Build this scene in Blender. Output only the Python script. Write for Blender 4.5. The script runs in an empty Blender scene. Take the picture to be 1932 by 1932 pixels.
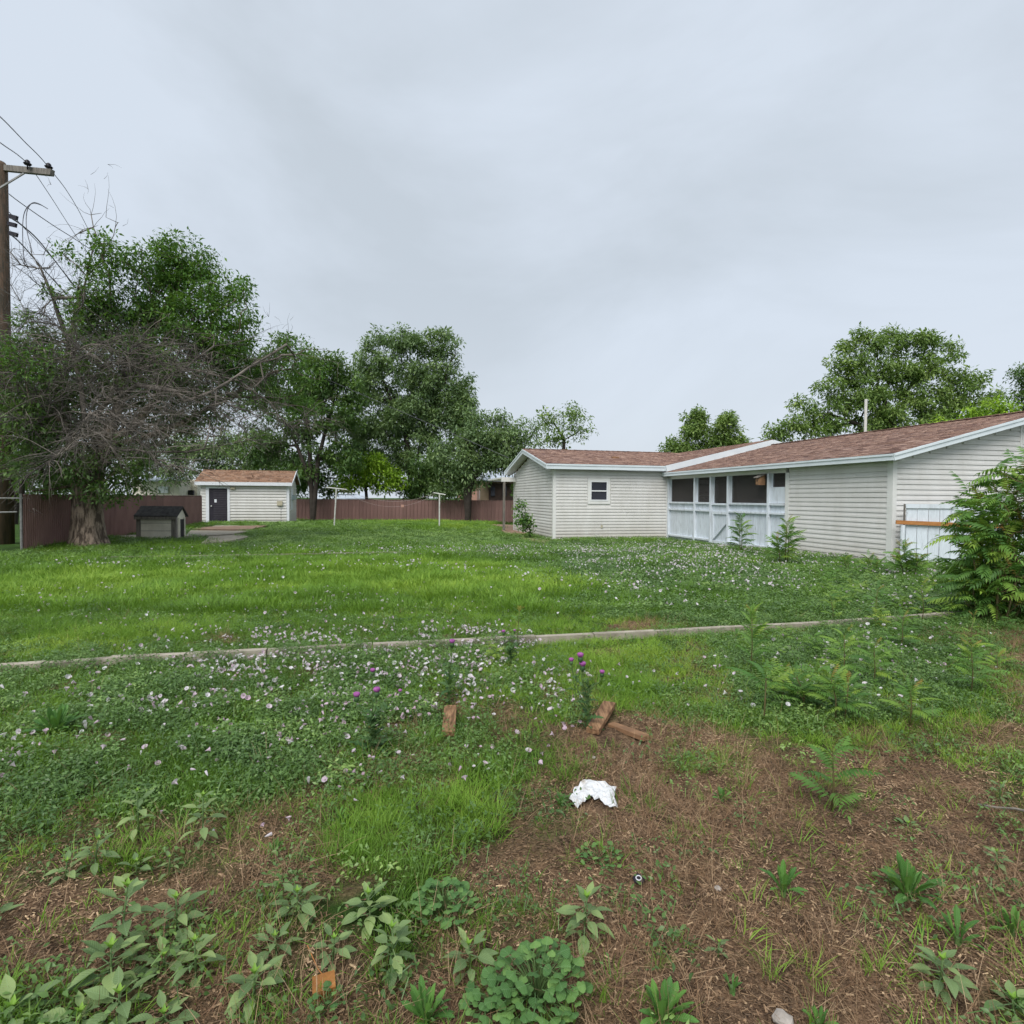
import bpy, math, random
import numpy as np
from mathutils import Vector, Matrix, Euler

# ------------------------------------------------------------------ camera, sky, sun, exposure
R = math.radians
scene = bpy.context.scene
C = scene.collection
EYE = 1.55
FPX = 1080.0                      # focal length in pixels of a 1932 px wide picture
cam_data = bpy.data.cameras.new('camera')
cam = bpy.data.objects.new('camera', cam_data)
C.objects.link(cam)
cam_data.sensor_fit = 'HORIZONTAL'
cam_data.angle = 2 * math.atan(966.0 / FPX)
cam_data.clip_start = 0.05
cam_data.clip_end = 2000
ROT = Matrix.Rotation(R(90 - 1.43), 3, 'X') @ Matrix.Rotation(R(0.35), 3, 'Z')
cam.matrix_world = Matrix.Translation((0, 0, EYE)) @ ROT.to_4x4()
scene.camera = cam

world = bpy.data.worlds.new('World')
scene.world = world
world.use_nodes = True
wn, wl = world.node_tree.nodes, world.node_tree.links
wn.clear()
w_out = wn.new('ShaderNodeOutputWorld')
w_bg = wn.new('ShaderNodeBackground')
w_sky = wn.new('ShaderNodeTexSky')
w_sky.sky_type = 'NISHITA'
w_sky.sun_disc = False
SUN_EL, SUN_ROT = R(58), R(200)
w_sky.sun_elevation = SUN_EL
w_sky.sun_rotation = SUN_ROT
w_sky.air_density = 1.0
w_sky.dust_density = 3.0
SKY_STRENGTH = 0.1
w_bg.inputs['Strength'].default_value = SKY_STRENGTH
w_tc = wn.new('ShaderNodeTexCoord')
w_map = wn.new('ShaderNodeMapping')
w_map.inputs['Scale'].default_value = (1.0, 1.0, 2.2)
w_map.inputs['Location'].default_value = (3.1, 0.4, 1.7)
w_n = wn.new('ShaderNodeTexNoise')
w_n.inputs['Scale'].default_value = 1.5
w_n.inputs['Detail'].default_value = 6
w_n.inputs['Roughness'].default_value = 0.55
w_n.inputs['Distortion'].default_value = 0.4
wl.new(w_tc.outputs['Generated'], w_map.inputs['Vector'])
wl.new(w_map.outputs['Vector'], w_n.inputs['Vector'])
w_ramp = wn.new('ShaderNodeValToRGB')
w_ramp.color_ramp.elements[0].position = 0.36
w_ramp.color_ramp.elements[0].color = (0.53, 0.588, 0.652, 1)
w_ramp.color_ramp.elements[1].position = 0.62
w_ramp.color_ramp.elements[1].color = (0.635, 0.702, 0.79, 1)
wl.new(w_n.outputs['Fac'], w_ramp.inputs['Fac'])
w_mul = wn.new('ShaderNodeVectorMath')
w_mul.operation = 'SCALE'
w_mul.inputs['Scale'].default_value = 5.05
w_sep = wn.new('ShaderNodeSeparateXYZ')
wl.new(w_tc.outputs['Generated'], w_sep.inputs[0])
w_h = wn.new('ShaderNodeMapRange')          # thinner, brighter cloud towards the horizon
w_h.interpolation_type = 'SMOOTHSTEP'
w_h.inputs['From Min'].default_value = 0.34
w_h.inputs['From Max'].default_value = 0.02
w_h.inputs['To Min'].default_value = 0.0
w_h.inputs['To Max'].default_value = 0.6
wl.new(w_sep.outputs['Z'], w_h.inputs['Value'])
w_hm = wn.new('ShaderNodeMix'); w_hm.data_type = 'RGBA'
w_hm.inputs[7].default_value = (0.67, 0.73, 0.80, 1)
wl.new(w_h.outputs[0], w_hm.inputs[0])
wl.new(w_ramp.outputs['Color'], w_hm.inputs[6])
wl.new(w_hm.outputs[2], w_mul.inputs[0])
w_mix = wn.new('ShaderNodeMix')
w_mix.data_type = 'RGBA'
w_mix.inputs['Factor'].default_value = 0.95
wl.new(w_sky.outputs['Color'], w_mix.inputs[6])
wl.new(w_mul.outputs['Vector'], w_mix.inputs[7])
wl.new(w_mix.outputs[2], w_bg.inputs['Color'])
wl.new(w_bg.outputs['Background'], w_out.inputs['Surface'])

sun_data = bpy.data.lights.new('sun', 'SUN')
sun_data.energy = 1.5
sun_data.angle = R(40)
sun_data.color = (1.0, 0.97, 0.93)
sun = bpy.data.objects.new('sun', sun_data)
sun.rotation_euler = Euler((R(90) - SUN_EL, 0, R(180) - SUN_ROT + R(180) + R(0)), 'XYZ')
C.objects.link(sun)
# the sun stands behind the camera, a little to the left: light travels away from the viewer
sun.rotation_euler = Euler((R(40), 0, R(-20)), 'XYZ')

scene.render.engine = 'CYCLES'
vs = scene.view_settings
vs.view_transform = 'Standard'
vs.look = 'None'
vs.gamma = 1.0
vs.use_curve_mapping = False
vs.exposure = 1.12
cy = scene.cycles
cy.max_bounces = 5
cy.diffuse_bounces = 3
cy.glossy_bounces = 2
cy.transmission_bounces = 3
cy.transparent_max_bounces = 6
cy.use_denoising = True
cy.use_adaptive_sampling = True
cy.adaptive_threshold = 0.02
scene.render.use_persistent_data = False

rnd = random.Random(7)
rng = np.random.default_rng(7)

# ------------------------------------------------------------------ places
def sstep(a, b, x):
    t = np.clip((x - a) / (b - a), 0, 1)
    return t * t * (3 - 2 * t)

def gz(x, y):
    """height of the ground"""
    x = np.asarray(x, float); y = np.asarray(y, float)
    z = -0.17 * sstep(14.5, 21, y) * sstep(-6, 0, x)
    z = z - 0.27 * sstep(29, 40, y) * (1 - sstep(-6, 0, x)) - 0.10 * sstep(30, 40, y) * sstep(-6, 0, x)
    z = z + 0.02 * np.sin(x * 0.9 + 1.3) * np.cos(y * 0.7) * sstep(1.5, 4, y)
    return z

def ray(u, v):
    d = ROT @ Vector(((u - 966) / FPX, -(v - 966) / FPX, -1))
    return d

def G(u, v, z=None):
    """the point of the ground seen at pixel u, v of the 1932 px picture"""
    d = ray(u, v)
    zz = 0.0
    for _ in range(12):
        k = (EYE - zz) / -d.z
        p = Vector((0, 0, EYE)) + d * k
        if z is not None:
            zz = z
        else:
            zz = float(gz(p.x, p.y))
    return Vector((p.x, p.y, zz))

def P(u, v, depth):
    d = ray(u, v)
    return Vector((0, 0, EYE)) + d * (depth / d.y)

RI = np.array(ROT.transposed())
def proj(pts):
    """world points -> picture coordinates"""
    q = (np.asarray(pts, float) - np.array([0, 0, EYE])) @ RI.T
    w = -q[:, 2]
    w = np.where(w < 1e-3, 1e-3, w)
    return 966 + FPX * q[:, 0] / w, 966 - FPX * q[:, 1] / w

def vnoise(x, y, s, seed=0):
    """smooth value noise 0..1"""
    x = np.asarray(x, float) / s + 1000.0 + seed * 17.3
    y = np.asarray(y, float) / s + 1000.0 + seed * 9.7
    xi, yi = np.floor(x).astype(np.int64), np.floor(y).astype(np.int64)
    fx, fy = x - xi, y - yi
    fx, fy = fx * fx * (3 - 2 * fx), fy * fy * (3 - 2 * fy)
    def h(a, b):
        n = (a * 374761393 + b * 668265263 + seed * 1442695) & 0x7fffffff
        n = ((n ^ (n >> 13)) * 1274126177) & 0x7fffffff
        return ((n ^ (n >> 16)) & 0xffff) / 65535.0
    return (h(xi, yi) * (1 - fx) + h(xi + 1, yi) * fx) * (1 - fy) + (h(xi, yi + 1) * (1 - fx) + h(xi + 1, yi + 1) * fx) * fy

# ------------------------------------------------------------------ objects
def tag(o, label=None, cat=None, group=None, kind=None):
    if label: o['label'] = label
    if cat: o['category'] = cat
    if group: o['group'] = group
    if kind: o['kind'] = kind
    return o

def empty(name, loc, rz=0.0, label=None, cat=None, group=None):
    o = bpy.data.objects.new(name, None)
    o.empty_display_size = 0.1
    o.location = loc
    o.rotation_euler = (0, 0, rz)
    C.objects.link(o)
    return tag(o, label, cat, group)

class MB:
    def __init__(s):
        s.v = []; s.f = []; s.a = []
    def quadbox(s, p):
        """p: eight corners, bottom ring then top ring"""
        b = len(s.v); s.v += [tuple(q) for q in p]
        for f in ((3, 2, 1, 0), (4, 5, 6, 7), (0, 1, 5, 4), (1, 2, 6, 5), (2, 3, 7, 6), (3, 0, 4, 7)):
            s.f.append(tuple(b + i for i in f))
        return s
    def box(s, x0, x1, y0, y1, z0, z1, m=None):
        p = [Vector(c) for c in ((x0, y0, z0), (x1, y0, z0), (x1, y1, z0), (x0, y1, z0), (x0, y0, z1), (x1, y0, z1), (x1, y1, z1), (x0, y1, z1))]
        if m is not None: p = [m @ q for q in p]
        return s.quadbox(p)
    def bar(s, a, b, w, h, up=Vector((0, 0, 1))):
        a, b = Vector(a), Vector(b)
        d = (b - a).normalized()
        x = d.cross(up)
        if x.length < 1e-4: x = d.cross(Vector((1, 0, 0)))
        x.normalize(); y = x.cross(d).normalized()
        x = x * w / 2; y = y * h / 2
        return s.quadbox([a - x - y, a + x - y, a + x + y, a - x + y, b - x - y, b + x - y, b + x + y, b - x + y])
    def prism(s, poly, off):
        """poly: list of points of a planar outline, off: extrusion vector"""
        b = len(s.v); n = len(poly); off = Vector(off)
        s.v += [tuple(p) for p in poly] + [tuple(Vector(p) + off) for p in poly]
        s.f.append(tuple(b + i for i in reversed(range(n))))
        s.f.append(tuple(b + n + i for i in range(n)))
        for i in range(n):
            j = (i + 1) % n
            s.f.append((b + i, b + j, b + n + j, b + n + i))
        return s
    def tube(s, pts, rad, n=6, cap=True):
        pts = [Vector(p) for p in pts]
        if not hasattr(rad, '__len__'): rad = [rad] * len(pts)
        b = len(s.v)
        ref = None
        for i, p in enumerate(pts):
            d = (pts[min(i + 1, len(pts) - 1)] - pts[max(i - 1, 0)])
            if d.length < 1e-9: d = Vector((0, 0, 1))
            d.normalize()
            if ref is None:
                ref = d.cross(Vector((0.31, 0.2, 0.93)))
                if ref.length < 1e-3: ref = d.cross(Vector((1, 0, 0)))
            x = (ref - d * ref.dot(d))
            if x.length < 1e-6: x = d.orthogonal()
            x.normalize(); ref = x
            y = d.cross(x)
            for k in range(n):
                a = 2 * math.pi * k / n
                s.v.append(tuple(p + (x * math.cos(a) + y * math.sin(a)) * rad[i]))
        for i in range(len(pts) - 1):
            for k in range(n):
                a0 = b + i * n + k; a1 = b + i * n + (k + 1) % n
                s.f.append((a0, a1, a1 + n, a0 + n))
        if cap:
            s.f.append(tuple(b + k for k in reversed(range(n))))
            e = b + (len(pts) - 1) * n
            s.f.append(tuple(e + k for k in range(n)))
        return s
    def lathe(s, prof, n=12, m=None):
        """prof: (radius, z)"""
        b = len(s.v)
        for r, z in prof:
            for k in range(n):
                a = 2 * math.pi * k / n
                p = Vector((r * math.cos(a), r * math.sin(a), z))
                s.v.append(tuple(m @ p if m is not None else p))
        for i in range(len(prof) - 1):
            for k in range(n):
                a0 = b + i * n + k; a1 = b + i * n + (k + 1) % n
                s.f.append((a0, a1, a1 + n, a0 + n))
        s.f.append(tuple(b + k for k in reversed(range(n))))
        e = b + (len(prof) - 1) * n
        s.f.append(tuple(e + k for k in range(n)))
        return s
    def mesh(s, name, mat, smooth=False):
        me = bpy.data.meshes.new(name)
        me.from_pydata([tuple(p) for p in s.v], [], s.f)
        if mat is not None: me.materials.append(mat)
        if smooth: me.polygons.foreach_set('use_smooth', [True] * len(me.polygons))
        me.update()
        return me
    def build(s, name, mat, parent=None, smooth=False):
        return place(name, s.mesh(name, mat, smooth), parent)

def place(name, me, parent=None, m=None):
    o = bpy.data.objects.new(name, me)
    C.objects.link(o)
    if parent is not None: o.parent = parent
    if m is not None: o.matrix_local = m
    return o

def npmesh(name, V, F, mat, tint=None, smooth=False):
    """V (n,3), F (m,k) with one k for all faces"""
    me = bpy.data.meshes.new(name)
    n, m, k = len(V), len(F), F.shape[1]
    me.vertices.add(n); me.vertices.foreach_set('co', np.ascontiguousarray(V, np.float32).ravel())
    me.loops.add(m * k); me.loops.foreach_set('vertex_index', np.ascontiguousarray(F, np.int32).ravel())
    me.polygons.add(m)
    me.polygons.foreach_set('loop_start', np.arange(0, m * k, k, dtype=np.int32))
    if smooth: me.polygons.foreach_set('use_smooth', np.ones(m, bool))
    me.update(calc_edges=True)
    if tint is not None:
        a = me.attributes.new('tint', 'FLOAT', 'FACE')
        a.data.foreach_set('value', np.ascontiguousarray(tint, np.float32))
    me.materials.append(mat)
    return me

# ------------------------------------------------------------------ materials
def new_mat(name):
    m = bpy.data.materials.new(name)
    m.use_nodes = True
    nt = m.node_tree
    nt.nodes.clear()
    out = nt.nodes.new('ShaderNodeOutputMaterial')
    b = nt.nodes.new('ShaderNodeBsdfPrincipled')
    nt.links.new(b.outputs[0], out.inputs[0])
    return m, nt, b, out

def mixc(nt, fac, a, b, blend='MIX'):
    n = nt.nodes.new('ShaderNodeMix'); n.data_type = 'RGBA'; n.blend_type = blend
    for sock, val in ((0, fac), (6, a), (7, b)):
        if hasattr(val, 'is_output'): nt.links.new(val, n.inputs[sock])
        elif isinstance(val, (int, float)): n.inputs[sock].default_value = val
        else: n.inputs[sock].default_value = (*val, 1)
    return n.outputs[2]

def math_n(nt, op, a, b=0.0, c=None):
    n = nt.nodes.new('ShaderNodeMath'); n.operation = op
    for i, val in enumerate((a, b) if c is None else (a, b, c)):
        if hasattr(val, 'is_output'): nt.links.new(val, n.inputs[i])
        else: n.inputs[i].default_value = val
    return n.outputs[0]

def noise_n(nt, scale, detail=4, rough=0.6, stretch=(1, 1, 1), coord='Object', dist=0.0):
    tc = nt.nodes.new('ShaderNodeTexCoord'); mp = nt.nodes.new('ShaderNodeMapping')
    mp.inputs['Scale'].default_value = stretch
    nt.links.new(tc.outputs[coord], mp.inputs[0])
    n = nt.nodes.new('ShaderNodeTexNoise')
    n.inputs['Scale'].default_value = scale; n.inputs['Detail'].default_value = detail
    n.inputs['Roughness'].default_value = rough; n.inputs['Distortion'].default_value = dist
    nt.links.new(mp.outputs[0], n.inputs['Vector'])
    return n.outputs['Fac']

def ramp_n(nt, fac, stops):
    r = nt.nodes.new('ShaderNodeValToRGB')
    e = r.color_ramp.elements
    while len(e) < len(stops): e.new(0.5)
    for i, (p, c) in enumerate(stops):
        e[i].position = p; e[i].color = (*c, 1) if len(c) == 3 else c
    nt.links.new(fac, r.inputs[0])
    return r.outputs[0]

def bump_n(nt, b, h, strength=0.3, dist=0.01):
    n = nt.nodes.new('ShaderNodeBump')
    n.inputs['Strength'].default_value = strength; n.inputs['Distance'].default_value = dist
    nt.links.new(h, n.inputs['Height']); nt.links.new(n.outputs[0], b.inputs['Normal'])

def simple(name, ca, cb=None, rough=0.7, scale=6, stretch=(1, 1, 1), bump=0.0, bscale=40, metal=0.0, spec=0.3, lo=0.35, hi=0.65, rand=0.0, coord='Object'):
    m, nt, b, out = new_mat(name)
    b.inputs['Roughness'].default_value = rough
    b.inputs['Metallic'].default_value = metal
    b.inputs['Specular IOR Level'].default_value = spec
    cb = cb or tuple(c * 0.8 for c in ca)
    f = noise_n(nt, scale, 5, 0.6, stretch, coord)
    c = ramp_n(nt, f, [(lo, cb), (hi, ca)])
    if rand:
        oi = nt.nodes.new('ShaderNodeObjectInfo')
        r = math_n(nt, 'MULTIPLY_ADD', oi.outputs['Random'], 2 * rand, 1 - rand)
        cc = nt.nodes.new('ShaderNodeVectorMath'); cc.operation = 'SCALE'
        nt.links.new(c, cc.inputs[0]); nt.links.new(r, cc.inputs['Scale'])
        c = cc.outputs[0]
    nt.links.new(c, b.inputs['Base Color'])
    if bump: bump_n(nt, b, noise_n(nt, bscale, 5, 0.65, stretch, coord), bump)
    return m

def leafmat(name, ca, cb, cc=None, mode='GEOMETRY', trans=0.3, rough=0.5, spec=0.25, nscale=0, vein=0.0):
    """foliage: colour runs ca -> cb (-> cc) over the piece's own tint"""
    m, nt, b, out = new_mat(name)
    b.inputs['Roughness'].default_value = rough
    b.inputs['Specular IOR Level'].default_value = spec
    if mode == 'OBJECT':
        oi = nt.nodes.new('ShaderNodeObjectInfo'); f = oi.outputs['Random']
    else:
        at = nt.nodes.new('ShaderNodeAttribute'); at.attribute_name = 'tint'; at.attribute_type = mode
        f = at.outputs['Fac']
        if mode == 'GEOMETRY':
            pass
    if nscale:
        n = noise_n(nt, nscale, 3, 0.6)
        f = math_n(nt, 'ADD', f, math_n(nt, 'MULTIPLY_ADD', n, 0.5, -0.25))
    FOL = 1.0 if name.startswith(('petal', 'mulch', 'dry')) else (1.15 if 'pigweed' in name else 1.42)
    wr, wb = (1.0, 1.0) if FOL == 1.0 else (1.22, 0.80)
    ca, cb = (tuple(q * f for q, f in zip(c_, (FOL * wr, FOL, FOL * wb))) for c_ in (ca, cb))
    cc = None if cc is None else tuple(q * f for q, f in zip(cc, (FOL * wr, FOL, FOL * wb)))
    stops = [(0.0, ca), (1.0, cb)] if cc is None else [(0.0, ca), (0.55, cb), (1.0, cc)]
    c = ramp_n(nt, f, stops)
    if vein:
        tc = nt.nodes.new('ShaderNodeTexCoord'); sp = nt.nodes.new('ShaderNodeSeparateXYZ')
        nt.links.new(tc.outputs['Object'], sp.inputs[0])
        ay = math_n(nt, 'ABSOLUTE', sp.outputs[1])
        mid = math_n(nt, 'SUBTRACT', 1.0, math_n(nt, 'MINIMUM', math_n(nt, 'MULTIPLY', ay, 900.0), 1.0))
        ph = math_n(nt, 'MULTIPLY', math_n(nt, 'SUBTRACT', sp.outputs[0], math_n(nt, 'MULTIPLY', ay, 0.8)), 2 * math.pi / 0.0075)
        side = math_n(nt, 'POWER', math_n(nt, 'MULTIPLY_ADD', math_n(nt, 'SINE', ph), 0.5, 0.5), 7.0)
        vf = math_n(nt, 'MULTIPLY', math_n(nt, 'MAXIMUM', mid, math_n(nt, 'MULTIPLY', side, 0.6)), vein)
        c = mixc(nt, vf, c, (0.28, 0.42, 0.22))
        bump_n(nt, b, math_n(nt, 'SUBTRACT', 1.0, side), 0.5, 0.002)
    nt.links.new(c, b.inputs['Base Color'])
    tr = nt.nodes.new('ShaderNodeBsdfTranslucent')
    tcol = mixc(nt, 0.5, c, (0.22, 0.38, 0.03), 'MIX')
    nt.links.new(tcol, tr.inputs['Color'])
    mx = nt.nodes.new('ShaderNodeMixShader'); mx.inputs[0].default_value = trans
    nt.links.new(b.outputs[0], mx.inputs[1]); nt.links.new(tr.outputs[0], mx.inputs[2])
    nt.links.new(mx.outputs[0], out.inputs[0])
    return m

M = {}
_old = (lambda *a, **k: None)('vinyl_siding', (0.76, 0.735, 0.68), (0.68, 0.655, 0.60), 0.5, 1.3, (1, 1, 0.6), rand=0.03)
def siding_mat(name, ca, cb):
    m, nt, b, out = new_mat(name)
    b.inputs['Roughness'].default_value = 0.5
    b.inputs['Specular IOR Level'].default_value = 0.3
    geo = nt.nodes.new('ShaderNodeNewGeometry'); sp = nt.nodes.new('ShaderNodeSeparateXYZ')
    nt.links.new(geo.outputs['Position'], sp.inputs[0])
    def nz(scale, st):
        mp = nt.nodes.new('ShaderNodeMapping'); mp.inputs['Scale'].default_value = st
        nt.links.new(geo.outputs['Position'], mp.inputs[0])
        n = nt.nodes.new('ShaderNodeTexNoise'); n.inputs['Scale'].default_value = scale; n.inputs['Detail'].default_value = 5; n.inputs['Roughness'].default_value = 0.65
        nt.links.new(mp.outputs[0], n.inputs['Vector'])
        return n.outputs['Fac']
    c = ramp_n(nt, nz(1.1, (1, 1, 1)), [(0.35, cb), (0.65, ca)])
    # run-down streaks and a film of splashed soil along the foot of the wall
    st = ramp_n(nt, nz(1.2, (2.0, 2.0, 0.35)), [(0.36, (0.88, 0.87, 0.85)), (0.60, (1.0, 1.0, 1.0))])
    c = mixc(nt, 0.6, c, st, 'MULTIPLY')
    low = math_n(nt, 'MULTIPLY', math_n(nt, 'SUBTRACT', 0.55, sp.outputs[2]), 1.3)
    low = math_n(nt, 'MULTIPLY', math_n(nt, 'MINIMUM', math_n(nt, 'MAXIMUM', low, 0.0), 1.0), math_n(nt, 'MULTIPLY', nz(5, (1, 1, 1)), 0.85))
    c = mixc(nt, low, c, (0.33, 0.27, 0.20))
    oi = nt.nodes.new('ShaderNodeObjectInfo')
    r = math_n(nt, 'MULTIPLY_ADD', oi.outputs['Random'], 0.07, 0.95)
    cc = nt.nodes.new('ShaderNodeVectorMath'); cc.operation = 'SCALE'
    nt.links.new(c, cc.inputs[0]); nt.links.new(r, cc.inputs['Scale'])
    nt.links.new(cc.outputs[0], b.inputs['Base Color'])
    return m
M['siding'] = siding_mat('vinyl_siding_weathered', (0.70, 0.69, 0.665), (0.64, 0.63, 0.60))
M['trim'] = simple('white_trim', (0.70, 0.76, 0.79), (0.63, 0.69, 0.72), 0.45, 2.0)
M['cornertrim'] = simple('corner_trim', (0.72, 0.715, 0.69), (0.66, 0.66, 0.63), 0.5, 2.0)
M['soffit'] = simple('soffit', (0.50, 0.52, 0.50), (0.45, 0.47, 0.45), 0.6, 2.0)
M['whitewood'] = simple('painted_wood', (0.66, 0.71, 0.76), (0.50, 0.53, 0.56), 0.6, 3.5, (3, 3, 0.5), 0.25, 60, lo=0.3, hi=0.52, rand=0.05)
M['wornwood'] = None
M['dark'] = simple('dark_gap', (0.02, 0.02, 0.02), (0.015, 0.015, 0.015), 0.9)
M['foundation'] = simple('foundation', (0.33, 0.24, 0.17), (0.24, 0.17, 0.11), 0.85, 5, bump=0.3)
M['concrete'] = simple('concrete', (0.40, 0.36, 0.29), (0.26, 0.23, 0.18), 0.9, 7, bump=0.5, bscale=50)
M['patio'] = simple('patio_concrete', (0.30, 0.20, 0.14), (0.20, 0.13, 0.09), 0.9, 4, bump=0.3)
M['fence'] = simple('fence_steel', (0.205, 0.117, 0.103), (0.145, 0.082, 0.072), 0.6, 1.6, (1, 1, 0.5), rand=0.10)
M['fencepink'] = simple('fence_steel_pink', (0.28, 0.165, 0.145), (0.20, 0.115, 0.10), 0.6, 1.4, (1, 1, 0.5), rand=0.10)
M['galv'] = simple('galvanised', (0.30, 0.30, 0.29), (0.20, 0.20, 0.19), 0.5, 9, metal=0.3, bump=0.1)
M['polewood'] = simple('pole_wood', (0.15, 0.095, 0.063), (0.055, 0.05, 0.038), 0.85, 5, (5, 5, 0.4), 0.5, 30)
M['greywood'] = simple('grey_wood', (0.23, 0.21, 0.18), (0.11, 0.10, 0.09), 0.85, 5, (5, 5, 0.5), 0.4, 30)
M['bark'] = simple('bark', (0.30, 0.235, 0.18), (0.075, 0.056, 0.043), 0.95, 5, (2.2, 2.2, 0.55), 1.0, 9, lo=0.42, hi=0.6)
M['darkbark'] = simple('dark_bark', (0.055, 0.045, 0.038), (0.03, 0.025, 0.02), 0.95, 3)
M['deadbark'] = simple('dead_bark', (0.23, 0.20, 0.172), (0.09, 0.078, 0.067), 0.9, 1.2, (1, 1, 1))
M['twig'] = simple('dead_twig', (0.135, 0.122, 0.108), (0.058, 0.052, 0.046), 0.9, 0.9)
M['steel'] = simple('painted_steel', (0.60, 0.60, 0.56), (0.40, 0.38, 0.33), 0.5, 12, lo=0.3, hi=0.5)
M['wire'] = simple('wire', (0.10, 0.10, 0.11), (0.07, 0.07, 0.08), 0.6)
M['rope'] = simple('line', (0.45, 0.36, 0.34), (0.35, 0.3, 0.28), 0.6)
M['black'] = simple('black', (0.02, 0.018, 0.025), (0.015, 0.013, 0.02), 0.5)
M['freshwood'] = simple('fresh_wood', (0.46, 0.21, 0.07), (0.33, 0.13, 0.04), 0.6, 4, (1, 6, 6), 0.2, 30)
M['block'] = simple('lumber', (0.36, 0.21, 0.11), (0.12, 0.06, 0.03), 0.75, 7, (8, 1, 8), 0.5, 40)
M['orangeblock'] = simple('orange_lumber', (0.38, 0.17, 0.045), (0.20, 0.08, 0.02), 0.6, 12, (1, 1, 6), 0.4, 40)
M['white'] = simple('white', (0.74, 0.76, 0.79), (0.64, 0.66, 0.70), 0.8, 14, bump=0.6, bscale=25)
M['rag'] = simple('soiled_cloth', (0.66, 0.67, 0.68), (0.36, 0.32, 0.27), 0.9, 22, bump=0.8, bscale=60, lo=0.30, hi=0.46)
M['stone'] = simple('stone', (0.42, 0.38, 0.34), (0.26, 0.23, 0.2), 0.9, 20, bump=0.5)
M['darkroof'] = simple('dark_shingle', (0.075, 0.072, 0.07), (0.035, 0.034, 0.034), 0.9, 9, bump=0.5)
M['cream'] = simple('cream_board', (0.75, 0.71, 0.60), (0.62, 0.58, 0.48), 0.7, 3)
M['metalroof'] = simple('metal_roof', (0.62, 0.68, 0.76), (0.52, 0.58, 0.66), 0.45, 2)
M['tan'] = simple('tan_wall', (0.50, 0.36, 0.25), (0.42, 0.30, 0.2), 0.8, 2)
M['pink'] = simple('pink_wall', (0.55, 0.33, 0.26), (0.45, 0.26, 0.2), 0.8, 2)
M['brownroof'] = simple('brown_roof', (0.09, 0.06, 0.05), (0.06, 0.04, 0.035), 0.9, 2)
M['darkdoor'] = simple('dark_door', (0.028, 0.024, 0.034), (0.02, 0.018, 0.026), 0.55, 3)
M['beige'] = simple('beige_plastic', (0.50, 0.46, 0.34), (0.42, 0.38, 0.28), 0.6)
M['bluegrey'] = simple('bluegrey_steel', (0.42, 0.50, 0.52), (0.36, 0.43, 0.45), 0.5)
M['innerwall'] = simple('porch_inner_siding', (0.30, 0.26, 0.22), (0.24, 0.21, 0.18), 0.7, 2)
M['birdwood'] = simple('birdhouse_wood', (0.30, 0.17, 0.09), (0.18, 0.10, 0.055), 0.8, 8, (1, 1, 4))

def glass_mat():
    m, nt, b, out = new_mat('window_glass')
    b.inputs['Base Color'].default_value = (0.035, 0.037, 0.05, 1)
    b.inputs['Roughness'].default_value = 0.12
    b.inputs['Specular IOR Level'].default_value = 0.35
    return m
M['glass'] = glass_mat()

def screen_mat():
    m, nt, b, out = new_mat('insect_screen')
    b.inputs['Base Color'].default_value = (0.075, 0.068, 0.064, 1)
    b.inputs['Roughness'].default_value = 0.8
    t = nt.nodes.new('ShaderNodeBsdfTransparent')
    mx = nt.nodes.new('ShaderNodeMixShader'); mx.inputs[0].default_value = 0.45
    nt.links.new(t.outputs[0], mx.inputs[1]); nt.links.new(b.outputs[0], mx.inputs[2])
    nt.links.new(mx.outputs[0], out.inputs[0])
    return m
M['screen'] = screen_mat()

def worn_mat():
    m, nt, b, out = new_mat('worn_white_boards')
    b.inputs['Roughness'].default_value = 0.7
    oi = nt.nodes.new('ShaderNodeObjectInfo')
    tc = nt.nodes.new('ShaderNodeTexCoord')
    add = nt.nodes.new('ShaderNodeVectorMath'); add.operation = 'ADD'
    comb = nt.nodes.new('ShaderNodeCombineXYZ')
    nt.links.new(math_n(nt, 'MULTIPLY', oi.outputs['Random'], 9.0), comb.inputs[0])
    nt.links.new(tc.outputs['Object'], add.inputs[0]); nt.links.new(comb.outputs[0], add.inputs[1])
    mp = nt.nodes.new('ShaderNodeMapping'); mp.inputs['Scale'].default_value = (6, 6, 0.9)
    nt.links.new(add.outputs[0], mp.inputs[0])
    n = nt.nodes.new('ShaderNodeTexNoise'); n.inputs['Scale'].default_value = 3; n.inputs['Detail'].default_value = 6
    n.inputs['Roughness'].default_value = 0.7
    nt.links.new(mp.outputs[0], n.inputs['Vector'])
    c = ramp_n(nt, n.outputs['Fac'], [(0.30, (0.22, 0.21, 0.20)), (0.37, (0.56, 0.61, 0.66)), (0.6, (0.68, 0.74, 0.80))])
    r = math_n(nt, 'MULTIPLY_ADD', oi.outputs['Random'], 0.12, 0.92)
    s = nt.nodes.new('ShaderNodeVectorMath'); s.operation = 'SCALE'
    nt.links.new(c, s.inputs[0]); nt.links.new(r, s.inputs['Scale'])
    nt.links.new(s.outputs[0], b.inputs['Base Color'])
    bump_n(nt, b, n.outputs['Fac'], 0.2)
    return m
M['wornwood'] = worn_mat()

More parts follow.
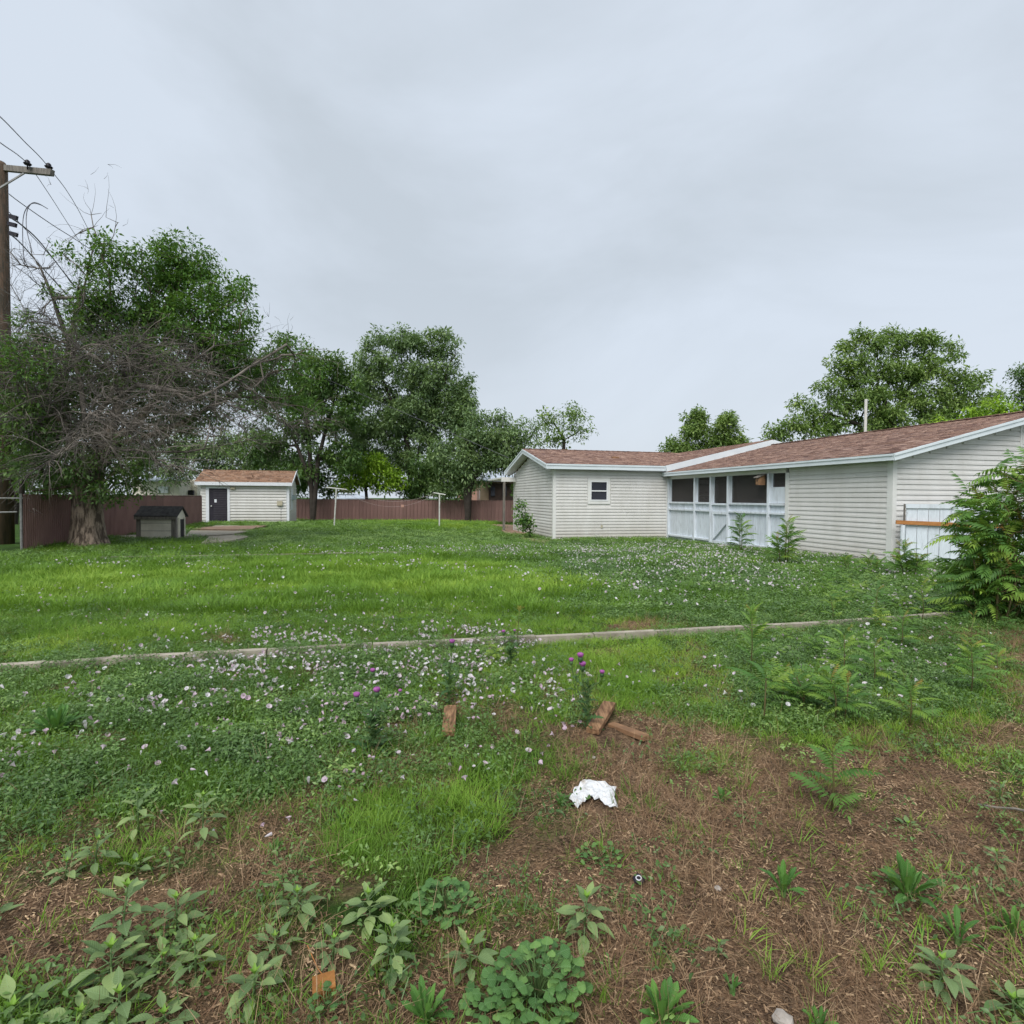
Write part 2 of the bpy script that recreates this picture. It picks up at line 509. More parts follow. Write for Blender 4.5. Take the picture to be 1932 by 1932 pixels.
def shingle_mat(name, cols):
    m, nt, b, out = new_mat(name)
    b.inputs['Roughness'].default_value = 0.95
    b.inputs['Specular IOR Level'].default_value = 0.1
    oi = nt.nodes.new('ShaderNodeObjectInfo')
    at = nt.nodes.new('ShaderNodeAttribute'); at.attribute_name = 'tint'
    f = math_n(nt, 'FRACT', math_n(nt, 'ADD', oi.outputs['Random'], at.outputs['Fac']))
    c = ramp_n(nt, f, [(i / (len(cols) - 1), q) for i, q in enumerate(cols)])
    n = noise_n(nt, 45, 4, 0.7)
    c2 = mixc(nt, 0.55, c, ramp_n(nt, n, [(0.35, (0.45, 0.45, 0.45)), (0.65, (1.5, 1.5, 1.5))]), 'MULTIPLY')
    nt.links.new(c2, b.inputs['Base Color'])
    bump_n(nt, b, n, 0.4)
    return m
M['shingle'] = shingle_mat('red_brown_shingle', [(0.17, 0.103, 0.083), (0.25, 0.16, 0.125), (0.31, 0.205, 0.16), (0.20, 0.125, 0.105), (0.37, 0.25, 0.20), (0.14, 0.088, 0.078), (0.28, 0.175, 0.135)])
M['shedshingle'] = shingle_mat('orange_brown_shingle', [(0.22, 0.125, 0.08), (0.29, 0.175, 0.115), (0.19, 0.11, 0.072), (0.33, 0.215, 0.15), (0.12, 0.07, 0.05)])

# foliage
M['elmleaf'] = leafmat('elm_leaf', (0.028, 0.08, 0.026), (0.055, 0.145, 0.038), (0.12, 0.25, 0.055))
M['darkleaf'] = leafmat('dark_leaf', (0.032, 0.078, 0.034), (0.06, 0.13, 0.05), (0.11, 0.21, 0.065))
M['midleaf'] = leafmat('mid_leaf', (0.06, 0.12, 0.072), (0.105, 0.19, 0.105), (0.165, 0.27, 0.13))
M['limeleaf'] = leafmat('lime_leaf', (0.08, 0.18, 0.025), (0.16, 0.32, 0.035), (0.24, 0.42, 0.05))
M['mapleleaf'] = leafmat('maple_leaf', (0.065, 0.135, 0.05), (0.12, 0.22, 0.08), (0.18, 0.29, 0.105))
M['frond'] = leafmat('frond_leaf', (0.04, 0.115, 0.035), (0.075, 0.185, 0.045), (0.14, 0.25, 0.045), mode='OBJECT')
M['frondred'] = leafmat('young_frond_leaf', (0.13, 0.14, 0.03), (0.17, 0.17, 0.04), (0.20, 0.13, 0.05), mode='OBJECT')
M['weedleaf'] = leafmat('pigweed_leaf', (0.08, 0.155, 0.075), (0.125, 0.225, 0.11), (0.19, 0.31, 0.14), mode='OBJECT', trans=0.22, nscale=20, vein=0.45)
M['heartleaf'] = leafmat('pigweed_heart_leaf', (0.12, 0.28, 0.05), (0.16, 0.34, 0.06), mode='OBJECT', trans=0.25)
M['mallow'] = leafmat('mallow_leaf', (0.035, 0.105, 0.035), (0.06, 0.155, 0.05), (0.10, 0.22, 0.07), mode='OBJECT', trans=0.22, nscale=20, vein=0.45)
M['dock'] = leafmat('dock_leaf', (0.030, 0.105, 0.025), (0.05, 0.15, 0.035), (0.075, 0.20, 0.045), mode='OBJECT', trans=0.22, nscale=12, vein=0.35)
M['thistleleaf'] = leafmat('thistle_leaf', (0.03, 0.085, 0.04), (0.05, 0.12, 0.055), (0.08, 0.17, 0.08), mode='OBJECT')
M['stem'] = simple('green_stem', (0.10, 0.17, 0.05), (0.07, 0.12, 0.04), 0.6)
M['redstem'] = simple('sapling_stem', (0.14, 0.10, 0.04), (0.08, 0.08, 0.03), 0.7)
M['frond_i'] = leafmat('shoot_leaf', (0.045, 0.12, 0.035), (0.08, 0.19, 0.045), (0.16, 0.26, 0.05), mode='INSTANCER')
M['grass'] = leafmat('grass_blade', (0.045, 0.115, 0.020), (0.10, 0.225, 0.034), (0.19, 0.33, 0.055), mode='INSTANCER', trans=0.3)
M['bindleaf'] = leafmat('bindweed_leaf', (0.036, 0.090, 0.030), (0.075, 0.165, 0.052), (0.16, 0.29, 0.095), mode='INSTANCER', trans=0.25, rough=0.42, spec=0.45)
M['drygrass'] = leafmat('dry_stem', (0.20, 0.11, 0.06), (0.30, 0.19, 0.11), (0.42, 0.30, 0.18), mode='INSTANCER', trans=0.05)
M['chip'] = leafmat('mulch_chip', (0.06, 0.038, 0.022), (0.26, 0.165, 0.095), (0.60, 0.43, 0.26), mode='INSTANCER', trans=0.0)
M['petal'] = leafmat('petal', (0.58, 0.40, 0.50), (0.66, 0.53, 0.62), (0.72, 0.68, 0.71), mode='OBJECT', trans=0.3)
M['petal_i'] = leafmat('petal_scattered', (0.58, 0.42, 0.52), (0.68, 0.60, 0.66), (0.80, 0.79, 0.80), mode='INSTANCER', trans=0.3)
M['purple'] = simple('thistle_purple', (0.36, 0.11, 0.33), (0.22, 0.05, 0.20), 0.7, 60)
M['yellowflower'] = simple('yellow', (0.7, 0.35, 0.02), (0.6, 0.3, 0.02), 0.7)

# ------------------------------------------------------------------ ground
# (u, v, ru, rv, amount) patches of bare mulch and of grass inside it, measured on the photograph, kept as world positions
SOIL = [(1500, 1720, 620, 300, 1.25), (1250, 1440, 270, 95, 1.0), (1720, 1470, 330, 120, 1.0), (1930, 1270, 110, 80, 0.9), (1120, 1560, 190, 130, 0.9),
        (940, 1720, 170, 150, 0.9), (430, 1690, 230, 80, 0.8), (110, 1770, 220, 110, 0.95), (520, 1800, 210, 110, 0.85), (640, 1545, 110, 40, 0.6),
        (1210, 1182, 70, 12, 0.9), (450, 1880, 400, 110, 0.8), (860, 1870, 220, 90, 0.8), (1340, 1330, 130, 45, 0.5), (330, 1590, 160, 40, 0.5),
        (1240, 1100, 25, 9, 0.9), (250, 1218, 14, 6, 0.9), (440, 1210, 30, 8, 0.6), (1360, 1296, 40, 16, 0.5), (1830, 1215, 120, 25, 0.7),
        (1600, 1920, 400, 120, 0.6), (60, 1046, 70, 10, 0.9), (170, 1040, 90, 10, 0.9), (450, 1500, 560, 130, 0.45), (540, 1610, 170, 100, 1.0), (330, 1575, 150, 55, .75), (630, 1495, 110, 30, .75), (470, 1525, 120, 40, .6), (880, 1480, 60, 60, .6), (160, 1600, 140, 40, .45), (900, 1430, 200, 100, 0.5), (1250, 1290, 260, 40, .35), (1650, 1330, 250, 60, .4)]
NOSOIL = [(735, 1585, 88, 58, 1.1), (905, 1530, 60, 60, 0.8), (1480, 1800, 110, 60, 0.45), (1640, 1400, 140, 60, 0.35), (1560, 1330, 200, 80, 0.5), (1770, 1330, 130, 70, 0.4),
          (1030, 1560, 50, 40, 0.35), (1350, 1440, 60, 30, 0.3), (400, 1630, 60, 25, 0.3)]

def blobs(u, v, lst):
    s = np.zeros_like(u)
    for cu, cv, ru, rv, a in lst:
        d = ((u - cu) / ru) ** 2 + ((v - cv) / rv) ** 2
        s = np.maximum(s, a * np.exp(-d * d * 0.7))
    return s

def soil(x, y):
    x = np.asarray(x, float); y = np.asarray(y, float)
    u, v = proj(np.stack([x, np.maximum(y, 1.3), gz(x, y)], -1))
    s = blobs(u, v, SOIL) - blobs(u, v, NOSOIL)
    s = s + 0.75 * (vnoise(x, y, 0.55, 3) - 0.5) + 0.5 * (vnoise(x, y, 0.17, 4) - 0.5)
    near = 1 - sstep(7.5, 9.5, y)
    s = np.where(v > 1240, s, np.maximum(s, 0) * (blobs(u, v, SOIL) > 0.1))
    return np.clip(s * 1.5 - 0.35, 0, 1)

def axis(*segs):
    out = [segs[0][0]]
    for a, b, st in segs:
        n = max(1, int(round((b - a) / st)))
        out += list(a + (b - a) * (np.arange(n) + 1) / n)
    return np.array(out)

def make_ground():
    xs = axis((-400, -60, 40), (-60, -14, 1.5), (-14, -6, .25), (-6, 6.6, 0.05), (6.6, 16, .25), (16, 60, 1.5), (60, 400, 40))
    ys = axis((-30, 0, 2), (0, 1.1, .2), (1.1, 8, 0.05), (8, 14, .25), (14, 60, 1.2), (60, 900, 60))
    X, Y = np.meshgrid(xs, ys)
    Z = gz(X, Y)
    fine = (1 - sstep(7, 9, Y)) * (1 - sstep(6, 8, np.abs(X)))
    S = soil(X.ravel(), Y.ravel()).reshape(X.shape)
    Z = Z + fine * (0.045 * (vnoise(X, Y, 0.5, 11) - 0.5) + 0.028 * (vnoise(X, Y, 0.16, 12) - 0.5) + 0.02 * (vnoise(X, Y, 0.07, 13) - 0.5))
    V = np.stack([X, Y, Z], -1).reshape(-1, 3)
    ny, nx = X.shape
    i = np.arange((ny - 1) * (nx - 1)); r, c = i // (nx - 1), i % (nx - 1)
    a = r * nx + c
    F = np.stack([a, a + 1, a + nx + 1, a + nx], -1)
    m, nt, b, out = new_mat('ground_soil_and_turf')
    b.inputs['Roughness'].default_value = 0.95
    b.inputs['Specular IOR Level'].default_value = 0.1
    at = nt.nodes.new('ShaderNodeAttribute'); at.attribute_name = 'soil'
    n1 = noise_n(nt, 9, 6, 0.75); n2 = noise_n(nt, 70, 5, 0.75); n3 = noise_n(nt, 1.1, 4, 0.6)
    n4 = noise_n(nt, 28, 4, 0.7, (1, 2.2, 1))
    s1 = ramp_n(nt, n2, [(0.30, (0.04, 0.025, 0.016)), (0.5, (0.185, 0.118, 0.072)), (0.68, (0.38, 0.26, 0.165))])
    s2 = ramp_n(nt, n1, [(0.36, (0.38, 0.38, 0.40)), (0.5, (0.85, 0.84, 0.84)), (0.64, (1.3, 1.24, 1.18))])
    dirt = mixc(nt, 1.0, s1, s2, 'MULTIPLY')
    g1 = ramp_n(nt, n2, [(0.3, (0.018, 0.042, 0.010)), (0.7, (0.065, 0.125, 0.028))])
    g2 = ramp_n(nt, n3, [(0.35, (0.65, 0.65, 0.6)), (0.65, (1.2, 1.25, 1.0))])
    turf = mixc(nt, 1.0, g1, g2, 'MULTIPLY')
    c = mixc(nt, at.outputs['Fac'], turf, dirt)
    nt.links.new(c, b.inputs['Base Color'])
    h = math_n(nt, 'ADD', n2, math_n(nt, 'MULTIPLY', n4, 0.7))
    bump_n(nt, b, h, 0.9, 0.02)
    me = npmesh('ground', V, F, m, smooth=True)
    a = me.attributes.new('soil', 'FLOAT', 'POINT')
    # below the grass the earth is still partly bare
    a.data.foreach_set('value', (np.maximum(S, 0.55 * (vnoise(X, Y, 0.35, 21) > 0.55) * (1 - sstep(6, 9, Y)))).ravel().astype(np.float32))
    o = place('ground', me)
    tag(o, kind='structure')
    return o
make_ground()

# ------------------------------------------------------------------ house
D1 = Vector((-0.2350, 0.9720, 0))    # along the garage wall, away from the camera
D2 = Vector((0.9720, 0.2350, 0))     # along the gable wall, to the right
C1 = P(1681, 1066, 13.77); C1.z = 0
HANG = math.atan2(D2.y, D2.x)
house = empty('house', (C1.x, C1.y, 0), HANG, 'long cream vinyl sided house with brown shingle roof and screened porch', 'house')
SLOPE = 0.25
EXPO = 0.127

def lap_wall(parent, axis_, fixed, out, a0, a1, z0, z1, mat, clip=None, expo=EXPO, name='plank', skip=None, lip=1.0):
    """horizontal lap siding; axis_ 'x' or 'y' is the run, out = +-1 the side it faces, clip(z) -> (a0, a1); skip = [(a0, a1, z0, z1)]"""
    shared = {}
    z = z0
    while z < z1 - 0.02:
        h = min(expo, z1 - z)
        b0, b1 = (a0, a1) if clip is None else clip(z + h * 0.5)
        spans = [(b0, b1)]
        for (s0, s1, q0, q1) in (skip or ()):
            if z + h * 0.5 > q0 and z + h * 0.5 < q1:
                spans = [(p, q) for (u0, u1) in spans for (p, q) in ((u0, min(u1, s0)), (max(u0, s1), u1)) if q - p > 0.02]
        course = int(round(z / expo))
        cut = []
        for (b0, b1) in spans:
            L = b1 - b0
            if L > 3.2:
                q = b0 + L * (0.34, 0.62, 0.48, 0.27)[(course * 3) % 4] if L < 7 else b0 + 3.6 * (0.5 + 0.25 * (course * 3 % 4))
                cut += [(b0, q - 0.0015), (q + 0.0015, b1)]
            else:
                cut.append((b0, b1))
        for (b0, b1) in cut:
            L = b1 - b0
            if L < 0.05: continue
            key = (round(L, 3), round(h, 3))
            if key not in shared:
                mb = MB()
                # profile of one course: proud at its foot, thin where it tucks under the next
                k_ = lip
                pr = [(0.0, 0.0), (0.026 * k_, 0.0), (0.022 * k_, h * 0.45), (0.017 * k_, h * 0.5), (0.013 * k_, h - 0.018 * k_), (0.001, h - 0.016 * k_), (0.0, h)]
                if axis_ == 'x':
                    poly = [(0, out * d, q) for d, q in pr]; off = (L, 0, 0)
                else:
                    poly = [(out * d, 0, q) for d, q in pr]; off = (0, L, 0)
                if (axis_ == 'x') == (out < 0): poly.reverse()
                shared[key] = mb.prism(poly, off).mesh(name, mat)
            loc = (b0, fixed, z) if axis_ == 'x' else (fixed, b0, z)
            place(name, shared[key], parent, Matrix.Translation(loc))
        z += h

# walls of the house; the planks hang on them
GW = 9.54                            # garage gable width
RX = 4.77                            # ridge line
Z_E1 = 2.49                          # garage soffit
wall = MB().prism([(0.0, 0.0, -0.15), (GW, 0.0, -0.15), (GW, 0.0, 2.49), (RX, 0.0, 2.49 + SLOPE * RX), (0.0, 0.0, 2.49)], (0, 0.12, 0)).build('gable_wall', M['siding'], house)
def gclip(z):
    if z < 2.5: return (0.09, GW)
    d = (z - 2.49) / SLOPE
    return (max(0.09, d), GW - d)
lap_wall(wall, 'x', 0.0, -1, 0, GW, 0.03, 3.65, M['siding'], gclip, skip=[(3.93, 5.2, 2.93, 3.46)])
wall = MB().box(0.0, 0.12, 0.121, 3.55, -0.25, 2.49).build('side_wall', M['siding'], house)
lap_wall(wall, 'y', 0.0, -1, 0.13, 3.52, -0.16, 2.48, M['siding'])
wall = MB().box(-5.09, 0.0, 10.78, 10.9, -0.17, 2.7).build('wing_wall', M['siding'], house)
lap_wall(wall, 'x', 10.78, -1, -5.0, -0.05, -0.16, 2.68, M['siding'], lip=1.15, skip=[(-3.66, -2.62, 1.30, 2.36)])
wall = MB().prism([(-5.09, 10.9, -0.17), (-5.09, 17.47, -0.17), (-5.09, 17.47, 2.72), (-5.09, 14.125, 2.72 + 0.235 * 3.35), (-5.09, 10.9, 2.72)], (0.12, 0, 0)).build('wing_gable_wall', M['siding'], house)
def wclip(z):
    if z < 2.74: return (10.87, 17.40)
    d = (z - 2.72) / 0.235
    return (max(10.87, 10.78 + d), min(17.40, 17.47 - d))
lap_wall(wall, 'y', -5.09, -1, 0, 0, -0.16, 3.42, M['siding'], wclip, lip=1.2)
MB().box(-4.95, 0, 17.35, 17.47, -0.17, 2.7).build('back_wall', M['siding'], house)
MB().box(9.42, 9.54, 0.12, 22, -0.17, 2.49).build('far_wall', M['siding'], house)
MB().box(0.0, 9.4, 21.9, 22.0, -0.17, 2.6).build('rear_wall', M['siding'], house)
MB().box(0.0, 0.12, 17.5, 21.9, -0.17, 2.6).build('back_side_wall', M['siding'], house)
fd = MB(); fd.box(-5.07, 0, 10.80, 10.9, -0.42, -0.171); fd.box(-5.07, -4.9, 10.9, 17.4, -0.42, -0.171)
fd.build('foundation', M['foundation'], house)
MB().box(0.02, 0.1, 0.02, 3.5, -0.4, -0.17).build('foundation', M['foundation'], house)
# corner boards
MB().box(-0.028, 0.095, -0.028, 0.13, -0.05, 2.485).build('corner_board', M['cornertrim'], house)
MB().box(-0.032, 0.02, 3.50, 3.66, -0.2, 2.36).build('corner_board', M['cornertrim'], house)
MB().box(-5.118, -4.99, 10.752, 10.88, -0.17, 2.70).build('corner_board', M['cornertrim'], house)
MB().box(-5.115, -5.05, 17.38, 17.5, -0.17, 2.70).build('corner_board', M['cornertrim'], house)
MB().box(-0.10, -0.03, 10.748, 10.78, -0.17, 2.66).build('corner_board', M['cornertrim'], house)

# gable louvre
v = MB().box(3.93, 5.2, -0.035, -0.0, 2.93, 3.46).build('gable_vent', M['cornertrim'], house)
for i in range(8):
    MB().box(4.0 + i * 0.13, 4.07 + i * 0.13, -0.05, -0.0351, 2.99, 3.40).build('slat', M['cornertrim'], v)

def window(parent, x0, x1, z0, z1, y, casing=True):
    """double hung window in a wall facing -y"""
    f = MB()
    w = 0.05
    f.box(x0, x1, y - 0.045, y, z1 - w, z1); f.box(x0, x1, y - 0.045, y, z0, z0 + w)
    f.box(x0, x0 + w, y - 0.045, y, z0 + w, z1 - w); f.box(x1 - w, x1, y - 0.045, y, z0 + w, z1 - w)
    zm = (z0 + z1) / 2
    f.box(x0 + w, x1 - w, y - 0.038, y, zm - 0.025, zm + 0.025)
    win = f.build('window', simple('vinyl_white', (0.74, 0.75, 0.76), (0.70, 0.71, 0.72), 0.4), parent)
    MB().box(x0 + w, x1 - w, y - 0.010, y - 0.004, zm + 0.025, z1 - w).build('pane', M['glass'], win)
    MB().box(x0 + w, x1 - w, y - 0.010, y - 0.004, z0 + w, zm - 0.025).build('pane', M['glass'], win)
    if casing:
        c = MB(); k = 0.105
        c.box(x0 - k, x1 + k, y - 0.034, y - 0.001, z1, z1 + k); c.box(x0 - k, x1 + k, y - 0.034, y - 0.001, z0 - k * 1.2, z0)
        c.box(x0 - k, x0, y - 0.034, y - 0.001, z0, z1); c.box(x1, x1 + k, y - 0.034, y - 0.001, z0, z1)
        c.build('casing', M['cornertrim'], win)
    return win
window(house, -3.53, -2.76, 1.44, 2.26, 10.78)
w_ = MB(); w_.box(-3.05, -2.98, 10.73, 10.757, 0.33, 0.45)
w_.build('outlet_box', M['beige'], house)

# roofs
def roof_slope(name, corners, mat=None, thick=0.05):
    """corners: eave0, eave1, ridge1, ridge0 (top face); returns the deck"""
    n = (Vector(corners[1]) - Vector(corners[0])).cross(Vector(corners[3]) - Vector(corners[0])).normalized()
    if n.z < 0: n = -n
    return MB().prism([Vector(c) - n * thick for c in corners], n * thick).build(name, mat or M['shingle'], house)

SHM = {}
def shingles(deck, o, eu, up, run, rise, mat, part_ok, expo=0.142, stuff=True, inside=None):
    """tabs laid on a slope: o origin at the eave, eu unit along the eave, up unit up the slope; part_ok(a, b) -> bool picks the tabs made singly"""
    o, eu, up = Vector(o), Vector(eu).normalized(), Vector(up).normalized()
    n = eu.cross(up).normalized()
    if n.z < 0: n = -n
    V = []; F = []; T = []
    count = 0
    rows = int(rise / expo)
    r_ = random.Random(len(deck.name) + rows)
    for j in range(rows + 1):
        b = j * expo
        a = -r_.random() * 0.2
        while a < run:
            w = r_.choice((0.12, 0.18, 0.24, 0.3, 0.2))
            a0, a1 = max(a, 0), min(a + w - 0.004, run)
            a += w
            if a1 - a0 < 0.03: continue
            if inside and not inside((a0 + a1) / 2, b): continue
            h = min(expo + 0.02, rise - b)
            if h < 0.03: continue
            t = r_.choice((0.006, 0.009, 0.016, 0.018))
            if part_ok(a0, b) and count < 300:
                count += 1
                key = (round(a1 - a0, 2), t, mat.name)
                if key not in SHM:
                    L = a1 - a0
                    SHM[key] = MB().quadbox([(0, 0, 0.002), (L, 0, 0.002), (L, 0.16, 0.001), (0, 0.16, 0.001), (0, 0, t), (L, 0, t), (L, 0.16, 0.004), (0, 0.16, 0.004)]).mesh('shingle', mat)
                mt = Matrix((eu, up, n)).transposed().to_4x4()
                mt.translation = o + eu * a0 + up * b
                place('shingle', SHM[key], deck, mt)
            else:
                k = len(V)
                for (pa, pb, pz) in ((a0, b, 0.001), (a1, b, 0.001), (a1, b + h, 0.001), (a0, b + h, 0.001), (a0, b, t), (a1, b, t), (a1, b + h, 0.004), (a0, b + h, 0.004)):
                    V.append(o + eu * pa + up * pb + n * pz)
                tt = r_.random()
                for f in ((4, 5, 6, 7), (0, 1, 5, 4), (1, 2, 6, 5), (3, 0, 4, 7)):
                    F.append([k + i for i in f]); T.append(tt)
    if V:
        s = place('shingles', npmesh('shingles', np.array([tuple(q) for q in V]), np.array(F), mat, np.array(T)), deck)
        s['kind'] = 'stuff'

E1 = 2.645                           # garage eave edge, top
SL = math.hypot(1, SLOPE)
gz_r = E1 + SLOPE * (RX + 0.3)
dk = roof_slope('garage_roof', [(-0.3, -0.3, E1), (-0.3, 10.48, E1), (RX, 10.48, gz_r), (RX, -0.3, gz_r)])
shingles(dk, (-0.32, -0.32, E1 + 0.002 - 0.005), (0, 1, 0), (1, 0, SLOPE), 10.8, 5.09 * SL, M['shingle'], lambda a, b: a < 4.6 and b < 4.2)
roof_slope('garage_roof', [(RX + 0.001, -0.3, gz_r), (RX + 0.001, 10.48, gz_r), (GW + 0.3, 10.48, E1), (GW + 0.3, -0.3, E1)])
E2 = 2.93
mr = E2 + 0.241 * 5.07
dk = roof_slope('main_roof', [(-0.3, 10.40, E2), (-0.3, 22.3, E2), (RX, 22.3, mr), (RX, 10.40, mr)])
sl2 = math.hypot(1, 0.241)
shingles(dk, (-0.3, 10.39, E2 + 0.002), (0, 1, 0), (1, 0, 0.241), 8.0, 5.05 * sl2, M['shingle'], lambda a, b: False)
roof_slope('main_roof', [(RX + 0.001, 10.40, mr), (RX + 0.001, 22.3, mr), (GW + 0.3, 22.3, E2), (GW + 0.3, 10.40, E2)])
# wing roof
W0, W1, WR = 10.48, 17.77, 14.125
wr = 2.914 + 0.235 * (WR - W0)
dk = roof_slope('wing_roof', [(-5.49, W0, 2.914), (0.0, W0, 2.914), (3.4, WR, wr), (-5.49, WR, wr)])
sl3 = math.hypot(1, 0.235)
shingles(dk, (-5.51, W0 - 0.02, 2.916), (1, 0, 0), (0, 1, 0.235), 8.4, 3.66 * sl3, M['shingle'], lambda a, b: a < 3.3, inside=lambda a, b: a < 5.25 + 0.95 * b)
roof_slope('wing_roof', [(-5.49, WR + .001, wr), (3.4, WR + .001, wr), (0.0, W1, 2.914), (-5.49, W1, 2.914)])
# ridge caps
for i in range(28):
    MB().bar((-5.5 + i * 0.27, WR, wr + 0.02 + 0.004 * (i % 2)), (-5.5 + i * 0.27 + 0.28, WR, wr + 0.012), 0.2, 0.02).build('ridge_cap', M['shingle'], dk)
rc = [o for o in C.objects if o.name.startswith('garage_roof')][0]
for i in range(40):
    MB().bar((RX, -0.32 + i * 0.27, gz_r + 0.02 + 0.004 * (i % 2)), (RX, -0.32 + i * 0.27 + 0.28, gz_r + 0.014), 0.24, 0.02).build('ridge_cap', M['shingle'], rc)

# fascias and rakes
def fascia(a, b, h, t=0.03, step=True):
    """board hung below the line a-b"""
    a, b = Vector(a), Vector(b)
    o = Vector((0, 0, -h / 2))
    f = MB().bar(a + o, b + o, t, h)
    return f.build('fascia', M['trim'], house)
def fascia2(a, b, h, outn):
    outn = Vector(outn)
    fascia(a, b, h)
    MB().bar(Vector(a) + outn * 0.026 + Vector((0, 0, -h * 0.17)), Vector(b) + outn * 0.026 + Vector((0, 0, -h * 0.17)), 0.02, h * 0.32).build('drip_board', M['trim'], house)
fascia2((-0.315, -0.30, E1 - 0.008), (-0.315, 10.79, E1 - 0.008), 0.155, (-1, 0, 0))
fascia2((-0.33, -0.315, E1 - 0.008), (RX, -0.315, gz_r - 0.008), 0.165, (0, -1, 0))
fascia2((RX, -0.315, gz_r - 0.008), (GW + 0.33, -0.315, E1 - 0.008), 0.165, (0, -1, 0))
fascia((-0.33, 10.385, E2 - 0.01), (RX, 10.385, mr - 0.01), 0.25, 0.05)
fascia((RX, 10.385, mr - 0.01), (GW + 0.33, 10.385, E2 - 0.01), 0.25, 0.05)
# the strip of gable between the two roof heights
MB().prism([(-0.3, 10.44, E1 - 0.02), (-0.3, 10.44, E2 - 0.06), (RX, 10.44, mr - 0.06), (RX, 10.44, gz_r - 0.06), (RX, 10.44, gz_r - 0.02)], (0, 0.03, 0)).build('gable_strip', M['trim'], house)
fascia2((-5.49, W0 - 0.015, 2.908), (-0.33, W0 - 0.015, 2.908), 0.205, (0, -1, 0))
fascia2((-5.505, W0 - 0.02, 2.908), (-5.505, WR, wr - 0.006), 0.19, (-1, 0, 0))
fascia2((-5.505, WR, wr - 0.006), (-5.505, W1 + 0.02, 2.908), 0.19, (-1, 0, 0))
# soffits
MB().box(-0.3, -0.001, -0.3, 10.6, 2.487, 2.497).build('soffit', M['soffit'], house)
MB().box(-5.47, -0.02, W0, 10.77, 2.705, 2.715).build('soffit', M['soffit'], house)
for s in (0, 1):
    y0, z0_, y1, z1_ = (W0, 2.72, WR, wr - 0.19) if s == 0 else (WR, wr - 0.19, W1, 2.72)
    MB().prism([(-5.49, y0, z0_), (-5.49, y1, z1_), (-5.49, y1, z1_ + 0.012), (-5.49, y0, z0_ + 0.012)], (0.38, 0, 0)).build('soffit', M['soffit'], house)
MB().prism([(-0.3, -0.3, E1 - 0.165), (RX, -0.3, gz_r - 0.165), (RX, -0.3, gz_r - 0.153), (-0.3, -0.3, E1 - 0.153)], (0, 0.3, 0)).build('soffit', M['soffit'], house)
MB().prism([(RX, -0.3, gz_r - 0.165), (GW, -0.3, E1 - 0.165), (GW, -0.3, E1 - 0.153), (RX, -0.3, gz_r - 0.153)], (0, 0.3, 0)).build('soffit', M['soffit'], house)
# vents and pipes on the roof
p_ = MB().box(-2.0, -1.72, 12.0, 12.25, 3.27, 3.37).build('roof_vent', M['birdwood'], house)
MB().box(1.95, 2.35, 13.6, 13.9, 3.53, 3.62).build('roof_vent', M['greywood'], house)
MB().tube([(RX + 0.23, 5.8, 3.6), (RX + 0.23, 5.8, 5.15)], 0.048, 10).build('vent_pipe', M['steel'], house)

# porch front
PZ0, PZ1 = -0.22, 2.487
def ycol(u):
    k = (u - 966) / FPX
    # on the line C1 + t * D1
    return (C1.x - k * C1.y) / (k * D1.y - D1.x)
posts = [(1260, 1266.6), (1308.7, 1316), (1338.7, 1346.7), (1371.4, 1379.4), (1447.2, 1456.6)]
pc = []
MB().box(-0.0, 0.13, 3.67, 10.77, 2.36, 2.487).build('beam', M['cornertrim'], house)
for k, (ua, ub) in enumerate(posts):
    y1_, y0_ = ycol(ua), ycol(ub)
    w = 0.09
    ym = (y1_ + y0_) / 2
    if k == 0: ym = 10.68
    pc.append(ym)
    MB().box(-0.075, 0.045, ym - w / 2, ym + w / 2, PZ0, 2.36).build('post', M['whitewood'], house)
    MB().box(0.046, 0.10, ym - 0.09, ym + 0.0, PZ0, 2.36).build('post', M['whitewood'], house)
pc.append(3.66)
pc = sorted(pc)
for i in range(len(pc) - 1):
    a, b = pc[i] + 0.045, pc[i + 1] - 0.045
    gate = (i == 2)
    lo = 0.02
    # boards behind the rails
    n = max(1, int(round((b - a) / 0.19)))
    w = (b - a) / n
    for j in range(n):
        zt = 1.36 + 0.01 * rnd.random()
        MB().box(0.02, 0.04, a + j * w + 0.006, a + (j + 1) * w - 0.006, PZ0 + rnd.random() * 0.03, zt).build('board', M['wornwood'], house)
    if not gate:
        MB().box(-0.06, 0.019, a, b, 1.36, 1.425).build('rail', M['whitewood'], house)
        MB().box(-0.06, 0.019, a, b, 1.08, 1.14).build('rail', M['whitewood'], house)
        MB().box(-0.07, 0.019, a, b, 0.0, 0.06).build('rail', M['whitewood'], house)
    else:
        MB().box(-0.045, 0.019, a, b, 1.33, 1.40).build('rail', M['whitewood'], house)
        g = MB().box(-0.03, 0.015, a + 0.01, b - 0.01, 1.0, 1.10).build('gate_frame', M['whitewood'], house)
        MB().box(-0.03, 0.015, a + 0.01, b - 0.01, -0.06, 0.04).build('rail', M['whitewood'], g)
        MB().box(-0.031, 0.015, b - 0.11, b - 0.01, 0.041, 0.999).build('stile', M['whitewood'], g)
        MB().bar((-0.012, b - 0.12, 0.08), (-0.012, a + 0.01, 0.72), 0.03, 0.075, Vector((1, 0, 0))).build('brace', M['whitewood'], g)
    s = MB().box(0.052, 0.054, a, b, 1.425, 2.36).build('screen', M['screen'], house)
# the solid panel in the last bay
MB().box(0.0, 0.045, pc[0] + 0.05, pc[1] - 0.05, 1.43, 1.93).build('panel', M['whitewood'], house)
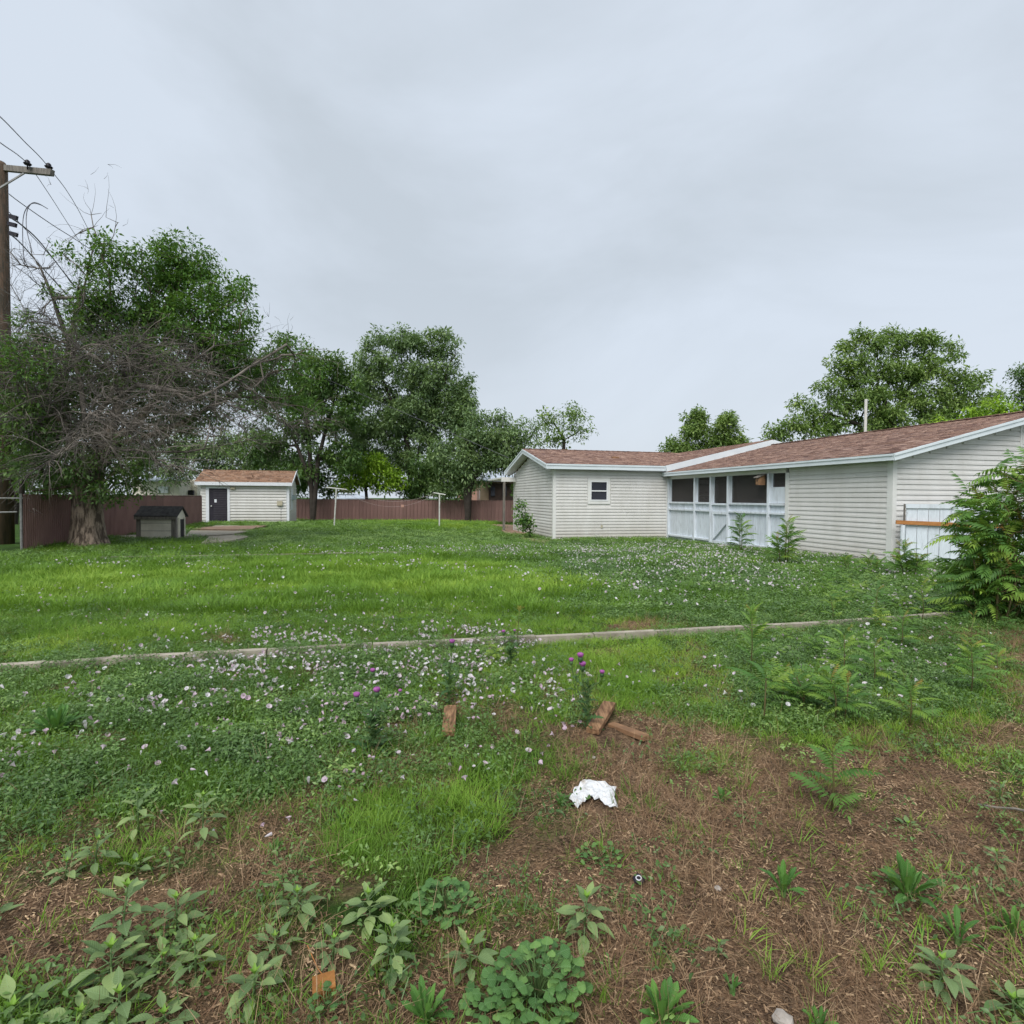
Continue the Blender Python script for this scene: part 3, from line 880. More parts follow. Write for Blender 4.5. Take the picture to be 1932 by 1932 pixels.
# inside the porch: back wall, floor, inner window
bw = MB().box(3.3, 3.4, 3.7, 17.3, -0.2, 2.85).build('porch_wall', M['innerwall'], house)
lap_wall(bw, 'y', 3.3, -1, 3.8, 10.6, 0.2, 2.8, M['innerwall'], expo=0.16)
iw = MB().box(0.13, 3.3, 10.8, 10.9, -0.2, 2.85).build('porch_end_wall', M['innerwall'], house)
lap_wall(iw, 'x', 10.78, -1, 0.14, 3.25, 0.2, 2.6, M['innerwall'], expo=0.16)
window(house, 1.35, 2.25, 1.15, 2.25, 10.76, True)
MB().box(0.13, 3.4, 3.4, 3.5, -0.2, 2.6).build('porch_partition', M['innerwall'], house)
MB().box(0.12, 3.3, 3.5, 10.8, -0.25, -0.15).build('porch_floor', M['patio'], house)
MB().bar((2.6, 6.2, -0.1), (3.2, 6.6, 2.0), 0.14, 0.02).build('board', M['birdwood'], house)

MB().bar((2.9, 8.3, -0.1), (3.2, 8.0, 2.1), 0.16, 0.02).build('board', M['greywood'], house)
MB().tube([(3.2, 6.0 + .42 * math.cos(a * math.pi / 12), 1.25 + .42 * math.sin(a * math.pi / 12)) for a in range(25)], 0.02, 5, False).build('hoop', M['greywood'], house)
MB().box(2.7, 3.25, 4.2, 5.6, -0.15, 1.5).build('cupboard', M['birdwood'], house)

# patio awning at the far end of the wing
MB().box(-5.85, -5.12, 17.0, 17.12, 2.36, 2.58).build('awning_beam', M['cornertrim'], house)
MB().box(-5.85, -5.13, 17.13, 20.5, 2.5, 2.58).build('awning_roof', M['cornertrim'], house)
MB().box(-5.76, -5.65, 17.01, 17.11, -0.25, 2.36).build('awning_post', M['greywood'], house)

# birdhouse hangs on the porch post: a thing of its own
hm = Matrix.Translation((C1.x, C1.y, 0)) @ Matrix.Rotation(HANG, 4, 'Z')
yb = ycol(1443)
bh = empty('birdhouse', hm @ Vector((-0.18, yb, 2.0)), HANG, 'small wooden birdhouse with slanted roof on the porch post', 'birdhouse')
MB().prism([(-0.1, -0.09, 0), (0.11, -0.09, 0), (0.11, -0.09, 0.33), (-0.1, -0.09, 0.24)], (0, 0.18, 0)).build('box', M['birdwood'], bh)
MB().prism([(-0.17, -0.12, 0.225), (0.12, -0.12, 0.345), (0.12, -0.12, 0.365), (-0.17, -0.12, 0.245)], (0, 0.24, 0)).build('roof', M['greywood'], bh)
MB().box(-0.113, -0.101, -0.08, 0.08, 0.01, 0.2).build('front_panel', M['block'], bh)
MB().tube([(-0.116, 0, 0.14), (-0.1135, 0, 0.14)], 0.022, 10).build('entrance_hole', M['black'], bh)

# ------------------------------------------------------------------ white board fence right of the garage corner
wf0 = Vector((9.28, 13.50, 0)); wfd = Vector((1, -0.17, 0)).normalized()
wf = empty('board_fence', wf0, math.atan2(wfd.y, wfd.x), 'white painted board fence with a bare orange rail beside the garage corner', 'fence')
for i in range(28):
    x = 0.02 + i * 0.238
    MB().box(x + 0.004 * rnd.random(), x + 0.227, 0.003 * rnd.random(), 0.022, -0.1, 1.42 + 0.02 * rnd.random()).build('board', M['wornwood'], wf)
MB().box(-0.0, 1.02, -0.03, -0.001, 1.36, 1.46).build('top_rail', M['whitewood'], wf)
MB().box(1.03, 6.6, 0.03, 0.07, 1.30, 1.44).build('top_rail', M['whitewood'], wf)
MB().bar((-0.22, -0.05, 1.03), (2.9, -0.05, 0.93), 0.04, 0.09).build('rail', M['freshwood'], wf)
MB().tube([(-0.06, -0.03, -0.1), (-0.06, -0.03, 0.96)], 0.05, 10).build('post', M['whitewood'], wf)
MB().box(-0.02, 0.0, 0.0, 0.05, 0.95, 1.46).build('post', M['greywood'], wf)

# ------------------------------------------------------------------ steel fences
def steel_fence(a, b, zbase0, zbase1, ztop0, ztop1, sheet, ribs, mat, label, name='steel_fence', ribd=0.018, wob=0.006):
    a, b = Vector((a[0], a[1], 0)), Vector((b[0], b[1], 0))
    d = b - a; L = d.length
    root = empty(name, (a.x, a.y, 0), math.atan2(d.y, d.x), label, 'fence')
    n = int(round(L / sheet)); w = L / n
    for i in range(n):
        z0 = zbase0 + (zbase1 - zbase0) * (i + 0.5) / n; z1 = ztop0 + (ztop1 - ztop0) * (i + 0.5) / n + rnd.uniform(-1, 1) * wob
        mb = MB()
        prof = []
        rw = w / ribs
        for r in range(ribs):
            x = r * rw
            prof += [(x, 0), (x + rw * 0.55, 0), (x + rw * 0.68, -ribd), (x + rw * 0.87, -ribd)]
        prof.append((w - 0.002, 0))
        poly = [(x, y, z0) for x, y in prof] + [(x, y + 0.004, z0) for x, y in reversed(prof)]
        mb.prism(poly, (0, 0, z1 - z0))
        mb.build('sheet', mat, root, False).location = (i * w, rnd.uniform(-1, 1) * 0.004, 0)
    MB().box(0, L, 0.01, 0.05, ztop0 - 0.05, ztop0 - 0.01).build('rail', M['darkbark'], root)
    k = int(L / 2.4)
    for i in range(k + 1):
        x = L * i / k
        MB().tube([(x, 0.06, zbase0 - 0.2), (x, 0.06, ztop0 + 0.03)], 0.03, 6).build('post', M['galv'], root)
    MB().box(0, L, -0.03, 0.012, (ztop0 + ztop1) / 2 + 0.003, (ztop0 + ztop1) / 2 + 0.03).build('cap', mat, root)
    return root
fz = P(560, 983, 41.5); fz2 = P(990, 988, 40.5)
steel_fence((-16.6, 41.8), (3.6, 40.3), -0.45, -0.4, 1.34, 1.33, 0.265, 1, M['fence'], 'dark red ribbed steel fence across the back of the yard', ribd=0.03)
steel_fence((-13.4, 15.7), (-16.78, 30.95), -0.1, -0.15, 1.55, 1.52, 0.9, 9, M['fencepink'], 'rusty pink corrugated fence running from the elm to the shed', ribd=0.02)

# chain link gate and posts at the far left
cg = empty('chain_link_gate', (-14.35, 15.9, 0), 0.0, 'chain link gate with pale posts at the left edge', 'gate')
MB().tube([(0.85, 0, -0.1), (0.85, 0, 1.45)], 0.05, 8).build('post', M['galv'], cg)
MB().tube([(-0.15, -0.1, -0.1), (-0.15, -0.1, 1.5)], 0.035, 8).build('post', M['galv'], cg)
MB().tube([(0.7, 0.05, -0.1), (0.7, 0.05, 2.0)], 0.06, 8).build('post', M['darkbark'], cg)
MB().tube([(-0.6, 0, 1.45), (0.85, 0, 1.45)], 0.022, 6).build('rail', M['galv'], cg)
MB().tube([(-0.15, 0, 1.05), (0.6, 0, 1.07)], 0.022, 6).build('rail', M['galv'], cg)
net = MB()
for i in range(14):
    x = -0.7 + i * 0.05
    net.tube([(x, 0.0, 0.05), (x + 0.03, 0.0, 1.45)], 0.003, 3, False)
for i in range(18):
    net.tube([(-0.7, 0.0, 0.08 * i + 0.02), (-0.1, 0.0, 0.08 * i + 0.06)], 0.003, 3, False)
net.build('wire_netting', M['galv'], cg)['kind'] = 'stuff'

# ------------------------------------------------------------------ garden shed
S0 = P(545, 986.7, 33.3)
sh = empty('garden_shed', (S0.x, S0.y, 0), HANG, 'small cream sided shed with orange brown roof and dark door', 'shed')
SW, SD, SB, ST = 4.66, 3.2, 0.02, 2.22
wall = MB().box(-SW, 0, 0, 0.1, SB, ST).build('front_wall', M['siding'], sh)
lap_wall(wall, 'x', 0, -1, -SW + 0.02, -0.12, SB, ST, M['siding'], expo=0.165, lip=2.0, skip=[(-4.38, -3.14, 0, 2.08)])
wall = MB().prism([(-0.1, 0.101, SB), (-0.1, SD, SB), (-0.1, SD, ST), (-0.1, SD / 2, 2.95), (-0.1, 0.101, ST)], (0.1, 0, 0)).build('side_wall', M['siding'], sh)
lap_wall(wall, 'y', 0, 1, 0.02, SD, SB, 2.9, M['siding'], lambda z: (0.12, SD - .02) if z < ST else (max(.12, (z - ST) / 0.46), SD - (z - ST) / 0.46), expo=0.165, lip=1.4)
MB().box(-SW, -SW + 0.1, 0.1, SD, SB, ST).build('far_side_wall', M['siding'], sh)
MB().box(-SW, 0, SD - 0.1, SD - 0.001, SB, ST).build('back_wall', M['siding'], sh)
MB().box(-0.12, 0.028, -0.03, 0.11, SB, ST).build('corner_board', M['white'], sh)
MB().box(-SW, -SW + .04, -0.03, -0.001, SB, ST).build('corner_board', M['cornertrim'], sh)
d = MB(); d.box(-4.38, -4.22, -0.06, -0.0, SB, 2.08); d.box(-3.27, -3.14, -0.06, -0.0, SB, 2.08); d.box(-4.22, -3.27, -0.06, 0, 1.98, 2.08)
d = d.build('door_frame', M['white'], sh)
dr = MB().box(-4.22, -3.27, -0.02, -0.002, SB, 1.98).build('door', M['darkdoor'], sh)
for i in range(18):
    MB().box(-4.0, -3.31, -0.026, -0.0201, 0.12 + i * 0.1, 0.18 + i * 0.1).build('slat', simple('door_slat', (0.05, 0.045, 0.055), (0.04, 0.035, 0.045), 0.5) if i == 0 else bpy.data.materials['door_slat'], dr)
MB().tube([(-4.1, -0.03, 0.98), (-4.1, -0.09, 0.98)], 0.035, 8).build('door_knob', M['steel'], dr)
MB().box(-3.95, -3.83, -0.03, -0.0265, 1.18, 1.36).build('notice', M['white'], dr)
MB().box(-3.1, -2.86, -0.14, -0.04, 1.93, 2.07).build('porch_light', M['beige'], sh)
MB().box(-0.62, -0.33, -0.14, -0.021, 1.02, 1.28).build('meter_box', M['beige'], sh)
MB().tube([(-0.42, -0.04, 0.02), (-0.42, -0.04, 1.02)], 0.012, 5).build('conduit', M['wire'], sh)
MB().box(0.022, 0.17, 0.9, 1.9, 1.35, 1.62).build('window_box', M['bluegrey'], sh)
MB().box(0.022, 0.05, 0.75, 1.45, 0.75, 2.0).build('window_frame', M['white'], sh)
RH = 2.22 + 0.46 * SD / 2 + 0.13
dk = MB().prism([(-SW - 0.25, -0.25, 2.33), (0.22, -0.25, 2.33), (0.22, SD / 2, RH), (-SW - 0.25, SD / 2, RH)], (0, 0.01, -0.05)).build('roof', M['shedshingle'], sh)
rs = Vector((0, SD / 2 + 0.25, RH - 2.33)); 
sw_house = house
shingles(dk, (-SW - 0.26, -0.26, 2.335), (1, 0, 0), tuple(rs), SW + 0.5, rs.length, M['shedshingle'], lambda a, b: True, expo=0.15)
MB().prism([(-SW - 0.25, SD + 0.25, 2.33), (0.22, SD + 0.25, 2.33), (0.22, SD / 2 + .01, RH), (-SW - 0.25, SD / 2 + .01, RH)], (0, -0.01, -0.05)).build('roof', M['shedshingle'], sh)
MB().box(-SW - 0.25, 0.22, -0.285, -0.255, 2.15, 2.34).build('fascia', M['white'], sh)
MB().bar((0.235, -0.27, 2.27), (0.235, SD / 2, RH - 0.05), 0.03, 0.14, Vector((0, 0, 1))).build('fascia', M['white'], sh)
MB().bar((0.235, SD / 2, RH - 0.05), (0.235, SD + 0.27, 2.27), 0.03, 0.14, Vector((0, 0, 1))).build('fascia', M['white'], sh)
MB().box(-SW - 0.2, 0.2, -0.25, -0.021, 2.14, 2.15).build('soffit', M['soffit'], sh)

# ------------------------------------------------------------------ doghouse
dg0 = G(258, 1019)
dh = empty('doghouse', (dg0.x, dg0.y, 0), R(4), 'weathered doghouse with dark shingle roof and cream board sides', 'doghouse')
k = dg0.y / FPX
DW = 72 * k; DD = 0.62; HT = 0.85
MB().box(0.12, DW - 0.1, 0.02, 0.06, 0.08, HT).build('side_panel', M['dark'], dh)
for i in range(3):
    z = 0.06 + i * 0.27
    MB().box(0.14, DW - 0.13, -0.0, 0.019, z, z + 0.258).build('board', M['cream'], dh)
MB().box(0, 0.14, -0.03, 0.1, 0, HT).build('corner_post', M['greywood'], dh)
MB().box(DW - 0.15, DW, -0.03, 0.1, 0, HT).build('corner_post', M['greywood'], dh)
MB().prism([(DW - 0.04, 0.1, 0), (DW - 0.04, DD, 0), (DW - 0.04, DD, HT), (DW - 0.04, DD / 2 + .05, HT + 0.30), (DW - 0.04, 0.1, HT)], (0.04, 0, 0)).build('front_panel', M['cream'], dh)
MB().box(0, 0.04, 0.1, DD, 0, HT).build('back_panel', M['cream'], dh)
MB().box(DW - 0.02, DW + 0.02, 0.2, 0.50, 0.08, 0.72).build('doorway', M['black'], dh)
MB().box(DW + 0.001, DW + 0.04, 0.50, 0.56, 0.02, 0.78).build('door_frame', M['cream'], dh)
MB().box(DW + 0.001, DW + 0.04, 0.14, 0.2, 0.02, 0.78).build('door_frame', M['cream'], dh)
rf = MB().prism([(-0.04, -0.08, HT - 0.02), (DW + 0.07, -0.08, HT - 0.02), (DW + 0.07, DD / 2 + 0.05, HT + 0.31), (-0.04, DD / 2 + 0.05, HT + 0.31)], (0, 0.0, -0.035)).build('roof', M['darkroof'], dh)
MB().prism([(-0.04, DD + 0.1, HT - 0.02), (DW + 0.07, DD + 0.1, HT - 0.02), (DW + 0.07, DD / 2 + 0.051, HT + 0.31), (-0.04, DD / 2 + 0.051, HT + 0.31)], (0, 0.0, -0.035)).build('roof', M['darkroof'], dh)
for j in range(5):
    for i in range(8):
        x = -0.05 + i * (DW + 0.11) / 8 + (j % 2) * 0.02
        f0 = j / 5; f1 = (j + 1.12) / 5
        y0_, z0_ = -0.09 + f0 * 0.45, HT - 0.015 + f0 * 0.33
        y1_, z1_ = -0.09 + min(f1, 1) * 0.45, HT - 0.015 + min(f1, 1) * 0.33
        w = (DW + 0.11) / 8 - 0.008
        MB().prism([(x, y0_, z0_), (x + w, y0_, z0_), (x + w, y1_, z1_), (x, y1_, z1_)], (0, 0, 0.014 + 0.008 * rnd.random())).build('shingle', M['darkroof'], rf)
MB().box(-0.04, DW + 0.05, -0.10, -0.081, HT - 0.13, HT - 0.03).build('fascia', M['greywood'], dh)

# ------------------------------------------------------------------ concrete kerb across the yard, thin edging further off
kerb_pts = [(-60, 1276), (75, 1267), (200, 1257), (345, 1250), (500, 1241), (700, 1229), (900, 1219), (1010, 1214), (1120, 1209), (1240, 1203), (1380, 1194), (1555, 1184), (1700, 1174), (1815, 1164), (1870, 1160)]
kb = empty('garden_kerb', (0, 0, 0), 0, 'long low concrete kerb crossing the weedy yard', 'kerb')
prev = None
for i in range(len(kerb_pts) - 1):
    a, b = G(*kerb_pts[i]), G(*kerb_pts[i + 1])
    n = max(1, int((b - a).length / 1.2))
    for j in range(n):
        p, q = a.lerp(b, j / n), a.lerp(b, (j + 1) / n)
        dd = (q - p).normalized() * 0.006
        z = rnd.uniform(-0.008, 0.006)
        off = Vector((0, 0.05, 0.02 + z))
        MB().bar(p + dd + off, q - dd + off + Vector((0, 0, rnd.uniform(-.004, .004))), 0.085, 0.10).build('kerb_stone', M['concrete'], kb)
ed = [(190, 1057), (330, 1055), (480, 1052), (620, 1049), (760, 1046), (900, 1044), (1025, 1043), (1200, 1042), (1420, 1040)]
eb = empty('lawn_edging', (0, 0, 0), 0, 'thin pale edging strip lying across the far lawn', 'edging')
for i in range(len(ed) - 1):
    a, b = G(*ed[i]), G(*ed[i + 1])
    MB().bar(a + Vector((0, 0, 0.07)), b + Vector((0, 0, 0.07 + rnd.uniform(-.01, .01))), 0.05, 0.03).build('strip', M['concrete'], eb)

# broken paving by the doghouse, patio
def slab(name, pts, h, mat, parent=None, z=0.0, **kw):
    ps = [G(*p) for p in pts]
    o = MB().prism([Vector((p.x, p.y, p.z + 0.012 + z)) for p in ps][::-1], (0, 0, h)).build(name, mat, parent)
    return o
pv = empty('broken_paving', (0, 0, 0), 0, 'cracked concrete slabs on the ground right of the doghouse', 'paving')
slab('slab', [(348, 1018), (438, 1012), (470, 1006), (360, 1005)], 0.09, M['concrete'], pv)
slab('slab', [(352, 1003), (470, 1004), (505, 995), (395, 998)], 0.10, M['patio'], pv)
slab('slab', [(380, 1031), (395, 1018), (455, 1014), (470, 1018), (430, 1028)], 0.10, M['concrete'], pv)
slab('slab', [(400, 996), (510, 994), (520, 991), (420, 990)], 0.06, M['concrete'], pv)
slab('slab', [(205, 1024), (345, 1014), (345, 1009), (225, 1013)], 0.05, M['concrete'], pv)
pt = slab('patio', [(905, 990), (1005, 993), (1038, 1018), (968, 1007)], 0.05, M['patio']); tag(pt, kind='structure')
fd_ = slab('patio_step', [(945, 1002), (972, 1009), (1040, 1024), (1030, 1031), (960, 1013)], 0.06, M['foundation']); tag(fd_, 'low earthy concrete edge below the wing wall', 'step')

# ------------------------------------------------------------------ clothes line posts
def clothes_post(u, v, vtop, label, arm=0.42, lean=0.0, ang=0.2):
    p = G(u, v)
    h = (v - vtop) * p.y / FPX
    r = empty('clothes_post', p, ang, label, 'post', 'clothes line posts')
    MB().tube([(0, 0, -0.1), (lean, 0, h)], 0.036, 10).build('pole', M['steel'], r)
    MB().tube([(lean - arm, 0, h + 0.06), (lean + arm, 0, h - 0.04)], 0.032, 8).build('arm', M['steel'], r)
    for s in (-0.8, 0.8):
        MB().tube([(lean + arm * s, 0, h), (lean + arm * s, -0.02, h + 0.09)], 0.01, 5).build('hook', M['wire'], r)
    return p, h
pa, ha = clothes_post(630, 997, 922, 'pale T shaped clothes post left, in front of the low metal roof', 0.48, 0.12)
pb, hb = clothes_post(829, 999, 932, 'pale T shaped clothes post nearer the middle of the back fence', 0.30, 0.0)
for k, (dz, sag, lab) in enumerate(((0.0, 0.75, 'slack clothes line sagging low with a pale tag'), (0.06, 0.52, 'upper slack clothes line between the two posts'))):
    a = pa + Vector((0.3 + .2 * k, 0, ha)); b = pb + Vector((-0.2, 0, hb + dz))
    pts = [a.lerp(b, t / 20) - Vector((0, 0, sag * 4 * (t / 20) * (1 - t / 20))) for t in range(21)]
    o = MB().tube(pts, 0.006, 4).build('clothes_line', M['rope']); tag(o, lab, 'line')
    if k == 0:
        q = pts[13]
        t_ = MB().box(q.x - 0.07, q.x + 0.07, q.y - 0.02, q.y + 0.0, q.z - 0.06, q.z + 0.06).build('tag', M['pink'], None)
        tag(t_, 'small pinkish tag clipped on the sagging clothes line', 'tag')

# ------------------------------------------------------------------ neighbours
def nb(u, v, d): return P(u, v, d)
b = empty('neighbour_building', P(330, 945, 52), 0.25, 'pale building with white metal roof behind the fence and tree', 'building')
px = 52 / FPX
def bb(name, u0, u1, v0, v1, d, mat, thick=0.3, parent=b, out=0.0):
    A, B_ = P(u0, v1, d), P(u1, v0, d)
    inv = parent.matrix_basis.inverted() if parent else Matrix()
    o = MB().box(A.x, B_.x, A.y - out, A.y + thick - out, A.z, B_.z).build(name, mat, None)
    if parent is not None:
        o.parent = parent; o.matrix_parent_inverse = Matrix.Translation(-parent.location)
        if parent.rotation_euler.z: parent.rotation_euler.z = 0
    return o
bb('wall', 250, 338, 908, 990, 52, M['cream'], 6)
bb('gable_wall', 338, 372, 905, 990, 54, M['cream'], 5)
A = [P(255, 908, 51), P(352, 908, 51), P(352, 888, 57), P(270, 888, 57)]
o = MB().prism(A, (0, 0, 0.12)).build('roof', M['metalroof'], None); o.parent = b; o.matrix_parent_inverse = Matrix.Translation(-b.location)
bb('vent', 350, 366, 925, 934, 53.5, M['black'], 0.2, b, 0.1)
bb('window', 300, 318, 918, 930, 51.9, M['white'], 0.1, b, 0.12)
b2 = empty('neighbour_house', P(920, 945, 52), 0.0, 'shadowed neighbour house with pale roof behind the patio awning', 'house')
bb('wall', 905, 990, 908, 990, 52, M['tan'], 6, b2)
bb('porch_shade', 922, 972, 912, 950, 51.9, M['brownroof'], 0.1, b2, 0.12)
bb('window', 926, 934, 918, 936, 51.8, M['glass'], 0.1, b2, 0.14)
bb('window', 948, 956, 918, 936, 51.8, M['glass'], 0.1, b2, 0.14)
A = [P(908, 908, 51), P(1010, 906, 51), P(1000, 880, 57), P(932, 882, 57)]
o = MB().prism(A, (0, 0, 0.12)).build('roof', M['metalroof'], None); o.parent = b2; o.matrix_parent_inverse = Matrix.Translation(-b2.location)
b3 = empty('pink_house', P(885, 945, 60), 0.0, 'salmon coloured house showing through trees above the back fence', 'house')
bb('wall', 862, 900, 910, 990, 60, M['pink'], 5, b3)
bb('roof', 857, 904, 906, 911, 59.5, M['brownroof'], 6, b3)
bb('window', 872, 880, 922, 936, 59.9, M['glass'], 0.1, b3, 0.12)
b4 = empty('trailer', P(640, 945, 50), 0.0, 'long low trailer with a pale blue metal roof behind the back fence', 'trailer')
bb('body', 600, 692, 941, 990, 50, M['greywood'], 2.5, b4)
A = [P(592, 942, 49.5), P(695, 942, 49.5), P(695, 933, 52), P(608, 932, 52)]
o = MB().prism(A, (0, 0, 0.08)).build('roof', M['metalroof'], None); o.parent = b4; o.matrix_parent_inverse = Matrix.Translation(-b4.location)
bb('roof_rack', 622, 668, 926, 929, 51, M['darkbark'], 0.5, b4)
# satellite dish on the neighbour roof
sd = empty('satellite_dish', P(960, 905, 50), 0.3, 'grey satellite dish beside the wing eave', 'dish')
MB().tube([(0, 0, 0), (0, 0, 1.0)], 0.04, 6).build('mast', M['wire'], sd)
MB().lathe([(0.05, 0.0), (0.45, 0.10), (0.62, 0.22), (0.60, 0.24), (0.4, 0.12), (0.04, 0.03)], 16, Matrix.Translation((0, 0, 1.2)) @ Matrix.Rotation(R(70), 4, 'X')).build('dish', M['bluegrey'], sd)

# ------------------------------------------------------------------ utility pole and wires
PD = 18.0
ptop = P(-1, 306, PD)
up = empty('utility_pole', (ptop.x, ptop.y, -0.1), 0.0, 'tall wooden utility pole with crossarm at the left edge', 'pole')
H_ = ptop.z + 0.1
MB().tube([(0, 0, 0), (0, 0, H_ * 0.5), (0, 0, H_ - 0.1), (0, 0, H_)], [0.23, 0.215, 0.20, 0.15], 14).build('shaft', M['polewood'], up, True)
pe = P(99, 326, PD - 0.6) - Vector((ptop.x, ptop.y, -0.1))
ps_ = P(-90, 308, PD + 0.7) - Vector((ptop.x, ptop.y, -0.1))
MB().bar(ps_, pe, 0.12, 0.17).build('crossarm', M['greywood'], up)
MB().bar(Vector((-.1, -0.24, H_ - 1.1)), P(58, 319, PD - .3) - up.location, 0.03, 0.05).build('brace', M['galv'], up)
ins = []
for (u, v) in ((52, 312), (92, 318)):
    q = P(u, v, PD - 0.5) - up.location
    i_ = MB().lathe([(0.02, -0.12), (0.02, 0), (0.09, 0.02), (0.11, 0.05), (0.05, 0.09), (0.07, 0.12), (0.03, 0.16)], 10, Matrix.Translation(q)).build('insulator', M['black'], up, True)
    ins.append(q + Vector((0, 0, 0.14)))
for (u, v) in ((24, 408), (24, 440), (22, 422)):
    q = P(u, v, PD - 0.1) - up.location
    MB().bar(q - Vector((0.1, 0, 0)), q + Vector((0.18, -.05, -0.08)), 0.07, 0.12).build('clamp', M['black'], up)
def wire(uvds, label, r=0.012, name='power_line'):
    pts = []
    P3 = [P(*q) for q in uvds]
    # smooth run through the measured points
    for i in range(len(P3) - 1):
        p0 = P3[max(i - 1, 0)]; p1 = P3[i]; p2 = P3[i + 1]; p3 = P3[min(i + 2, len(P3) - 1)]
        for t in (0, .2, .4, .6, .8):
            pts.append(0.5 * ((2 * p1) + (p2 - p0) * t + (2 * p0 - 5 * p1 + 4 * p2 - p3) * t * t + (3 * p1 - p0 - 3 * p2 + p3) * t ** 3))
    pts.append(P3[-1])
    o = MB().tube(pts, r, 4).build(name, M['wire']); tag(o, label, 'wire')
wire([(-40, 190, 10), (0, 220, 12.5), (45, 266, 15), (92, 316, 17.5), (150, 400, 22), (230, 560, 30), (330, 720, 42)], 'outer power line running over the end of the crossarm')
wire([(-40, 236, 10), (0, 269, 13), (52, 309, 17.5), (95, 370, 21), (140, 440, 25), (220, 560, 34)], 'inner power line tied to the insulator near the pole')
wire([(17, 366, 17.8), (42, 385, 19), (100, 425, 21), (170, 470, 24), (300, 560, 32), (560, 690, 40), (960, 864, 30)], 'long service wire from pole through trees to the house eave', 0.014)
wire([(17, 400, 17.8), (55, 440, 19), (110, 500, 22), (180, 590, 26)], 'thin wire dropping from the pole into the elm', 0.012)
wire([(22, 412, 17.6), (45, 428, 18.5), (80, 462, 20), (140, 540, 24)], 'dark cable leaving the upper clamp of the pole', 0.022)
wire([(22, 444, 17.6), (42, 462, 18.5), (75, 500, 20), (130, 560, 24)], 'dark cable leaving the lower clamp of the pole', 0.02)
wire([(60, 472, 17.7), (50, 430, 18), (52, 395, 18.5), (66, 382, 19), (90, 394, 20.3)], 'looped drip cable hanging beside the pole', 0.014)
wire([(47, 505, 17.7), (43, 455, 18), (45, 405, 18.5), (60, 384, 19), (80, 388, 20)], 'second drip loop, just left of the other one', 0.014)

# ------------------------------------------------------------------ trees
def grow(base, stems, tips, r0, g, bend=0.25, gamma=2.2, step=0.5, rmin=0.006, seglim=None, upbias=0.3):
    """join the tips to the stems by nearest neighbour growth; returns tubes and the tip list with directions"""
    nodes = []; par = []; dirs = []
    for s in stems:
        prev = -1
        start = 0
        if nodes:
            prev = 0; start = 1
        for i in range(start, len(s)):
            nodes.append(np.array(s[i], float)); par.append(prev)
            prev = len(nodes) - 1
    base = np.array(base, float)
    N = np.array(nodes)
    tips = sorted(tips, key=lambda t: np.min(np.linalg.norm(N - np.array(t), axis=1)))
    arr = np.zeros((len(tips) * 14 + len(nodes) + 10, 3)); cnt = len(nodes)
    arr[:cnt] = N
    plen = np.zeros(len(arr))
    for i in range(cnt):
        if par[i] >= 0: plen[i] = plen[par[i]] + np.linalg.norm(arr[i] - arr[par[i]])
    istip = []
    for t in tips:
        t = np.array(t, float)
        dv = t - arr[:cnt]
        dist = np.linalg.norm(dv, axis=1)
        cost = dist + 0.25 * plen[:cnt] + upbias * np.maximum(0, arr[:cnt, 2] - t[2])
        j = int(np.argmin(cost))
        d = dist[j]
        if d < 1e-3: continue
        k = max(1, min(10, int(d / step)))
        pdir = arr[j] - arr[par[j]] if par[j] >= 0 else np.array([0, 0, 1.0])
        pdir = pdir / (np.linalg.norm(pdir) + 1e-6)
        prev = j
        c1 = arr[j] + pdir * d * 0.3 + g.normal(0, 0.06, 3) * d
        for q in range(1, k + 1):
            s = q / k
            p = (1 - s) ** 2 * arr[j] + 2 * s * (1 - s) * c1 + s * s * t
            if q < k: p = p + g.normal(0, 0.03, 3) * d / k
            arr[cnt] = p; par.append(prev); plen[cnt] = plen[prev] + np.linalg.norm(p - arr[prev])
            prev = cnt; cnt += 1
        istip.append(prev)
    # pipe model radii
    w = np.zeros(cnt)
    w[istip] = 1.0
    kids = [[] for _ in range(cnt)]
    for i in range(cnt):
        if par[i] >= 0: kids[par[i]].append(i)
    order = sorted(range(cnt), key=lambda i: -plen[i])
    for i in order:
        if par[i] >= 0: w[par[i]] += w[i]
    r = rmin * np.maximum(w, 1) ** (1 / gamma)
    sc = r0 / r[0]
    r = np.maximum(rmin, r * (sc if sc < 1 else 1 + (sc - 1) * (w / w[0]) ** 0.75))
    return arr[:cnt], np.array(par), r, kids, istip

def tubes_mesh(name, arr, par, r, kids, mat, nlo=4, nhi=9, thick=0.05, split=None):
    """chains of nodes swept as tubes"""
    mb = MB()
    done = set()
    roots = [i for i in range(len(par)) if par[i] < 0]
    stack = []
    for rt in roots:
        for k in kids[rt]: stack.append((rt, k))
    while stack:
        a, b = stack.pop()
        chain = [a, b]
        while kids[b]:
            ks = sorted(kids[b], key=lambda q: -r[q])
            for q in ks[1:]: stack.append((b, q))
            b = ks[0]; chain.append(b)
        rad = [min(r[chain[1]] * 1.1, r[chain[0]])] + [r[c] for c in chain[1:]]
        rad[-1] *= 0.5
        mb.tube([arr[c] for c in chain], rad, nhi if rad[0] > thick else nlo, False)
    return mb

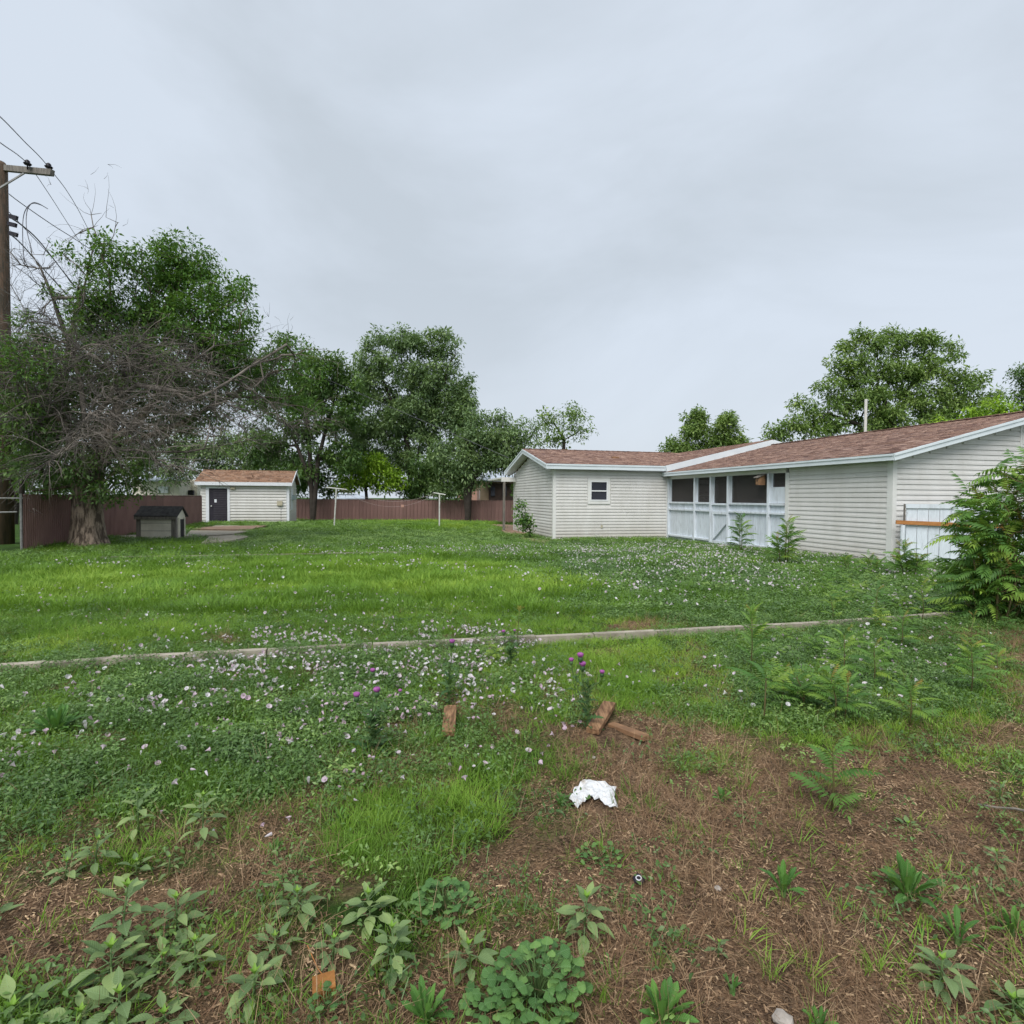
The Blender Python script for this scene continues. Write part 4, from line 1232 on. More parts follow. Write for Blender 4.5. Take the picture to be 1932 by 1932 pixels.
def leaves_mesh(name, centres, n_each, spread, size, mat, g, droop=0.35, aspect=0.42, flat=0.45, dirs=None, tintf=None, blade=4):
    """n_each leaves round every centre"""
    c = np.repeat(np.asarray(centres), n_each, axis=0)
    n = len(c)
    off = g.normal(0, 1, (n, 3)); off /= (np.linalg.norm(off, axis=1, keepdims=True) + 1e-6)
    off *= (g.random((n, 1)) ** 0.55) * spread
    off[:, 2] *= 0.75
    p = c + off
    d = off / (np.linalg.norm(off, axis=1, keepdims=True) + 1e-6) * 0.6 + g.normal(0, 0.6, (n, 3))
    d[:, 2] -= droop
    d /= np.linalg.norm(d, axis=1, keepdims=True)
    nn = g.normal(0, flat, (n, 3)); nn[:, 2] += 1
    w = np.cross(d, nn); w /= (np.linalg.norm(w, axis=1, keepdims=True) + 1e-6)
    u = np.cross(w, d)
    L = size * (0.45 + 1.15 * g.random((n, 1)) ** 1.5)
    W = L * aspect * (0.8 + 0.4 * g.random((n, 1)))
    v0 = p; v1 = p + d * L * 0.42 + w * W * 0.5 + u * W * 0.12; v2 = p + d * L - u * L * 0.12; v3 = p + d * L * 0.42 - w * W * 0.5 + u * W * 0.12
    V = np.stack([v0, v1, v2, v3], 1).reshape(-1, 3)
    F = np.arange(n * 4).reshape(n, 4)
    ct = np.repeat(g.random(len(centres)), n_each)
    t = np.clip(0.55 * ct + 0.45 * g.random(n) if tintf is None else tintf(p, ct, g.random(n)), 0, 1)
    return npmesh(name, V, F, mat, t)

def lobe_pts(lobes, g, per_area, depth, dz=1.0, ppm=None):
    """tips inside ellipsoids measured in the picture at a given depth"""
    out = []
    for lb in lobes:
        u, v, ru, rv = lb[:4]
        off = lb[4] if len(lb) > 4 else 0.0
        D = depth + off
        k = D / FPX
        n = max(3, int(per_area * ru * rv * k * k * 4.2))
        q = g.normal(0, 1, (n, 3)); q /= np.linalg.norm(q, axis=1, keepdims=True)
        q *= g.random((n, 1)) ** 0.42
        c = P(u, v, D)
        rr = np.array([ru * k, min(ru, rv) * k * dz, rv * k])
        out += list(np.array(c) + q * rr)
    return out

def tree(name, label, base, depth, lobes, mat, seed, per=2.2, n_leaf=26, spread=0.55, size=0.16, r0=0.2, fork=None, stems=None, bark='darkbark', group=None, cat='tree', aspect=0.42, step=0.6, dz=1.0, zbase=None, droop=0.35):
    g = np.random.default_rng(seed)
    b = P(base[0], base[1], depth)
    b.z = zbase if zbase is not None else float(gz(b.x, b.y)) - 0.05
    root = empty(name, b, 0, label, cat, group)
    tips = lobe_pts(lobes, g, per * 3.0, depth, dz)
    n_leaf = int(n_leaf * 2.8); size *= 0.95; spread *= 0.92
    if stems is None:
        f = P(fork[0], fork[1], depth) if fork else b + Vector((0, 0, 1.5))
        stems = [[b, b.lerp(f, 0.5) + Vector((0.1, 0, 0)), f]]
    else:
        stems = [[b if q is None else P(q[0], q[1], depth + (q[2] if len(q) > 2 else 0)) for q in s] for s in stems]
    arr, par, r, kids, istip = grow(b, stems, tips, r0, g, step=step, rmin=0.012)
    bl = np.array(b)
    mb = tubes_mesh('trunk', arr - bl, par, r, kids, M[bark])
    mb.build('trunk', M[bark], root, True)
    cen = arr[istip] - bl
    place('crown', leaves_mesh('crown', cen, n_leaf, spread, size, M[mat], g, aspect=aspect, droop=droop), root)
    return root, arr, istip

# --- the old elm at the left
ED = 17.3
g = np.random.default_rng(5)
eb_ = P(166, 1040, ED); eb_.z = -0.15
elm = empty('elm_tree', eb_, 0, 'old elm with thick trunk, green top and masses of dead bare branches', 'tree')
green = [(345, 490, 70, 45, 1), (300, 555, 75, 55, 1), (395, 560, 65, 55, 1), (435, 615, 48, 55, 1), (250, 500, 45, 40), (190, 480, 30, 40), (190, 540, 35, 45), (330, 620, 80, 50, 1),
         (455, 530, 14, 22), (230, 600, 60, 50, 0.5), (280, 690, 55, 45, 1), (170, 640, 40, 40), (390, 680, 50, 35, 1), (25, 660, 34, 40, -1), (80, 650, 50, 30), (120, 480, 12, 12), (160, 500, 15, 15), (100, 545, 12, 12), (260, 620, 70, 50, 1), (380, 640, 70, 45, 1), (440, 670, 45, 35, 1.2), (310, 520, 50, 40, 1), (200, 620, 60, 45, 1), (150, 590, 30, 40), (370, 510, 40, 40, 1), (320, 470, 30, 25, 1)]
dark_low = [(150, 720, 70, 50, 2), (230, 760, 70, 50, 2), (310, 760, 60, 40, 2.2), (380, 740, 50, 40, 2.2), (80, 780, 70, 50, 1.5), (160, 830, 70, 45, 1.8), (260, 830, 55, 35, 2), (350, 800, 50, 30, 2.2), (430, 700, 40, 40, 2), (215, 850, 55, 35, 0.3), (120, 905, 60, 30), (200, 905, 60, 30, 0.2), (245, 900, 32, 34), (50, 840, 55, 60, -0.5), (15, 760, 40, 60, -0.5), (180, 790, 60, 40, 1), (60, 740, 50, 50, 0.5), (270, 860, 22, 26), (90, 940, 42, 16, 0.8), (300, 800, 55, 30, 1), (130, 700, 60, 45, 1),
            (215, 935, 40, 14, -.1), (265, 920, 20, 18), (20, 690, 45, 40, -2), (15, 780, 45, 50, -2), (25, 870, 45, 40, -2), (70, 800, 45, 50, -1.5), (100, 870, 50, 35, -1.2), (60, 920, 40, 20, -.8), (90, 690, 45, 35, -1.5), (150, 870, 50, 35, -1), (180, 920, 50, 22, -.9), (240, 880, 30, 30, -.8), (270, 720, 60, 45, .4), (350, 720, 55, 40, .4), (200, 690, 60, 50, .2), (300, 660, 60, 40, .2), (420, 720, 45, 35, 1), (390, 780, 50, 30, 1), (120, 760, 60, 45, 0), (420, 640, 45, 40, .6), (350, 600, 60, 40, .4), (250, 650, 50, 40, .2), (60, 620, 30, 25, 0), (180, 560, 35, 40, 0), (460, 560, 22, 30), (320, 700, 50, 35, -.4)]
right_lobe = [(500, 690, 50, 40, 2.5), (550, 650, 40, 20, 2.5), (565, 700, 45, 30, 2.5), (540, 760, 45, 32, 2.5), (580, 775, 30, 22, 2.5), (470, 735, 40, 30, 2.5), (470, 645, 20, 16, 2.5)]
tg = lobe_pts(green, g, 11, ED); tl = lobe_pts(dark_low, g, 9, ED); tr_ = lobe_pts(right_lobe, g, 9, ED)
dead = [(110, 560, 70, 60), (60, 520, 45, 50), (90, 640, 85, 50), (200, 680, 100, 60, -1), (300, 720, 90, 50, -1), (380, 740, 80, 50, -1), (100, 730, 90, 50, -1.5), (60, 800, 80, 40, -1.5), (430, 790, 90, 30, -0.5),
        (350, 800, 90, 45, -1.5), (250, 780, 90, 50, -2), (460, 720, 70, 45, 1), (520, 680, 50, 30, 1), (160, 600, 60, 70, -.5),  (330, 660, 80, 60, 0), (50, 700, 60, 60, -1), (540, 790, 40, 30, 1)]
td = lobe_pts(dead, g, 4.2, ED) + [P(u, v, ED + d) for u, v, d in ((170, 405, 0), (185, 425, 0), (192, 402, 0.2), (225, 420, 0), (220, 455, 0), (148, 440, 0), (130, 455, 0), (210, 470, 0.2), (160, 440, 0.3), (25, 470, 0), (40, 500, 0), (60, 470, 0), (95, 450, 0), (200, 410, -.2))]
f1 = P(165, 900, ED); f2 = P(215, 800, ED)
def e_(u, v, d=0.0): return P(u, v, ED + d)
stems = [[eb_, e_(168, 985), e_(170, 930), e_(180, 880), e_(195, 840)],
         [None, e_(150, 900, .3), e_(130, 820, .5), e_(120, 740, .5), e_(130, 650, .3), e_(150, 560)],
         [None, e_(215, 790, .3), e_(240, 720, .5), e_(275, 650, .8), e_(320, 570, 1), e_(345, 500, 1)],
         [None, e_(245, 810, .5), e_(300, 750, .8), e_(360, 680, 1), e_(400, 610, 1)],
         [None, e_(260, 830, .5), e_(340, 800, .8), e_(430, 750, 1.5), e_(520, 700, 2)]]
stems = [[q for q in s if q is not None] for s in stems]
# later stems leave the trunk top, the fifth node
class _S: pass
def grow_elm():
    nodes = list(stems[0])
    s2 = [stems[0]]
    return s2
def build_elm():
    g = np.random.default_rng(9)
    base_nodes = [np.array(q) for q in stems[0]]
    pts = list(base_nodes); par = [-1] + list(range(len(base_nodes) - 1))
    top = len(pts) - 1
    for s in stems[1:]:
        prev = top if s is not stems[1] else top - 2
        for q in s:
            pts.append(np.array(q)); par.append(prev); prev = len(pts) - 1
    # grow() wants stems, feed it the ready made skeleton
    return pts, par
_pts, _par = build_elm()
def grow_from(pts, par0, tips, r0, g, step=0.45, rmin=0.008, gamma=2.3, wander=0.05, upbias=0.3, plw=0.25, sag=0.0):
    par = list(par0); cnt = len(pts)
    arr = np.zeros((len(tips) * 14 + cnt + 10, 3)); arr[:cnt] = pts
    plen = np.zeros(len(arr))
    for i in range(cnt):
        if par[i] >= 0: plen[i] = plen[par[i]] + np.linalg.norm(arr[i] - arr[par[i]])
    T = np.array(tips)
    order = np.argsort([np.min(np.linalg.norm(arr[:cnt] - t, axis=1)) for t in T])
    ist = []
    for ti in order:
        t = T[ti]
        dist = np.linalg.norm(t - arr[:cnt], axis=1)
        j = int(np.argmin(dist + plw * plen[:cnt] + upbias * np.maximum(0, arr[:cnt, 2] - t[2])))
        d = dist[j]
        if d < 1e-3: continue
        k = max(1, min(12, int(d / step)))
        pdir = arr[j] - arr[par[j]] if par[j] >= 0 else np.array([0, 0, 1.0])
        pdir = pdir / (np.linalg.norm(pdir) + 1e-6)
        c1 = arr[j] + pdir * d * 0.35 + g.normal(0, wander, 3) * d
        c1[2] += sag * d
        prev = j
        for q in range(1, k + 1):
            s = q / k
            p = (1 - s) ** 2 * arr[j] + 2 * s * (1 - s) * c1 + s * s * t
            if q < k: p = p + g.normal(0, 0.08, 3) * d / k
            arr[cnt] = p; par.append(prev); plen[cnt] = plen[prev] + np.linalg.norm(p - arr[prev]); prev = cnt; cnt += 1
        ist.append(prev)
    w = np.zeros(cnt); w[ist] = 1
    kids = [[] for _ in range(cnt)]
    for i in range(cnt):
        if par[i] >= 0: kids[par[i]].append(i)
    for i in np.argsort(-plen[:cnt]):
        if par[i] >= 0: w[par[i]] += w[i]
    r = rmin * np.maximum(w, 1) ** (1 / gamma)
    sc = r0 / r[0]
    r = np.maximum(rmin, r * (sc if sc < 1 else 1 + (sc - 1) * (w / w[0]) ** 0.75))
    return arr[:cnt], np.array(par), r, kids, ist

arr, par, r, kids, ist = grow_from(_pts, _par, tg + tl + tr_, 0.34, g, rmin=0.008)
ebl = np.array(eb_)
mb = tubes_mesh('trunk', arr - ebl, par, r, kids, M['bark'], 4, 12, 0.05)
# the broad flared foot
k_ = ED / FPX
trunk = MB()
prof = [(1060, 215, 125), (1036, 206, 131), (1012, 197, 138), (985, 193, 141), (955, 191, 142), (920, 190, 143), (885, 196, 145), (860, 205, 160)]
rings = 22
bi = len(trunk.v)
for (v, ua, ub) in prof:
    c = P((ua + ub) / 2, v, ED) - eb_
    rr = abs(ua - ub) / 2 * k_
    fl = max(0, (v - 985) / 75)
    for q in range(rings):
        a = 2 * math.pi * q / rings
        w = 1 + 0.06 * math.sin(3 * a + v * 0.01) + 0.05 * math.sin(7 * a + 1) + fl * 0.22 * max(0, math.sin(2.5 * a + 0.7)) ** 2
        trunk.v.append((c.x + rr * w * math.cos(a), c.y + rr * 0.9 * w * math.sin(a), c.z))
for i in range(len(prof) - 1):
    for q in range(rings):
        a0 = bi + i * rings + q; a1 = bi + i * rings + (q + 1) % rings
        trunk.f.append((a0, a1, a1 + rings, a0 + rings))
trunk.build('trunk', M['bark'], elm, True)
mb.build('branches', M['bark'], elm, True)
cen = arr[ist] - ebl
gm = np.array([True] * len(ist))
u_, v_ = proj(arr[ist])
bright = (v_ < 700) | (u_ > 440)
place('crown', leaves_mesh('crown', cen[bright], 62, 0.36, 0.115, M['elmleaf'], g, aspect=0.40, droop=0.2), elm)
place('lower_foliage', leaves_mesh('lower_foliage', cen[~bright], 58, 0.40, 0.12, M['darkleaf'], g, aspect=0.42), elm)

# dead wood: limbs and a thick mesh of twigs
def dead_twigs():
    g = np.random.default_rng(31)
    limbs = [  # picture points with a depth offset
        [(197, 880, -.2), (180, 845, -1.2), (168, 815, -2.0), (159, 794, -2.4), (173, 773, -2.2), (182, 745, -1.8)],
        [(159, 794, -2.4), (148, 812, -2.9), (140, 835, -3.2), (120, 850, -3.4), (95, 868, -3.6), (60, 890, -3.8)],
        [(173, 780, -2.3), (200, 790, -2.7), (222, 792, -2.9), (240, 806, -3.1), (250, 824, -3.2), (275, 841, -3.3), (289, 866, -3.4), (312, 876, -3.5), (336, 885, -3.5)],
        [(185, 890, -.4), (178, 862, -1.2), (168, 840, -1.7), (160, 826, -2.0)],
        [(215, 850, 0), (262, 850, -.8), (300, 852, -1.2), (350, 850, -1.6), (410, 842, -1.8), (470, 830, -1.6)],
        [(160, 800, -.5), (110, 780, -1.3), (60, 790, -2.0), (10, 795, -2.5), (-30, 800, -2.8)],
        [(150, 720, 0), (100, 690, -1), (50, 690, -1.8), (0, 720, -2.4)],
        [(200, 760, 0), (260, 730, -.8), (330, 740, -1.5), (390, 765, -1.8), (450, 800, -1.7)],
        [(230, 700, .2), (300, 690, -.4), (380, 700, -.6), (450, 720, -.4), (510, 760, 0), (540, 800, .3)],
        [(130, 650, .3), (110, 590, .2), (85, 530, 0), (60, 480, 0)],
        [(150, 560, 0), (165, 500, 0), (180, 450, 0), (172, 405, 0)],
        [(165, 520, 0), (205, 480, 0), (215, 440, 0), (222, 420, 0)],
        [(120, 740, .5), (80, 670, .3), (50, 600, 0), (22, 540, 0)],
        [(345, 760, -1.2), (400, 740, -1), (470, 690, -.3), (540, 650, .5)],
        [(300, 740, -1), (340, 700, -.8), (400, 660, -.2), (470, 640, .3)]]
    pts = []; par = []
    start = {}
    for L in limbs:
        q0 = e_(*L[0]); prev = -1
        if pts:
            dd = np.linalg.norm(np.array(pts) - np.array(q0), axis=1); j = int(np.argmin(dd)); prev = j
        for (a, b) in zip(L[:-1], L[1:]):
            for s in (0.0, 0.5):
                p = e_(*a).lerp(e_(*b), s)
                pts.append(np.array(p) + g.normal(0, 0.03, 3)); par.append(prev); prev = len(pts) - 1
        pts.append(np.array(e_(*L[-1]))); par.append(prev)
    tips = [np.array(t) for t in td]
    # limbs joined to the tree top keep their own thickness
    arr, par, r, kids, ist = grow_from(pts, par, tips, 0.15, g, step=0.32, rmin=0.009, gamma=2.1, wander=0.16, upbias=0.0, plw=0.02, sag=0.18)
    return arr, par, r, kids, ist
arr, par, r, kids, ist = dead_twigs()
r = np.minimum(r, 0.07)
kidn = [len(k) for k in kids]
big = MB(); 
mbd = tubes_mesh('dead', arr - ebl, par, r, kids, M['deadbark'], 4, 8, 0.03)
mbd.build('dead_branches', M['deadbark'], elm, True)
# finest twigs: numpy swept three sided rods
def rods(starts, dirs, lens, rad, g, curve=0.35, segs=3, sag=-0.15):
    n = len(starts)
    p = starts.copy(); d = dirs / np.linalg.norm(dirs, axis=1, keepdims=True)
    ring = []
    for s in range(segs + 1):
        w = np.cross(d, g.normal(0, 1, (n, 3)) if s == 0 else wv)
        w /= (np.linalg.norm(w, axis=1, keepdims=True) + 1e-6)
        wv = np.cross(w, d) if s == 0 else wv
        w2 = np.cross(d, w)
        rr = (rad * (1 - 0.75 * s / segs))[:, None]
        ring.append(np.stack([p + w * rr, p - 0.5 * w * rr + 0.87 * w2 * rr, p - 0.5 * w * rr - 0.87 * w2 * rr], 1))
        p = p + d * lens[:, None] / segs
        d = d + g.normal(0, curve, (n, 3)) / segs * 1.6; d[:, 2] += sag / segs
        d /= np.linalg.norm(d, axis=1, keepdims=True)
    V = np.stack(ring, 1)            # n, segs+1, 3, 3
    V = V.reshape(n, -1, 3)
    F = []
    for s in range(segs):
        for k in range(3):
            F.append([s * 3 + k, s * 3 + (k + 1) % 3, (s + 1) * 3 + (k + 1) % 3, (s + 1) * 3 + k])
    F = np.array(F)
    m = (segs + 1) * 3
    FF = (F[None] + (np.arange(n) * m)[:, None, None]).reshape(-1, 4)
    return V.reshape(-1, 3), FF, p
g = np.random.default_rng(77)
cand = np.array([i for i in range(len(par)) if par[i] >= 0 and r[i] < 0.045])
_u, _v = proj(arr[cand])
_w = np.where(_v < 480, 0.06, np.where(_v < 600, 0.45, 1.0)) * np.where((_u > 230) & (_v < 640), 0.35, 1.0) * np.where(_u > 260, 0.6, 1.0)
sel = cand[g.choice(len(cand), 2600, p=_w / _w.sum())]
dirs = arr[sel] - arr[par[sel]]
dirs /= (np.linalg.norm(dirs, axis=1, keepdims=True) + 1e-6)
dirs = dirs + g.normal(0, 0.42, dirs.shape)
V1, F1, e1 = rods(arr[sel] - ebl, dirs, g.uniform(0.35, 1.25, len(sel)), np.full(len(sel), 0.0078), g, 0.55, 4)
s2 = g.integers(0, len(e1), 3000)
V2, F2, _ = rods(e1[s2], dirs[s2] * 0.5 + g.normal(0, 0.6, (len(s2), 3)) + np.array([0, 0, -0.1]), g.uniform(0.15, 0.5, len(s2)), np.full(len(s2), 0.0055), g, 0.5, 2)
# long whips arching out and down, each with its own side twigs
cw = np.array([i for i in range(len(par)) if par[i] >= 0 and 0.008 < r[i] < 0.08])
_u, _v = proj(arr[cw]); _p = np.where((_v > 640) & (_v < 880), 1.0, np.where(_v < 580, 0.01, 0.15)) * np.where(_u < 330, 1.0, 0.35)
sw = cw[g.choice(len(cw), 360, p=_p / _p.sum())]
rel = arr[sw] - np.array(e_(200, 800))
outw = np.stack([np.sign(rel[:, 0]) * g.uniform(0.3, 1.2, len(sw)), g.uniform(-0.9, 0.3, len(sw)), g.uniform(-0.1, 0.55, len(sw))], -1)
outw[:, 0] = np.where(g.random(len(sw)) < 0.2, -outw[:, 0], outw[:, 0])
def whips(starts, d, lens, rad, sag, segs, wob):
    n = len(starts); d = d / np.linalg.norm(d, axis=1, keepdims=True); p = starts.copy()
    P_, D_ = [p.copy()], [d.copy()]
    for s in range(segs):
        p = p + d * lens[:, None] / segs
        d = d + g.normal(0, wob, (n, 3)) / segs ** .5; d[:, 2] -= sag / segs
        d /= np.linalg.norm(d, axis=1, keepdims=True)
        P_.append(p.copy()); D_.append(d.copy())
    return np.stack(P_, 1), np.stack(D_, 1)
def sweep(Pn, Dn, rad):
    n, m = Pn.shape[:2]; ref = g.normal(0, 1, (n, 3)); ring = []
    for s in range(m):
        w = np.cross(Dn[:, s], ref); w /= np.linalg.norm(w, axis=1, keepdims=True) + 1e-6; w2 = np.cross(Dn[:, s], w)
        rr = (rad * (1 - 0.8 * s / (m - 1)))[:, None]
        ring.append(np.stack([Pn[:, s] + w * rr, Pn[:, s] - .5 * w * rr + .87 * w2 * rr, Pn[:, s] - .5 * w * rr - .87 * w2 * rr], 1))
    V = np.stack(ring, 1).reshape(n, -1, 3)
    F = np.array([[s * 3 + k, s * 3 + (k + 1) % 3, (s + 1) * 3 + (k + 1) % 3, (s + 1) * 3 + k] for s in range(m - 1) for k in range(3)])
    return V.reshape(-1, 3), (F[None] + (np.arange(n) * m * 3)[:, None, None]).reshape(-1, 4)
Lw = g.uniform(0.9, 2.4, len(sw))
Pw, Dw = whips(arr[sw] - ebl, outw, Lw, None, 0.85, 8, 0.28)
W1 = sweep(Pw, Dw, g.uniform(0.009, 0.018, len(sw)))
n5 = 5
ii = np.repeat(np.arange(len(sw)), n5); ss = g.integers(2, 8, len(ii))
d5 = Dw[ii, ss] * 0.8 + g.normal(0, 0.6, (len(ii), 3))
P5, D5 = whips(Pw[ii, ss], d5, g.uniform(0.25, 0.95, len(ii)), None, 0.5, 5, 0.3)
W2 = sweep(P5, D5, np.full(len(ii), 0.0065))
wv = np.concatenate([W1[0], W2[0]]); wf_ = np.concatenate([W1[1], W2[1] + len(W1[0])])
wo = place('drooping_twigs', npmesh('drooping_twigs', wv, wf_, M['deadbark']), elm); wo['kind'] = 'stuff'
me = npmesh('twigs', np.concatenate([V1, V2]), np.concatenate([F1, F2 + len(V1)]), M['twig'])
tw = place('twigs', me, elm); tw['kind'] = 'stuff'

# --- trees beyond the fences
FAR = 'trees beyond the fences'
tree('elm_tree', 'dark many stemmed tree behind the shed with gaps of sky in it', (590, 950), 40, [(600, 690, 50, 45), (640, 690, 25, 35), (560, 735, 60, 45), (620, 760, 60, 45), (500, 760, 50, 45), (650, 800, 35, 35), (560, 815, 50, 25), (500, 830, 45, 40), (610, 850, 45, 22), (660, 745, 30, 30), (530, 660, 35, 25), (470, 860, 40, 30), (650, 860, 30, 30), (570, 780, 60, 40), (560, 890, 40, 20), (610, 715, 60, 35), (490, 700, 45, 35), (535, 850, 30, 30)],
     'darkleaf', 21, per=0.58, n_leaf=44, spread=0.72, size=0.26, r0=0.36, stems=[[None, (587, 920), (575, 880), (560, 840), (540, 800)], [(590, 925), (600, 870), (612, 820), (630, 760)], [(588, 925), (585, 860), (580, 800), (575, 740)]], step=0.8)
tree('elm_tree', 'tallest round crowned tree behind the middle of the back fence', (782, 955), 45, [(730, 665, 45, 40), (780, 655, 50, 35), (838, 668, 42, 42), (700, 700, 45, 38), (760, 715, 65, 50), (830, 725, 60, 45), (872, 755, 32, 50), (885, 735, 18, 25), (690, 745, 40, 30), (700, 800, 50, 25), (750, 800, 50, 40), (820, 810, 55, 45), (870, 820, 38, 40), (680, 855, 40, 25), (740, 870, 50, 30), (800, 900, 70, 30), (725, 640, 18, 14), (765, 630, 14, 12), (848, 640, 14, 14), (770, 760, 80, 40), (850, 780, 50, 40), (780, 850, 60, 35), (840, 880, 60, 30), (890, 790, 25, 35), (715, 835, 55, 32), (660, 810, 40, 35), (770, 780, 90, 40)],
     'midleaf', 22, per=0.55, n_leaf=46, spread=0.76, size=0.26, r0=0.5, stems=[[None, (785, 900), (790, 850), (795, 810)], [(788, 870), (765, 810), (740, 760), (720, 710)], [(795, 850), (825, 790), (850, 740)], [(780, 900), (830, 870), (875, 840)]], step=0.9)
tree('elm_tree', 'lower broad tree with a leaning dark trunk left of the wing roof', (882, 955), 40, [(905, 815, 45, 35), (950, 820, 45, 38), (985, 835, 35, 32), (900, 860, 55, 32), (960, 865, 45, 25), (860, 880, 40, 30), (850, 920, 35, 15), (1000, 800, 18, 14), (935, 790, 25, 14), (930, 850, 60, 35), (880, 900, 40, 25), (840, 860, 35, 30), (930, 880, 40, 18)],
     'midleaf', 23, per=0.7, n_leaf=46, spread=0.85, size=0.24, r0=0.3, stems=[[None, (885, 925), (895, 900), (925, 870), (950, 840)], [(885, 930), (875, 890), (890, 850)]], step=0.8)
tree('young_tree', 'small sparse tree with sky showing through above the wing roof', (1062, 960), 46, [(1070, 800, 38, 32), (1040, 815, 20, 20), (1095, 815, 20, 22), (1030, 785, 12, 9), (1068, 775, 22, 12), (1022, 835, 18, 15), (1060, 825, 40, 16), (1085, 790, 22, 18), (1045, 800, 22, 16)],
     'mapleleaf', 24, per=0.35, n_leaf=24, spread=0.8, size=0.26, r0=0.14, stems=[[None, (1063, 860), (1064, 830)]], step=0.7)
tree('bush', 'bright lime green bush glowing behind the low metal roof', (690, 950), 42.7, [(670, 880, 34, 22), (690, 890, 42, 26), (660, 905, 28, 25), (720, 905, 35, 22), (655, 870, 22, 14), (705, 868, 24, 14), (735, 900, 26, 20)],
     'limeleaf', 25, per=0.8, n_leaf=44, spread=0.8, size=0.26, r0=0.12, cat='bush', fork=(690, 920))
tree('bush', 'dark bushes crowding low over the back fence below the tall tree', (800, 955), 43.5, [(780, 915, 40, 20), (830, 920, 45, 20), (770, 930, 30, 14), (870, 925, 30, 16), (620, 925, 26, 14), (575, 915, 30, 26), (610, 890, 30, 26), (560, 880, 26, 30), (640, 870, 26, 20), (800, 885, 40, 25), (850, 900, 40, 25)],
     'darkleaf', 26, per=0.9, n_leaf=40, spread=0.7, size=0.22, r0=0.1, cat='bush', fork=(790, 930))
tree('broadleaf_tree', 'dark dense tree filling the view above the shed roof', (440, 950), 50, [(380, 850, 60, 30), (450, 850, 60, 35), (510, 870, 50, 30), (420, 890, 60, 22), (340, 830, 40, 30), (540, 890, 40, 24), (330, 880, 60, 25), (270, 860, 50, 30), (480, 900, 60, 20)],
     'midleaf', 27, per=0.5, n_leaf=44, spread=1.0, size=0.28, r0=0.25, fork=(440, 900))
tree('broadleaf_tree', 'green tree at the far left behind the utility pole', (20, 950), 30, [(10, 680, 50, 40), (40, 740, 60, 50), (10, 820, 60, 60), (60, 860, 55, 40), (110, 820, 50, 50), (120, 890, 50, 25), (-40, 760, 50, 60)],
     'elmleaf', 28, per=0.7, n_leaf=42, spread=0.8, size=0.22, r0=0.3, fork=(20, 880))
tree('bush', 'leafy bush behind the fence left of the elm trunk', (95, 960), 19.5, [(60, 905, 28, 20), (105, 900, 35, 20), (130, 915, 28, 16), (85, 925, 30, 10), (45, 890, 25, 22)],
     'elmleaf', 29, per=4, n_leaf=30, spread=0.3, size=0.11, r0=0.06, cat='bush', fork=(95, 930))
tree('maple_tree', 'rounded twin topped tree rising over the porch roof', (1340, 960), 46, [(1318, 800, 24, 26), (1365, 800, 27, 26), (1290, 835, 28, 16), (1340, 835, 45, 18), (1395, 825, 20, 16), (1270, 850, 20, 12), (1385, 845, 30, 14), (1320, 780, 16, 14), (1340, 815, 40, 22), (1300, 815, 25, 20), (1340, 845, 65, 14), (1275, 845, 24, 12), (1400, 840, 22, 14), (1375, 790, 22, 18), (1308, 790, 18, 18)],
     'mapleleaf', 30, per=0.7, n_leaf=44, spread=0.6, size=0.26, r0=0.2, fork=(1340, 880))
tree('maple_tree', 'large spreading bright maple behind the garage roof', (1690, 980), 40, [(1625, 660, 38, 32), (1670, 650, 38, 26), (1720, 655, 40, 28), (1775, 680, 35, 32), (1600, 715, 45, 32), (1660, 710, 60, 40), (1730, 715, 60, 42), (1800, 725, 40, 35), (1570, 760, 45, 30), (1640, 775, 60, 35), (1720, 780, 60, 35), (1800, 775, 45, 28), (1530, 790, 40, 22), (1490, 795, 32, 26), (1465, 815, 24, 18), (1620, 628, 15, 12), (1680, 628, 18, 10), (1745, 640, 18, 12), (1835, 745, 28, 24), (1650, 750, 70, 40), (1750, 760, 60, 35), (1850, 775, 30, 22), (1590, 690, 30, 22), (1560, 720, 25, 18), (1520, 760, 25, 16), (1700, 690, 40, 26), (1600, 805, 60, 26), (1680, 810, 70, 28), (1540, 815, 50, 22), (1760, 800, 70, 28), (1480, 828, 40, 15), (1870, 760, 26, 20), (1655, 640, 30, 18), (1725, 645, 30, 18), (1790, 665, 24, 24), (1825, 710, 26, 26)],
     'mapleleaf', 31, per=0.46, n_leaf=50, spread=0.68, size=0.25, r0=0.4, stems=[[None, (1690, 880), (1680, 820), (1670, 760)], [(1690, 870), (1740, 800), (1780, 740)], [(1685, 850), (1620, 800), (1560, 780)]], step=0.8)
tree('bush', 'yellow green tree top low behind the garage ridge at the right', (1880, 960), 33, [(1850, 785, 45, 18), (1885, 765, 28, 22), (1800, 800, 40, 12), (1760, 810, 30, 8)],
     'limeleaf', 32, per=1.1, n_leaf=40, spread=0.6, size=0.2, r0=0.14, cat='tree', fork=(1870, 850))
tree('purple_leaf_tree', 'dark reddish green tree cut by the right edge above the roof', (1945, 960), 50, [(1935, 712, 26, 20), (1945, 750, 32, 28), (1960, 790, 40, 30), (1920, 705, 14, 8)],
     'darkleaf', 33, per=0.8, n_leaf=44, spread=0.9, size=0.26, r0=0.25, fork=(1945, 850))
tree('sapling', 'thin leafy shoots behind the neighbour fence at the paving', (1000, 975), 32, [(975, 925, 10, 20), (985, 960, 10, 15)], 'elmleaf', 34, per=3, n_leaf=14, spread=0.3, size=0.12, r0=0.04, cat='plant')

